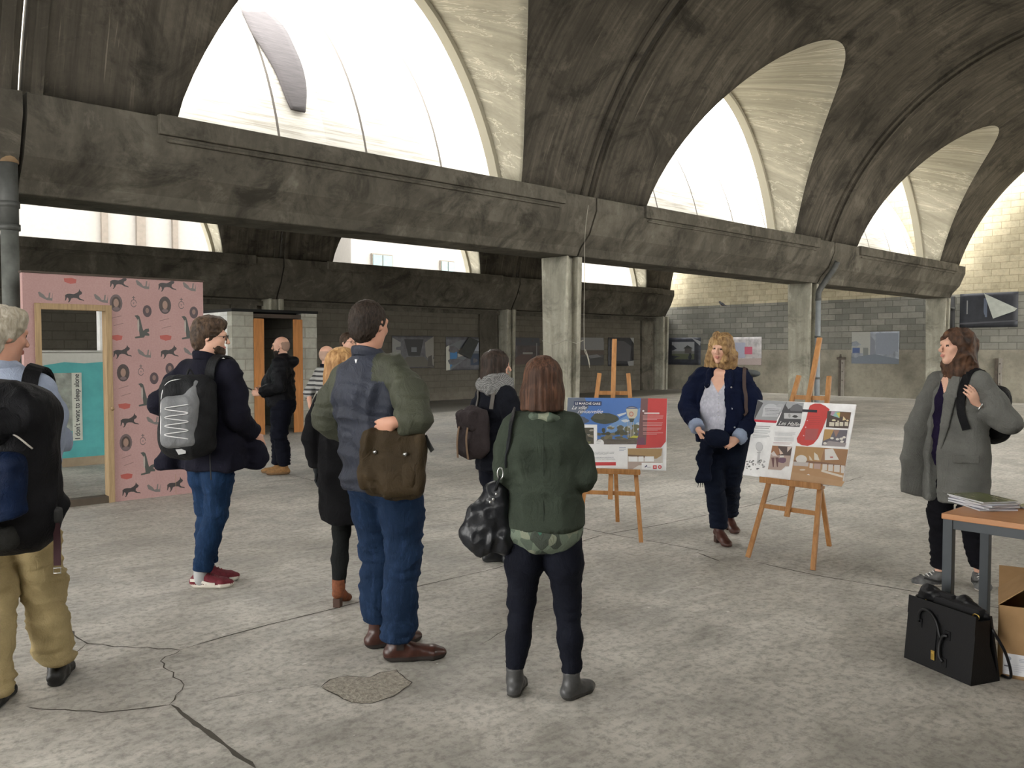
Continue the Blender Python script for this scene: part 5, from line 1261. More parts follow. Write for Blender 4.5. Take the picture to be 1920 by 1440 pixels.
def board(e, name, label, W, H, ln, z0=.592, dx=0):
    o = empty(name, e.location, e.rotation_euler.z, label, 'display board')
    pl = empty('x'); bpy.data.objects.remove(pl)
    a = math.atan(ln); M4 = Matrix.Translation((dx, z0*ln-.034, z0)) @ Matrix.Rotation(-a, 4, 'X')
    b = MB(); b.box((0, .006, H/2), (W, .010, H)); p = b.build('panel', board_white, o); p.matrix_local = M4; return o, p
# ---- board 1: market photo with the water tower
e1, ln = easel(1144, 7.02, 12, 'wooden easel standing upright behind the green jacket, holding the blue and red board')
b1, p1 = board(e1, 'display_board', 'blue, white and red display board with a water tower photo on the left easel', .855, .615, ln, dx=.035)
f = Flat(homog([(110, 147), (1667, 155), (1637, 1285), (62, 1226)], .855, .615))
blue = (.060, .155, .42); f.rect(112, 149, 1250, 872, blue)
f.poly([(112, 149), (370, 150), (430, 300), (300, 420), (250, 560), (80, 560)], (.10, .12, .16)); f.poly([(700, 600), (1240, 300), (1240, 620), (700, 700)], (.15, .28, .52))
f.ell(300, 500, 120, 60, (.07, .09, .13), wob=.2); f.ell(200, 470, 60, 60, (.16, .22, .34), wob=.3)
f.poly([(865, 410), (1010, 372), (1015, 395), (905, 442)], (.50, .56, .62)); f.ell(1000, 505, 60, 22, (.5, .55, .6), wob=.2); f.ell(1195, 590, 35, 60, (.42, .5, .6), wob=.2)
f.ell(680, 470, 215, 85, (.045, .055, .040), wob=.05); f.ell(600, 440, 110, 50, (.07, .075, .05), wob=.1); f.ell(770, 455, 100, 50, (.06, .065, .045), wob=.1)
for k in range(46):
    x = random.uniform(440, 1180); y = random.uniform(580, 850); f.ell(x, y, random.uniform(25, 70), random.uniform(18, 42), random.choice([(.075, .075, .045), (.12, .115, .06), (.05, .055, .035), (.16, .14, .085), (.10, .10, .07)]), 10, .2, .3)
for k in range(10): f.ell(random.uniform(620, 1150), random.uniform(560, 700), random.uniform(10, 24), random.uniform(8, 15), (.35, .4, .42), 8, .3, .2)
f.ell(1105, 320, 92, 45, (.06, .09, .18)); f.poly([(1015, 325), (1198, 325), (1185, 420), (1150, 468), (1060, 468), (1027, 420)], (.50, .47, .36)); f.ell(1105, 318, 88, 26, (.50, .47, .38)); f.rect(1020, 300, 1190, 318, (.07, .10, .2))
f.ell(1095, 400, 36, 40, (.45, .18, .13)); f.ell(1095, 400, 22, 25, (.50, .40, .32)); f.poly([(1055, 468), (1148, 468), (1120, 525), (1075, 525)], (.05, .06, .05))
for x in (1035, 1070, 1095, 1125): f.poly([(x, 525), (x+9, 525), (x+12, 765), (x+2, 765)], (.40, .38, .32))
f.poly([(1060, 768), (1130, 735), (1225, 742), (1225, 776)], (.45, .43, .06)); f.rect(560, 790, 1190, 870, (.13, .11, .09)); f.lines(570, 795, 1180, 868, 4, (.22, .2, .17), .5)
f.poly([(1365, 153), (1665, 155), (1636, 830), (1560, 925), (1165, 932), (1205, 700), (1232, 500), (1240, 300), (1250, 153)], (.50, .045, .045))
f.poly([(1250, 153), (1362, 153), (1345, 520), (1320, 880), (1180, 880), (1215, 600), (1240, 300)], (.15, .075, .075)); f.poly([(1190, 760), (1300, 770), (1310, 880), (1180, 880)], (.14, .05, .09))
f.rect(1298, 375, 1540, 400, (.62, .5, .5)); f.ell(1285, 352, 16, 16, (.65, .6, .6))
for a, bb, n in ((425, 500, 4), (530, 595, 3), (612, 668, 3), (690, 730, 2)): f.lines(1275, a, 1605, bb, n, (.55, .28, .27), .4)
f.poly([(205, 205), (632, 205), (628, 272), (203, 270)], (.018, .03, .085))
f.poly([(250, 562), (560, 565), (556, 884), (250, 872)], (.74, .74, .74)); f.rect(262, 612, 505, 866, (.07, .065, .045))
for k in range(12): f.ell(random.uniform(285, 480), random.uniform(640, 840), random.uniform(15, 40), random.uniform(8, 18), random.choice([(.14, .15, .06), (.3, .28, .24), (.05, .05, .04), (.2, .17, .12)]), 9, .3, .3)
f.ell(605, 850, 58, 55, (.74, .74, .74)); f.rect(62, 872, 1165, 1240, (.74, .74, .74)); f.lines(545, 812, 625, 870, 3, (.35, .35, .38), .3)
f.lines(458, 990, 840, 1045, 3, (.2, .2, .22), .35); f.lines(458, 1068, 845, 1125, 3, (.2, .2, .22), .35); f.rect(480, 1146, 846, 1198, (.50, .04, .045)); f.lines(900, 920, 1010, 985, 3, (.3, .32, .42), .4)
f.rect(1030, 935, 1583, 1262, (.50, .46, .42)); f.poly([(1037, 938), (1580, 938), (1562, 1050), (1480, 1100), (1300, 1070), (1035, 1050)], (.34, .22, .10)); f.poly([(1035, 1030), (1300, 1050), (1480, 1098), (1035, 1056)], (.16, .10, .06))
for x in (1045, 1200, 1300, 1365): f.rect(x, 1062, x+(140 if x == 1045 else 80), 1140, (.74, .74, .74), .2)
f.poly([(1030, 1140), (1560, 1160), (1560, 1262), (1030, 1262)], (.38, .30, .26)); f.poly([(1100, 1262), (1200, 1200), (1560, 1180), (1560, 1262)], (.60, .58, .55)); f.poly([(1250, 1160), (1585, 1165), (1583, 1268), (1250, 1262)], (.74, .74, .74))
f.rect(1428, 1200, 1488, 1258, (.55, .05, .06)); f.ell(1536, 1228, 30, 30, (.55, .05, .06)); f.ell(1458, 1229, 14, 14, (.66, .5, .5)); f.ell(1536, 1228, 14, 14, (.66, .5, .5)); f.poly([(1295, 1225), (1330, 1190), (1340, 1215), (1300, 1235)], (.08, .08, .14)); f.lines(1335, 1225, 1400, 1250, 2, (.3, .3, .35), .4)
f.build('printed_artwork', p1)
q = f.pt((222, 258)); text('LE MARCHÉ GARE', .0275, INKW, p1, (q[0], -.0125, q[1]), 'title_lettering', bold=.0003)
q = f.pt((165, 332)); text('La ville', .046, INKW, p1, (q[0], -.0125, q[1]), 'script_lettering', shear=.55)
q = f.pt((255, 390)); text('renouvelée', .048, INKW, p1, (q[0], -.0125, q[1]), 'script_lettering', shear=.55)
# ---- board 2
e2, ln = easel(1466, 6.27, 46, 'tilted wooden easel turned to the left, holding the white board with the red blob', 20, .59)
b2, p2 = board(e2, 'display_board', 'white display board with red blob and vaulted hall pictures on the right easel', .81, .63, ln, .605, dx=-.02)
f = Flat(homog([(388, 105), (1735, 178), (1450, 1360), (130, 1150)], .81, .63))
f.poly([(388, 105), (780, 130), (610, 420), (315, 410)], (.30, .31, .32)); f.poly([(388, 108), (460, 150), (400, 250), (330, 380), (320, 400)], (.06, .06, .065))
f.ell(560, 250, 110, 90, (.44, .45, .47)); f.ell(690, 220, 60, 60, (.36, .36, .38)); f.poly([(470, 200), (700, 215), (640, 345), (430, 340)], (.47, .48, .50)); f.lines(475, 225, 680, 330, 5, (.12, .12, .13), .35, .1, .05)
f.poly([(320, 380), (630, 402), (612, 436), (312, 410)], (.52, .03, .05)); f.poly([(780, 130), (1010, 150), (930, 498), (612, 472), (740, 190)], (.07, .07, .075)); f.poly([(780, 132), (1010, 150), (990, 260), (900, 170), (790, 240), (760, 180)], (.32, .33, .34))
f.poly([(810, 235), (860, 180), (920, 165), (985, 200), (985, 270), (820, 262)], (.14, .14, .15)); f.poly([(730, 292), (975, 300), (960, 385), (725, 372)], (.46, .46, .47)); f.ell(880, 345, 40, 18, (.05, .05, .05), 10, .3); f.ell(800, 330, 16, 34, (.3, .3, .3), 8, .2)
red = (.50, .055, .05); cw = [(1065, 250), (1090, 190), (1160, 160), (1230, 162), (1300, 195), (1360, 245), (1330, 330), (1290, 420), (1240, 530), (1170, 660), (1100, 740), (1020, 768), (940, 755), (885, 715), (878, 660), (930, 570), (990, 470), (1030, 370)]
f.poly(cw, red); f.poly([(1010, 520), (1190, 525), (1140, 690), (985, 680)], (.36, .09, .09)); f.lines(1050, 345, 1230, 480, 5, (.40, .05, .05), .4, .1)
f.poly([(985, 242), (1188, 255), (1180, 292), (978, 280)], (.02, .02, .03))
for y in (405, 500, 620): f.ell(1040-(y-405)*.3, y, 9, 9, (.6, .4, .4), 8)
f.poly([(1330, 268), (1660, 292), (1602, 528), (1290, 505)], (.07, .05, .045)); f.poly([(1385, 275), (1505, 290), (1490, 375), (1365, 330)], (.24, .40, .38)); f.poly([(1385, 275), (1440, 282), (1400, 340), (1365, 330)], (.38, .26, .34)); f.poly([(1450, 300), (1505, 290), (1490, 375)], (.50, .46, .10))
f.poly([(1505, 290), (1650, 295), (1630, 400), (1500, 350)], (.15, .085, .045)); f.poly([(1545, 350), (1585, 400), (1530, 410)], (.62, .50, .3)); f.ell(1600, 412, 18, 15, (.62, .5, .3), 8); f.ell(1408, 405, 30, 13, (.62, .58, .4), 8); f.ell(1468, 420, 14, 10, (.6, .56, .4), 8)
for x in (1345, 1430, 1490, 1560): f.poly([(x, 430), (x+(70 if x == 1345 else 50), 435), (x+(60 if x == 1345 else 42), 492), (x-8, 488)], (.56, .52, .42), .3)
f.poly([(1270, 532), (1590, 550), (1538, 792), (1215, 768)], (.13, .12, .14)); f.poly([(1270, 532), (1400, 540), (1340, 660), (1240, 700)], (.42, .26, .10)); f.poly([(1390, 545), (1480, 550), (1420, 650)], (.28, .17, .13)); f.poly([(1320, 700), (1560, 740), (1538, 792), (1215, 768)], (.30, .27, .27))
for x, y in ((1365, 662), (1440, 680), (1495, 675), (1535, 655), (1262, 735), (1500, 715)): f.ell(x, y, 26, 17, (.62, .60, .55), 8, .1, .3)
for k in range(3): f.lines(325-14*k, 470+62*k, 545-12*k, 520+62*k, 3 if k else 2, (.12, .12, .13) if k == 0 else (.34, .34, .36), .3, .08, .06)
for k in range(2): f.lines(590-18*k, 560+75*k, 872-20*k, 618+75*k, 4, (.36, .36, .38), .3, .06, .05)
f.lines(560, 705, 840, 745, 2, (.5, .36, .38), .3, .1, .05)
f.ell(370, 765, 48, 68, (.45, .45, .46)); f.ell(370, 760, 40, 58, (.53, .53, .54)); f.rect(335, 835, 385, 850, (.4, .4, .4)); f.poly([(345, 850), (378, 850), (360, 1000), (322, 1000)], (.5, .5, .51))
for k in range(34): f.ell(random.uniform(180, 430), random.uniform(950, 1080), random.uniform(6, 20), random.uniform(5, 16), random.choice([(.12, .12, .12), (.28, .28, .28), (.4, .4, .4)]), 7, .4, .1)
f.poly([(545, 752), (812, 772), (748, 1050), (700, 1048), (640, 1100), (465, 1082)], (.40, .30, .26)); f.poly([(560, 756), (810, 775), (780, 900), (600, 890)], (.09, .065, .06)); f.poly([(545, 752), (620, 760), (640, 870), (590, 900), (520, 860)], (.30, .14, .07)); f.poly([(630, 790), (685, 868), (640, 880)], (.62, .48, .40)); f.poly([(745, 775), (812, 775), (740, 850)], (.62, .5, .45))
f.poly([(520, 860), (560, 830), (605, 905), (540, 895)], (.58, .52, .5)); f.rect(635, 895, 690, 922, (.62, .6, .58)); f.ell(660, 960, 60, 40, (.16, .09, .13), 10, .2)
for x in (545, 600): f.poly([(x-25, 920), (x+20, 920), (x, 1055), (x-12, 1055)], (.14, .07, .07))
f.poly([(862, 765), (1580, 830), (1450, 1360), (755, 1245)], (.40, .235, .12)); f.poly([(862, 765), (1240, 800), (1180, 980), (830, 960)], (.38, .225, .10)); f.poly([(1250, 805), (1580, 832), (1525, 1060), (1180, 1005)], (.30, .165, .085)); f.poly([(830, 960), (1190, 1000), (1525, 1060), (1515, 1090), (1180, 1030), (815, 985)], (.20, .11, .07))
f.ell(925, 955, 76, 60, (.60, .58, .55)); f.poly([(1255, 820), (1370, 815), (1440, 975), (1245, 975)], (.62, .60, .57)); f.poly([(1105, 860), (1150, 900), (1172, 978), (1100, 965)], (.60, .56, .48)); f.poly([(1030, 905), (1055, 930), (1078, 980), (1035, 970)], (.56, .48, .36))
f.rect(897, 1008, 942, 1030, (.45, .12, .12)); f.rect(1320, 928, 1362, 946, (.45, .12, .12)); f.poly([(815, 985), (1020, 1005), (1010, 1060), (810, 1040)], (.46, .42, .40))
for x, w_ in ((1035, 45), (1095, 90), (1210, 65), (1290, 65), (1370, 80), (1465, 50)): f.poly([(x, 1010+(x-1000)*.1), (x+w_, 1015+(x-1000)*.1), (x+w_-12, 1085+(x-1000)*.19), (x-10, 1075+(x-1000)*.19)], (.58, .54, .50) if x != 1095 else (.42, .30, .26), .4)
f.poly([(1190, 1110), (1480, 1205), (1475, 1235), (1185, 1140)], (.60, .54, .46)); f.poly([(940, 1190), (1010, 1165), (1095, 1252), (960, 1215)], (.62, .61, .6)); f.ell(930, 1105, 40, 12, (.58, .5, .4)); f.poly([(755, 1245), (780, 1130), (1500, 1290), (1450, 1360)], (.42, .26, .14), .1)
f.build('printed_artwork', p2)
q = f.pt((650, 452)); text('Les Halles', .046, INKW, p2, (q[0], -.0135, q[1]-.008), 'script_lettering', shear=.5)
# ---------------------------------------------------------------- table with magazines
P0 = gp(1765, 962, .74); d1 = (Vector((*(RV*.67-FV*.74), 0))).normalized(); ang = math.atan2(d1.y, d1.x); LT, WT = 1.45, .60
tb = empty('table', (P0.x, P0.y, 0), ang, 'table with an orange wood top and dark grey metal legs at the right edge', 'table')   # local +X along the front edge, +Y across
sgn = 1 if Vector((-d1.y, d1.x)).dot(Vector((*RV, 0))) > 0 else -1
steelgrey = plain('dark grey painted steel', (.040, .048, .055), .5, .1)
wood_top = NT('orange beech laminate', .4, .4); v_ = wood_top.noise(wood_top.co('Object', (1.5, 18, 18)), 2, 4, .6, .3); wood_top = wood_top.col(wood_top.mix(v_, (.34, .145, .055), (.48, .235, .10)))
b = MB(); b.box((LT/2, sgn*WT/2, .725), (LT, WT, .03), bev=.004); b.build('table_top', wood_top, tb)
for x, y in ((.03, .03), (LT-.03, .03), (.03, WT-.03), (LT-.03, WT-.03)):
    b = MB(); b.box((x, sgn*y, .355), (.048, .048, .71), bev=.003); b.build('leg', steelgrey, tb)
b = MB()
for y in (.03, WT-.03): b.box((LT/2, sgn*y, .685), (LT-.07, .03, .05), bev=.002)
for x in (.03, LT-.03): b.box((x, sgn*WT/2, .685), (.03, WT-.07, .05), bev=.002)
b.build('frame', steelgrey, tb)
def magazine(i, c, rz, z, cover, label, grp, sz=(.21, .297), th=.006):
    o = empty('magazine', (c.x, c.y, z), rz, label, 'magazine', grp)
    b = MB(); b.box((0, 0, th/2), (sz[0]-.003, sz[1]-.003, th-.0012)); b.build('pages', plain('magazine paper', (.50, .50, .52), .7), o)
    f = Flat(); K = []
    b = MB(); b.box((0, 0, th-.0003), (sz[0], sz[1], .0006)); b.build('cover', cover, o); return o
gloss = NT('landscape photo cover', .25, .5); nz = gloss.noise(gloss.co('Object', (9, 4, 9)), 2.5, 5, .6, .5)
gloss = gloss.col(gloss.ramp(nz, [(.3, (.012, .016, .012)), (.42, (.05, .065, .02)), (.5, (.20, .21, .08)), (.56, (.05, .055, .03)), (.64, (.30, .30, .22)), (.75, (.03, .035, .03))]))
pale = NT('pale blue cover', .3, .5); pale = pale.col(pale.mix(pale.noise(pale.co('Object', (6, 6, 6)), 2, 4), (.20, .22, .33), (.5, .5, .55)))
mc = gp(1843, 948, .745); names = ['bottom magazine of the pile on the table', 'second lowest magazine of the pile on the table', 'middle magazine of the pile, pale edge showing', 'upper middle magazine of the pile on the table', 'magazine just under the top one on the table']
z = .7402
for k in range(6):
    lab = 'top magazine of the pile with a green landscape cover' if k == 5 else names[k]
    magazine(k, mc+Vector((random.uniform(-.012, .012), random.uniform(-.012, .012), 0)), ang+R(58+[-9, 6, -3, 10, -5, 0][k]), z, gloss if k > 3 else pale, lab, 'magazines in the pile on the table', sz=(.21, .285), th=.0085); z += .0088
mc2 = mc+d1*.30+Vector((-d1.y, d1.x, 0))*sgn*.16; z = .7402
for k in range(2):
    magazine(k, mc2+Vector((.01*k, .01*k, 0)), ang+R(75+8*k), z, gloss if k else pale, 'lower' ' brochure by the right edge of the table' if k == 0 else 'upper brochure by the right edge of the table', 'brochures at the right edge'); z += .0065
# ---------------------------------------------------------------- briefcase
A_, B_ = gp(1695, 1233), gp(1820, 1287); dx_ = (B_-A_).normalized(); Lb = (B_-A_).length
bc = empty('briefcase', A_, math.atan2(dx_.y, dx_.x), 'open black leather briefcase with gold lock on the floor before the table', 'briefcase')
lth = NT('black grained leather', .42, .3); nz = lth.noise(lth.tc.outputs['Object'], 240, 2, .5); lth.bump(nz, .4, .002); lth = lth.col((.005, .005, .006)); lin = plain('black briefcase lining', (.006, .006, .007), .9)
s1 = 1 if Vector((-dx_.y, dx_.x)).dot(Vector((*RV, 0))) > 0 else -1                    # depth goes away from us
D0, D1, Hb = .19*s1, .10*s1, .325; y0 = .030*s1; t_ = .012*s1
b = MB(); b.prism([(0, 0), (D0, 0), (D0, .012), (0, .012)], (0, 1, 0), (0, 0, 1), (0, 0, 0), (Lb, 0, 0)); b.build('base', lth, bc, bevel=.003)
b = MB(); b.prism([(0, .01), (t_, .01), (y0+t_, Hb), (y0, Hb)], (0, 1, 0), (0, 0, 1), (0, 0, 0), (Lb, 0, 0)); b.build('front_panel', lth, bc, bevel=.004)
b = MB(); b.prism([(D0-t_, .01), (D0, .01), (y0+D1, Hb), (y0+D1-t_, Hb)], (0, 1, 0), (0, 0, 1), (0, 0, 0), (Lb, 0, 0)); b.build('rear_panel', lth, bc, bevel=.004)
for x in (.0, Lb-.01):
    b = MB(); b.prism([(.008*s1, .01), (D0-.008*s1, .01), (D0*.62, Hb*.55), (y0+D1-.01*s1, Hb-.02), (y0+.01*s1, Hb-.02)], (0, 1, 0), (0, 0, 1), (x, 0, 0), (.01, 0, 0)); b.build('side_gusset', lth, bc)
b = MB(); b.box((Lb/2, D0*.5, Hb*.62), (Lb-.05, .05, .3), bev=.01); b.box((Lb*.3, D0*.6, Hb*.9), (Lb*.4, .04, .16), bev=.015); b.build('contents', lin, bc)
b = MB(); b.prism([(-.004*s1, 0), (.0, 0), (y0*.25, .09), (y0*.25-.004*s1, .09)], (0, 1, 0), (0, 0, 1), (.0, y0*.74, Hb-.085), (Lb, 0, 0)); b.build('top_band', lth, bc)
fpn = lambda x, z, o=.012: vec(x*Lb, y0*z-o*s1, Hb*z)                                       # a point just off the front panel
for pts, r_ in (([(.20, .66), (.21, .80), (.27, .875), (.38, .86), (.48, .74), (.535, .58), (.545, .48)], .0075), ([(.64, .60), (.595, .585), (.56, .50), (.545, .38), (.56, .26), (.60, .19)], .0095)):
    b = MB(); b.tube(curve([fpn(*p, .014 if 0 < i < len(pts)-1 else .006) for i, p in enumerate(pts)], 28), r_, seg=10); b.build('handle', lth, bc)
for x, z in ((.20, .64), (.545, .46), (.63, .60), (.61, .18)):
    b = MB(); c_ = fpn(x, z, .003); b.box(c_, (.03, .006, .045), bev=.002); b.build('handle_pad', lth, bc)
b = MB(); strap(b, [fpn(.44, z, .001) for z in np.linspace(.86, .26, 8)], .024, .005, (0, -s1, .1)); b.build('closing_tab', lth, bc)
b = MB(); b.box((Lb*.415+.014, y0*.18-.006*s1, .075), (.022, .006, .048), bev=.002); b.box((Lb*.415+.014, y0*.18-.010*s1, .082), (.012, .006, .012), bev=.002); b.build('gold_lock', BRASS, bc)
for x in (.06, Lb-.03):
    b = MB(); b.tube([(x+.018*math.cos(a), y0+D1*.3, Hb-.005+.012*math.sin(a)) for a in np.linspace(0, 2*math.pi, 14)[:-1]], .0028, closed=True, seg=6); b.build('gold_ring', BRASS, bc)
fs_ = Field(.008); fs_.tube([vec(.03, D0*.45, Hb-.02), vec(.07, D0*.5, Hb+.03), vec(.12, D0*.55, Hb+.01)], [.03, .034, .03], k=.03); fs_.tube([vec(.14, D0*.6, Hb), vec(.24, D0*.72, Hb+.025), vec(Lb-.03, D0*.62, Hb-.01)], [.018, .022, .018], k=.02)
fieldmesh('crumpled_strap', fs_, lth, bc, disp=folds(.006, ((18, 18, 18),), 3))
b = MB(); b.tube(curve([(.10, D0*.45, Hb+.01), (Lb*.45, D0*.5, Hb+.012), (Lb-.04, D0*.42, Hb-.012)], 14), .0028, seg=6); b.build('zipper', STEEL, bc)
b = MB(); b.tube(curve([(Lb-.0, D0*.7, Hb*.8), (Lb+.03, D0*1.0, .14), (Lb+.02, D0*1.25, .02), (Lb-.05, D0*1.3, .008)], 18), .007, seg=8); b.build('shoulder_strap', lth, bc)
# ---------------------------------------------------------------- cardboard box
Cb = gp(1870, 1268); bx = empty('cardboard_box', Cb, math.atan2(*(lambda v: (v[1], v[0]))(RV*.87-FV*.50)), 'open brown cardboard box with a white shipping label at the bottom right', 'box')
card = NT('corrugated cardboard', .85, .1); nz = card.noise(card.co('Object', (3, 3, 3)), 4, 4); wv = card.n('ShaderNodeTexWave', bands_direction='Z'); card.l(card.tc.outputs['Object'], wv.inputs[0]); wv.inputs['Scale'].default_value = 90; card.bump(wv.outputs[1], .15, .001)
card = card.col(card.mix(nz, (.24, .145, .068), (.34, .215, .11))); Wb, Db, Hx = .42, .34, .355
for (c, d) in (((Wb/2, .002, Hx/2), (Wb, .004, Hx)), ((Wb/2, Db, Hx/2), (Wb, .004, Hx)), ((.002, Db/2, Hx/2), (.004, Db, Hx)), ((Wb, Db/2, Hx/2), (.004, Db, Hx))):
    b = MB(); b.box(c, d); b.build('side', card, bx)
b = MB(); b.box((Wb/2, Db/2, .004), (Wb, Db, .006)); b.build('bottom', card, bx)
b = MB(); b.prism([(0, 0), (.16, .135), (.158, .139), (-.003, .003)], (1, 0, 0), (0, 0, 1), (.0, 0, Hx), (0, Db, 0)); b.build('flap', card, bx)
b = MB(); b.prism([(0, 0), (.12, -.10), (.117, -.103), (-.003, -.003)], (-1, 0, 0), (0, 0, 1), (Wb, 0, Hx), (0, Db, 0)); b.build('flap', card, bx)
b = MB(); b.prism([(0, 0), (.13, .09), (.128, .093), (-.003, .003)], (0, 1, 0), (0, 0, 1), (0, Db, Hx), (Wb, 0, 0)); b.build('flap', card, bx)
f = Flat(); f.rect(.022, .018, .150, .122, (.58, .58, .60)); f.ell(.047, .098, .010, .010, (.25, .27, .33)); f.lines(.09, .104, .140, .082, 3, (.3, .32, .38), .4); f.lines(.03, .070, .14, .03, 4, (.42, .43, .48), .25); f.rect(.028, .056, .044, .064, (.12, .12, .14)); f.build('shipping_label', bx)
f = Flat(); f.rect(.115, .135, .165, .345, (.33, .22, .12)); f.build('tape', bx)
# ================================================================== WALLPAPERED BOOTH, BLOCK HUT, HANGING PRINTS, PIPES
YW = 9.33; XL, XR, HW = 2.155, 3.96, 2.365; DX0, DX1, DH = 2.30, 2.925, 2.02
pinkm = NT('pink wallpaper', .85, .15); nz = pinkm.noise(pinkm.co('Object', (1, 1, 1)), 3, 5, .6); n2 = pinkm.noise(pinkm.co('Object', (1, 1, 1)), 60, 3, .6)
pc = pinkm.mix(nz, (.33, .205, .195), (.42, .275, .262)); pc = pinkm.mix(pinkm.ramp(n2, [(.4, .15), (.6, 0)]), pc, (.2, .1, .1)); pinkm.bump(nz, .3, .02); pink = pinkm.col(pc)
booth = empty('partition_wall', (XL, YW, 0), 0, 'pink wallpapered partition with an open doorway, printed with bulls and oval portraits', 'partition')
def wallb(x0, x1, z0, z1, nm='wall_panel', mt=None, th=.09): b = MB(); b.box(((x0+x1)/2-XL, th/2, (z0+z1)/2), (x1-x0, th, z1-z0)); return b.build(nm, mt or pink, booth)
wallb(XL, DX0, 0, HW); wallb(DX1, XR, 0, HW); wallb(DX0, DX1, DH, HW)
raw = plain('raw pine', (.30, .21, .115), .8, .25, 6, .2, stretch=(6, 6, .5))
for x0, x1, z0, z1 in ((DX0-.045, DX0+.01, 0, DH+.05), (DX1-.01, DX1+.05, 0, DH+.05), (DX0+.01, DX1-.01, DH-.01, DH+.05)):
    b = MB(); b.box(((x0+x1)/2-XL, .04, (z0+z1)/2), (x1-x0, .13, z1-z0), bev=.003); b.build('door_frame', raw, booth)
b = MB(); b.box(((DX0+DX1)/2-XL, .06, .035), (DX1-DX0, .14, .07)); b.build('threshold', plain('dirty timber', (.07, .055, .04), .9), booth)
b = MB(); b.box(((XL+XR)/2-XL, .045, HW+.01), (XR-XL+.02, .11, .02)); b.build('top_rail', plain('dark timber rail', (.06, .045, .035), .9), booth)
b = MB(); b.box((3.62-XL, -.001, .12), (.0035, .001, .22)); b.tube([(2.96-XL, -.03, 1.0), (2.96-XL, -.045, .98)], .018, seg=10); b.build('latch', raw, booth)
BULL = [(-1, .05), (-.78, .22), (-.5, .26), (-.1, .22), (.2, .36), (.42, .56), (.5, .86), (.6, .62), (.72, .55), (.80, .40), (.70, .22), (.5, .12), (.45, -.12), (.62, -.32), (.95, -.42), (1.0, -.58), (.9, -.52), (.5, -.44), (.25, -.26), (-.1, -.22), (-.35, -.3), (-.45, -.55), (-.60, -.78), (-.75, -.80), (-.62, -.6), (-.66, -.3), (-.8, -.2), (-.92, -.55), (-1.02, -.62), (-.98, -.2)]
COLM = [(-.5, .95), (-.2, 1.0), (.0, .9), (.12, .6), (.25, .1), (.38, -.3), (.6, -.15), (.95, -.1), (1.0, -.35), (.75, -.42), (1.0, -.55), (1.0, -.72), (.55, -.70), (.45, -.86), (-.45, -.95), (-.5, -.82), (.0, -.74), (-.05, -.3), (-.15, .2), (-.2, .6), (-.35, .8)]
BOOK = [(-1, .6), (-.8, .75), (-.2, .2), (.1, -.3), (.4, -.25), (.5, .6), (.7, .65), (.6, -.3), (.85, -.35), (1, .7), (.95, -.8), (.3, -.75), (-.2, -.5), (-.8, -.1)]
BRICK = [(-1, .55), (.2, .75), (1, .45), (.85, -.5), (.0, -.75), (-.9, -.3)]
ax_ = Flat(); dk = (.035, .030, .030); sc_ = Flat
def mot(poly, cx, cy, w_, h_, c, lay=0):
    p = onY(cx/3, 500+cy/3, YW); d = (p.x*.6829+p.y*.7305); k = d/1580/3
    if p.x > XR-.02 or p.z > HW or p.x < XL or (DX0-.08 < p.x < DX1+.06 and p.z < DH+.06): return
    P = []
    for a, bb in poly:
        x = min(max(p.x-XL+a*w_*k*1.10, DX1+.052-XL if (p.x > DX1 and p.z < DH) else .003), XR-XL-.003); z = min(p.z+bb*h_*k*1.12, HW-.003)
        P.append((x, z))
    ax_.lay = lay*4; ax_.poly(P, c)
def circ(n=18, a0=0): return [(math.cos(2*math.pi*k/n), math.sin(2*math.pi*k/n)) for k in range(n)]
for q in ((420, 165), (690, 480), (955, 480), (730, 865), (740, 1255), (990, 1225), (672, 88), (942, 104)): mot(BULL, q[0], q[1], 45, 42, dk)
for q in ((255, 165), (568, 178), (812, 487), (862, 865), (865, 1245), (802, 100), (1065, 112), (1070, 478)): mot(BOOK, q[0], q[1], 34, 28, (.13, .12, .115))
for q in ((653, 205, .10), (928, 217, .05), (693, 597, .05), (708, 990, .11), (1150, 222, .05)):
    mot(circ(), q[0], q[1], 31, 44, (q[2], q[2]*.75, q[2]*.75)); mot([(x*.72, y*.78-.05) for x, y in circ()], q[0], q[1], 31, 44, (.05, .035, .03), 1); mot([(x*.42, y*.48+.02) for x, y in circ()], q[0], q[1], 31, 44, (.24, .155, .12), 2); mot([(x*.5, y*.2-.62) for x, y in circ()], q[0], q[1], 31, 44, (.14, .10, .10), 2)
for q in ((828, 250), (1090, 258), (867, 628), (955, 575)): mot(circ(), q[0], q[1], 22, 30, (.06, .04, .045)); mot([(x*.42, y*.45+.1) for x, y in circ(10)], q[0], q[1], 22, 30, (.19, .12, .10), 1)
for q in ((752, 200), (1020, 210), (793, 585), (804, 975)):
    mot(circ(14)+[(c*.82, s*.82) for c, s in circ(14)[::-1]], q[0], q[1]+6, 15, 20, (.10, .08, .08)); mot([(-.12, 1), (.12, 1), (.12, 1.5), (.5, 1.5), (.5, 1.7), (.12, 1.7), (.12, 2), (-.12, 2), (-.12, 1.7), (-.5, 1.7), (-.5, 1.5), (-.12, 1.5)], q[0], q[1]+6, 15, 18, (.10, .08, .08)); mot([(-.3, .3), (.3, .3), (0, -.5)], q[0], q[1]+6, 12, 12, (.15, .12, .12))
for q in ((785, 340), (1048, 345), (806, 722), (818, 1108)): mot(COLM, q[0], q[1], 48, 60, (.05, .055, .05)); mot([(x*.10-.12, y*.55+.15) for x, y in circ(10)], q[0], q[1], 48, 60, (.30, .27, .24), 1)
for q in ((395, 80), (655, 400), (932, 400), (700, 785), (712, 1180)): mot(BRICK, q[0], q[1], 30, 20, (.33, .075, .06))
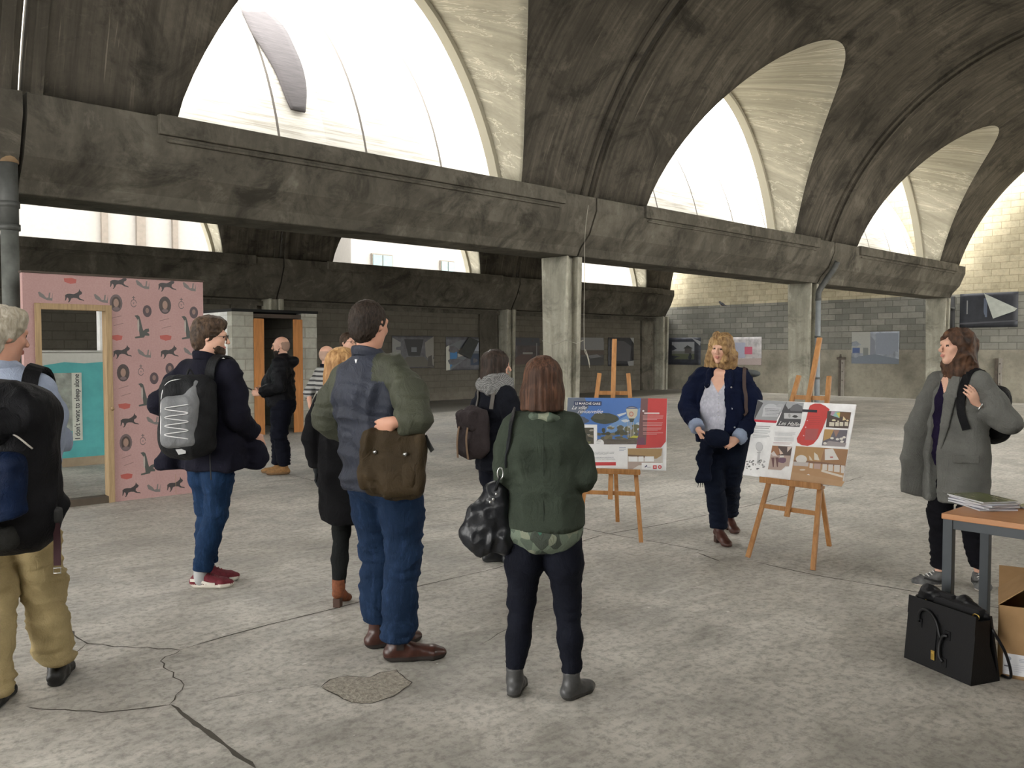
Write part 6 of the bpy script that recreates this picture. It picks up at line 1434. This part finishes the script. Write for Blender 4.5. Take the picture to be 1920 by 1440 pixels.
for q in ((655, 305), (925, 320), (695, 700), (712, 1090)):
    for k in (0, 1): mot([(-1, -.3), (1, .3), (1, .45), (-1, -.15)], q[0]+k*12, q[1]-20+k*42, 24, 22, (.20, .12, .115))
ax_.b.build('wallpaper_print', ax_.mats, booth, fix=False)
# ---- teal room wall behind the doorway
YT = 12.6; teal = plain('teal paint', (.075, .33, .33), .7, .15, 3, .2); plas = plain('bare plaster', (.45, .45, .42), .9, .15, 8, .3)
TX = 2.2
tw = empty('partition_wall', (2.2, YT, 0), 0, 'teal painted room wall with a window hole, seen through the pink doorway', 'partition')
for x0, x1, z0, z1 in ((.78, 2.5, 0, 1.60), (1.69, 2.5, 1.60, 2.36), (.78, .86, 1.60, 2.36), (.86, 1.69, 2.20, 2.36)): b = MB(); b.box(((x0+x1)/2, .06, (z0+z1)/2), (x1-x0, .12, z1-z0)); b.build('wall_panel', teal, tw)
pf = Flat(); pf.poly([(.80, 1.36), (.86, 1.33), (.95, 1.40), (1.2, 1.44), (1.45, 1.42), (1.70, 1.44), (1.84, 1.50), (1.82, 1.62), (1.76, 1.7), (1.79, 1.85), (1.74, 2.0), (1.76, 2.12), (1.73, 2.3), (1.69, 2.3), (1.69, 1.60), (.80, 1.60)], (.42, .42, .38)); pf.build('bare_plaster', tw)
b = MB(); b.box((1.665, -.01, 1.88), (.05, .14, .56)); b.build('window_reveal', plain('white paint', (.62, .62, .60), .6), tw); b = MB(); b.box((1.27, .02, 1.59), (.84, .16, .02)); b.build('window_sill', plas, tw)
b = MB(); b.box((1.64, -.006, .06), (1.72, .012, .12)); b.build('skirting', plain('beige skirting', (.27, .21, .14), .7), tw)
cur = tw
po = empty('poster', (0, YT, 0), 0, 'faded landscape poster on the teal wall beside the vertical banner', 'poster'); f = Flat()
def tp(px, py): p = onY(px, py, YT); return (p.x, p.z)
b = MB(); a_, c_ = tp(80, 700), tp(138, 808); b.box(((a_[0]+c_[0])/2, -.003, (a_[1]+c_[1])/2), (c_[0]-a_[0], .004, a_[1]-c_[1])); b.build('paper_sheet', plain('faded print', (.26, .28, .25), .7, .4, 6), po)
f.lay = 32; f.poly([tp(82, 701), tp(137, 701), tp(137, 722), tp(82, 718)], (.20, .30, .40)); f.poly([tp(82, 722), tp(110, 712), tp(137, 725), tp(137, 735), tp(82, 738)], (.38, .38, .30)); f.poly([tp(112, 740), tp(137, 736), tp(137, 806), tp(112, 806)], (.06, .07, .06)); f.build('faded_picture', po)
bn = empty('banner', (0, YT, 0), 0, 'vertical white paper banner reading "I don\'t want to sleep alone"', 'banner')
a_, c_ = tp(134, 699), tp(155, 825); b = MB(); b.box(((a_[0]+c_[0])/2, -.006, (a_[1]+c_[1])/2), (c_[0]-a_[0], .003, a_[1]-c_[1])); b.build('paper_strip', plain('banner paper', (.50, .52, .46), .8), bn)
bt_ = text("I don't want to sleep alone", .098, INKK, bn, ((a_[0]+c_[0])/2+.030, -.0085, c_[1]+.015), 'banner_lettering', bold=.0012, space=.98); bt_.matrix_local = Matrix.Translation(((a_[0]+c_[0])/2+.028, -.0085, c_[1]+.015)) @ Matrix.Rotation(-math.pi/2, 4, 'Y') @ Matrix.Rotation(math.pi/2, 4, 'X')
hh = bt_.dimensions.x; kk = (a_[1]-c_[1]-.04)/max(.1, hh); bt_.scale = (kk, min(1, kk*1.1), 1)
# ---- whitewashed block hut with orange door boards
hut = empty('block_hut', (6.86, 14.9, 0), 0, 'small whitewashed block hut with a dark doorway behind the bald man', 'hut')
wt = blockwall('whitewashed blocks', 'X', (.34, .33, .29), 0, 9, ((.33, .32, .27), (.42, .41, .36), (.28, .27, .23)), ((.3, .3, .3),)*3); wt2 = blockwall('white painted blocks', 'Y', (.6, .6, .58), 0, 9, ((.60, .60, .58), (.66, .66, .64), (.5, .5, .48)), ((.3, .3, .3),)*3)
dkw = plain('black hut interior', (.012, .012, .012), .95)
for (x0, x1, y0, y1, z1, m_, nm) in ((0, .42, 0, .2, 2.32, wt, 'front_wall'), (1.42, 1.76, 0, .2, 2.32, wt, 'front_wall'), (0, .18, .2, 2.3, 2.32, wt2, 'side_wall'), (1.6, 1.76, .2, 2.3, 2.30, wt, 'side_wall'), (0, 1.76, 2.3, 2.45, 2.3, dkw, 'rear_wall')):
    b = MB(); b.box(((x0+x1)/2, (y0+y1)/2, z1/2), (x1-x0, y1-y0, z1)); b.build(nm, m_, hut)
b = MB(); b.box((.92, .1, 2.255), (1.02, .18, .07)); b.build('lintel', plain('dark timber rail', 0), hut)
b = MB(); b.box((.9, 1.25, 2.35), (1.80, 2.48, .05)); b.build('roof_slab', dkw, hut); b = MB(); b.box((.9, 2.0, 1.1), (1.4, .02, 2.2)); b.box((.9, 1.9, 1.62), (1.2, .03, .02)); b.build('interior_gloom', dkw, hut)  # black sheet paints in the gloom behind the hut doorway
orange = plain('orange stained board', (.40, .165, .045), .7, .2, 5, .2, stretch=(5, 5, .6))
for x in (.52, 1.33): b = MB(); b.box((x, -.015, 1.10), (.20, .03, 2.2), bev=.003); b.build('door_board', orange, hut)
# ---- photographs on the walls
def sheet(px0, py0, px1, py1, plane, label, art, name='photo_print', base=(.10, .10, .11), grp='large photo prints hanging on the walls', extra=None):
    """plane: ('Y', y) or ('X', x)"""
    fn = onY if plane[0] == 'Y' else onX; a = fn(px0, py0, plane[1]); c = fn(px1, py1, plane[1]); mid = (px0+px1)/2
    c2 = fn(px1, (py0+py1)/2, plane[1]); a2 = fn(px0, (py0+py1)/2, plane[1]); W = (c2-a2).length; top = fn(mid, py0, plane[1]).z; bot = fn(mid, py1, plane[1]).z
    o = empty(name, ((a2.x+c2.x)/2, (a2.y+c2.y)/2, bot), 0 if plane[0] == 'Y' else -math.pi/2, label, 'photo print', grp); Hh = top-bot
    K = 10; vs = []; b = MB()
    for j in range(K+1):
        for i in range(K+1):
            u, v = i/K, j/K; vs.append(((u-.5)*W, -.004-.010*abs(vnoise(np.array([[u*2+top, v*2, W]]), 1.7)[0]), v*Hh))
    b.add(vs, [(j*(K+1)+i, j*(K+1)+i+1, (j+1)*(K+1)+i+1, (j+1)*(K+1)+i) for j in range(K) for i in range(K)], 0, True)
    s = b.build('paper_sheet', plain('photo paper %.2f %.2f %.2f' % base, base, .5, .35, 4), o, fix=False); md = s.modifiers.new('t', 'SOLIDIFY'); md.thickness = .004; md.offset = -1
    f = Flat(); f.lay = 150
    class A:                                                   # art in 0..1 x 0..1, origin top left
        def p(s_, pts, c): f.poly([((x-.5)*W, (1-y)*Hh) for x, y in pts], c, 2); return s_
        def r(s_, x0, y0, x1, y1, c): return s_.p([(x0, y0), (x1, y0), (x1, y1), (x0, y1)], c)
    art(A()); 
    if f.mats: f.build('picture', o)
    if extra: extra(o, W, Hh)
    return o
WY, WX = 21.26, XEND-.012
def artA(a): a.p([(0, .05), (.2, .2), (.2, .7), (0, .95)], (.22, .22, .21)); a.p([(.28, .1), (.75, .1), (.66, .62), (.38, .62)], (.03, .03, .032)); a.r(.45, .35, .58, .5, (.13, .14, .15)); a.p([(.78, .2), (1, 0), (1, .95), (.8, .62)], (.20, .19, .17)); a.p([(.0, .95), (.35, .65), (.75, .65), (1, .98)], (.09, .085, .07)); a.p([(.84, .95), (.86, .65), (.95, .6), (.97, .95)], (.06, .055, .05))
sheet(735, 630, 813, 690, ('Y', WY), 'photo print of a dark tunnel-like hall, leftmost on the rear wall', artA)
def artB(a): a.p([(0, .3), (.35, .1), (.9, .05), (1, 1), (.55, .6), (.1, 1), (0, 1)], (.13, .14, .15)); a.p([(0, .3), (.08, .25), (.1, .98), (0, 1)], (.46, .46, .40)); a.p([(.1, .35), (.28, .35), (.28, .6), (.1, .95)], (.05, .17, .36)); a.p([(.28, .4), (.45, .3), (.5, .55), (.3, .6)], (.36, .33, .28)); a.p([(.65, .2), (1, .1), (1, .45), (.65, .4)], (.30, .32, .36)); a.r(.62, .5, 1, .85, (.035, .05, .08))
def exB(o, W, H): b = MB(); b.prism([(-.22*W, .52*H), (.08*W, .34*H), (.30*W, .88*H), (.05*W, 1.0*H)], (1, 0, 0), (0, 0, 1), (0, -.09, 0), (0, .004, 0)); b.build('drooping_corner', plain('grey paper back', (.04, .043, .04), .8), o)
sheet(836, 632, 909, 694, ('Y', WY), 'torn blue and white photo print with a drooping corner on the rear wall', artB, extra=exB)
def artC(a): a.r(0, 0, 1, .3, (.05, .052, .06)); a.p([(0, .75), (.5, .5), (1, .75), (1, 1), (0, 1)], (.075, .05, .045)); a.r(.3, .55, .7, .62, (.2, .2, .19)); a.r(.85, .2, .88, .7, (.2, .2, .2))
sheet(966, 633, 1012, 683, ('Y', WY), 'dark reddish photo print beside the narrow rear column', artC, base=(.06, .05, .05))
def artD(a): a.r(0, 0, 1, .48, (.17, .17, .17)); a.r(0, .45, 1, .62, (.075, .06, .05)); a.p([(0, .7), (.5, .6), (1, .75), (1, 1), (0, 1)], (.055, .055, .055)); a.p([(.3, .65), (.7, .6), (.9, .7), (.4, .75)], (.15, .15, .16))
sheet(1089, 633, 1132, 685, ('Y', WY), 'grey landscape photo print right of the big concrete column', artD, base=(.09, .09, .09))
def artE(a): a.p([(.1, .1), (.6, .12), (.9, .3), (.85, .85), (.1, .8)], (.07, .07, .075)); a.p([(.75, .85), (1, .82), (1, 1), (.8, 1)], (.2, .2, .2)); a.p([(.85, 0), (1, .0), (1, .2)], (.22, .22, .22))
sheet(1140, 633, 1188, 686, ('Y', WY), 'blackish photo print with curled corners behind the upright easel mast', artE, base=(.03, .03, .035))
def artF(a): a.r(.16, .16, .82, .80, (.16, .16, .155)); a.r(.16, .16, .82, .5, (.30, .31, .32)); a.p([(.5, .4), (.62, .28), (.78, .4)], (.05, .05, .05)); a.r(.54, .4, .74, .58, (.09, .085, .08)); a.r(.16, .6, .82, .80, (.10, .11, .07)); a.p([(.72, 0), (1, .15), (.98, .3)], (.34, .35, .36))
sheet(1250, 633, 1314, 684, ('X', WX), 'dark blue framed house photo print in the corner of the end wall', artF, base=(.035, .038, .05))
def artG(a): a.r(.05, .2, .5, .75, (.38, .40, .50)); a.r(.48, .35, .72, .62, (.52, .12, .18)); a.p([(0, .8), (1, .75), (1, 1), (0, 1)], (.40, .33, .31)); a.r(.55, .62, .9, .72, (.45, .42, .42))
sheet(1368, 632, 1428, 684, ('X', WX), 'pale pinkish photo print behind the blonde woman on the end wall', artG, base=(.46, .44, .44))
def artH(a): a.r(0, 0, .4, .8, (.32, .32, .29)); a.p([(.4, .1), (.5, .3), (.5, .75), (.4, .8)], (.18, .19, .22)); a.r(.02, .5, .18, .72, (.06, .09, .19)); a.r(.25, .5, .36, .78, (.16, .17, .16)); a.p([(.0, .8), (.5, .7), (1, .85), (1, 1), (0, 1)], (.14, .16, .19)); a.r(.52, .05, .98, .7, (.20, .22, .26))
sheet(1597, 622, 1686, 682, ('X', WX), 'bluish ruined-room photo print right of the tilted easel mast', artH, base=(.22, .24, .27))
def artI(a): a.r(.42, .15, .48, .7, (.10, .12, .17)); a.r(.12, .2, .14, .6, (.2, .2, .2)); a.p([(0, .85), (1, .8), (1, .84), (0, .9)], (.06, .06, .07))
def exI(o, W, H):
    b = MB(); b.prism([(-.06*W, .98*H), (.50*W, .52*H), (.46*W, .45*H), (.10*W, .25*H)], (1, 0, 0), (0, 0, 1), (0, -.10, 0), (0, .006, 0)); b.build('folded_corner', plain('pale paper back', (.40, .42, .38), .8), o)
sheet(1800, 549, 1909, 614, ('X', WX), 'black crumpled plastic poster with a pale folded corner high on the end wall', artI, base=(.018, .02, .026), extra=exI)
# ---- steel posts bolted to the end wall
rust = plain('rusty steel', (.085, .07, .055), .85, .3, 12)
for (px, lab, cross) in ((1577, 'rusty steel post with a cross head on the end wall behind the easel', 1), (1871, 'punched steel post on the end wall behind the curly-haired woman', 0)):
    p = onX(px, 740, WX-.03); t = onX(px, 672, WX-.03); o = empty('steel_post', (WX-.04, p.y, 0), 0, lab, 'post')
    b = MB(); b.box((0, .05, t.z/2), (.07, .08, t.z)); b.box((.0, -.05, t.z/2), (.05, .10, t.z), 1); b.build('channel', [rust, plain('grey flaking paint', (.24, .22, .19), .9)], o)
    for k in range(3): b = MB(); b.tube([(-.03, -.05, t.z*(.42+.23*k)), (-.045, -.05, t.z*(.42+.23*k))], .022, seg=10); b.build('bolt', rust, o)
    if cross: b = MB(); b.box((-.03, .0, t.z), (.04, .30, .09)); b.box((-.03, .02, t.z+.08), (.04, .09, .14), taper=(1, .4)); b.build('cross_head', rust, o)
# ---- downpipes
galv = plain('grey painted pipe', (.20, .215, .225), .5, .12, 6); galv2 = plain('old dark pipe', (.060, .062, .058), .55, .3, 7)
dpz = empty('downpipe', (19.34, 9.86, 0), 0, 'grey downpipe on the column behind the tilted easel', 'pipe', 'downpipes')
b = MB(); b.tube([(0, 0, 0), (0, 0, 2.85)], .062, seg=18); b.build('pipe', galv, dpz); b = MB(); b.tube(curve([(0, 0, 2.84), (0, -.01, 3.0), (.04, -.08, 3.16), (.12, -.30, 3.52), (.14, -.40, 3.72)], 20), .070, seg=16); b.build('elbow', galv2, dpz)
for z in (.9, 1.9, 2.8): b = MB(); b.tube([(0, 0, z), (0, 0, z+.05)], .075, seg=18); b.build('collar', galv2, dpz)
dpl = empty('downpipe', (2.16, 9.80, 0), 0, 'thick old downpipe at the left edge above the white-haired man', 'pipe', 'downpipes')
b = MB(); b.tube([(0, 0, 0), (0, 0, 2.85)], .082, seg=20); b.build('pipe', plain('weathered fibre cement pipe', (.11, .115, .105), .7, .35, 5), dpl); b = MB(); b.tube([(0, 0, 2.84), (0, 0, 3.5)], .088, seg=18); b.build('upper_pipe', galv2, dpl)
for z in (1.85, 2.82, 3.05): b = MB(); b.tube([(0, 0, z), (0, 0, z+.06)], .10, seg=20); b.build('collar', galv2, dpl)
b = MB(); b.tube([(.0, .0, 3.5), (0, 0, 3.68)], .10, seg=16); b.build('terracotta_spigot', plain('ochre clay', (.24, .16, .09), .85), dpl)
dpr = empty('downpipe', (28.42, 10.0, 0), 0, 'black downpipe beside the last column at the end wall', 'pipe', 'downpipes')
b = MB(); b.tube([(0, 0, 0), (0, 0, 3.3)], .07, seg=14); b.build('pipe', plain('black tarred pipe', (.02, .02, .02), .6), dpr)
for z in (1.9, 2.9): b = MB(); b.tube([(0, 0, z), (0, 0, z+.06)], .085, seg=14); b.build('collar', galv2, dpr)
# ---- wires on the big column
wm = plain('frayed pale wire', (.34, .32, .27), .8)
P = [onY(x, y, 9.50) for x, y in ((1103, 385), (1097, 440), (1096, 520), (1095, 600), (1096, 655), (1101, 668), (1106, 690))]
o = empty('hanging_wire', (0, 0, 0), 0, 'thin pale wire dangling from the beam joint right of the big column', 'wire'); b = MB(); b.tube(curve(P, 30), .0045, seg=6); b.build('wire', wm, o)
b = MB(); b.tube(curve([P[4]+Vector((.02, 0, 0)), P[5]+Vector((.03, 0, -.03)), P[6]+Vector((-.01, 0, .05))], 10), .008, seg=6); b.build('frayed_end', wm, o)
o = empty('tied_wire', (JX0, CA, 1.72), 0, 'wire tied around the big concrete column with a hanging tail', 'wire')
b = MB(); b.tube([(-.235, -.30, .06), (-.22, .0, -.02), (-.22, .29, .05), (.22, .29, 0), (.22, -.30, .06), (.0, -.32, .0)], .006, closed=True, seg=6); b.build('loop', wm, o)
b = MB(); b.tube(curve([(-.235, .05, -.01), (-.24, .04, -.2), (-.235, .06, -.7)], 10), .006, seg=6); b.build('tail', wm, o)
# ---- pigeon on the ledge of the end wall
p = onX(1354, 574, WX-.05); bd = empty('pigeon', p, 0, 'small dark pigeon perched on the end wall above the photo prints', 'bird')
fb = Field(.012); fb.ell((0, 0, .08), (.05, .12, .055), rotm(25)); fb.ell((0, .11, .17), (.035, .04, .035), k=.03); fb.seg((0, .08, .12), (0, .11, .16), .03, .025, k=.02); fb.seg((0, -.08, .05), (0, -.20, -.0), (.03, .015), (.025, .01), k=.02); fb.seg((0, .14, .17), (0, .18, .16), .01, .005); fieldmesh('body', fb, plain('slate feathers', (.05, .05, .06), .7), bd)
for y in (-.01, .03): b = MB(); b.tube([(0, y, .04), (0, y, -.01)], .006, seg=6); b.build('leg', plain('pink bird leg', (.3, .12, .1), .6), bd)
# ---- crescent of shade on the neighbouring roof, built as a dark grey strip
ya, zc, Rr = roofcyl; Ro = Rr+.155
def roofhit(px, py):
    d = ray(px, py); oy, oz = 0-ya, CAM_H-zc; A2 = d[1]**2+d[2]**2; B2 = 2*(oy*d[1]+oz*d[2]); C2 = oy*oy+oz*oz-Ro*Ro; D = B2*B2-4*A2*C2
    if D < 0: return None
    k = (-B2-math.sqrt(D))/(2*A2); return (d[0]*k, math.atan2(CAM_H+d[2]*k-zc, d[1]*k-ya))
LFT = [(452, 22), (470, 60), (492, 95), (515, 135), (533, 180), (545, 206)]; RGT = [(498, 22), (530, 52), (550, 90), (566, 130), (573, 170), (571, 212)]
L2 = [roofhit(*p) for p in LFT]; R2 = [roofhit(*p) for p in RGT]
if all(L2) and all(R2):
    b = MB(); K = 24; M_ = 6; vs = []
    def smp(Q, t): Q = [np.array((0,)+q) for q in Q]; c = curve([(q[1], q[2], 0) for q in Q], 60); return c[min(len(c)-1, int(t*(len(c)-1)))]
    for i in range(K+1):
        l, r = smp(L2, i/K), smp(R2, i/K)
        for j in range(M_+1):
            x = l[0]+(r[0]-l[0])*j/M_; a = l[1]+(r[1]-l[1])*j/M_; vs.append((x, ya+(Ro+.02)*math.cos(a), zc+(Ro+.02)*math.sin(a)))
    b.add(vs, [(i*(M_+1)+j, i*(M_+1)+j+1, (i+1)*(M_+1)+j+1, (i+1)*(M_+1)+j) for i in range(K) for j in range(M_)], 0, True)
    o = b.build('roof_shade', plain('roof shade grey', (.075, .068, .070), .9, .25, 14, stretch=(.3, 6, 6)), fix=False); tag(o, 'curved grey strip of shade on the pale roof outside the largest opening', 'roof shade'); md = o.modifiers.new('t', 'SOLIDIFY'); md.thickness = .03; md.offset = 0
# ---- houses outside, behind the rear wall
fac = plain('cream house render', (.17, .16, .145), .9, .05); shut = plain('pale green glass', (.085, .125, .125), .4); pil = plain('brown pilaster', (.10, .085, .07), .9)  # house walls in one even cream tone
h1 = empty('house', (6, 33, 0), 0, 'cream building with brown pilasters outside, behind the left rear opening', 'building')
b = MB(); b.box((-2, 3, 5), (30, 6, 10)); b.build('walls', fac, h1)
for px, w_ in ((196, .22), (264, .32), (328, .2)): p = onY(px, 430, 32.9); b = MB(); b.box((p.x-6, -.08, 4.5), (w_, .16, 9)); b.build('pilaster', pil, h1)
h2 = empty('house', (30, 34, 0), 0, 'white apartment house with green-tinted windows outside the middle rear opening', 'building')
b = MB(); b.box((4, 3, 6), (25, 6, 12)); b.build('walls', fac, h2)
for x0, y0, x1, y1 in ((697, 475, 736, 503), (826, 488, 852, 512)):
    a = onY(x0, y0, 33.9); c = onY(x1, y1, 33.9); b = MB(); b.box(((a.x+c.x)/2-30, -.06, (a.z+c.z)/2), (c.x-a.x, .1, a.z-c.z)); w_ = b.build('window', pil, h2)
    for k in (0, 1): b = MB(); wd = (c.x-a.x)/2-.08; b.box(((a.x+c.x)/2-30+(k-.5)*(wd+.06), -.13, (a.z+c.z)/2), (wd, .04, a.z-c.z-.1)); b.build('pane', shut, w_)
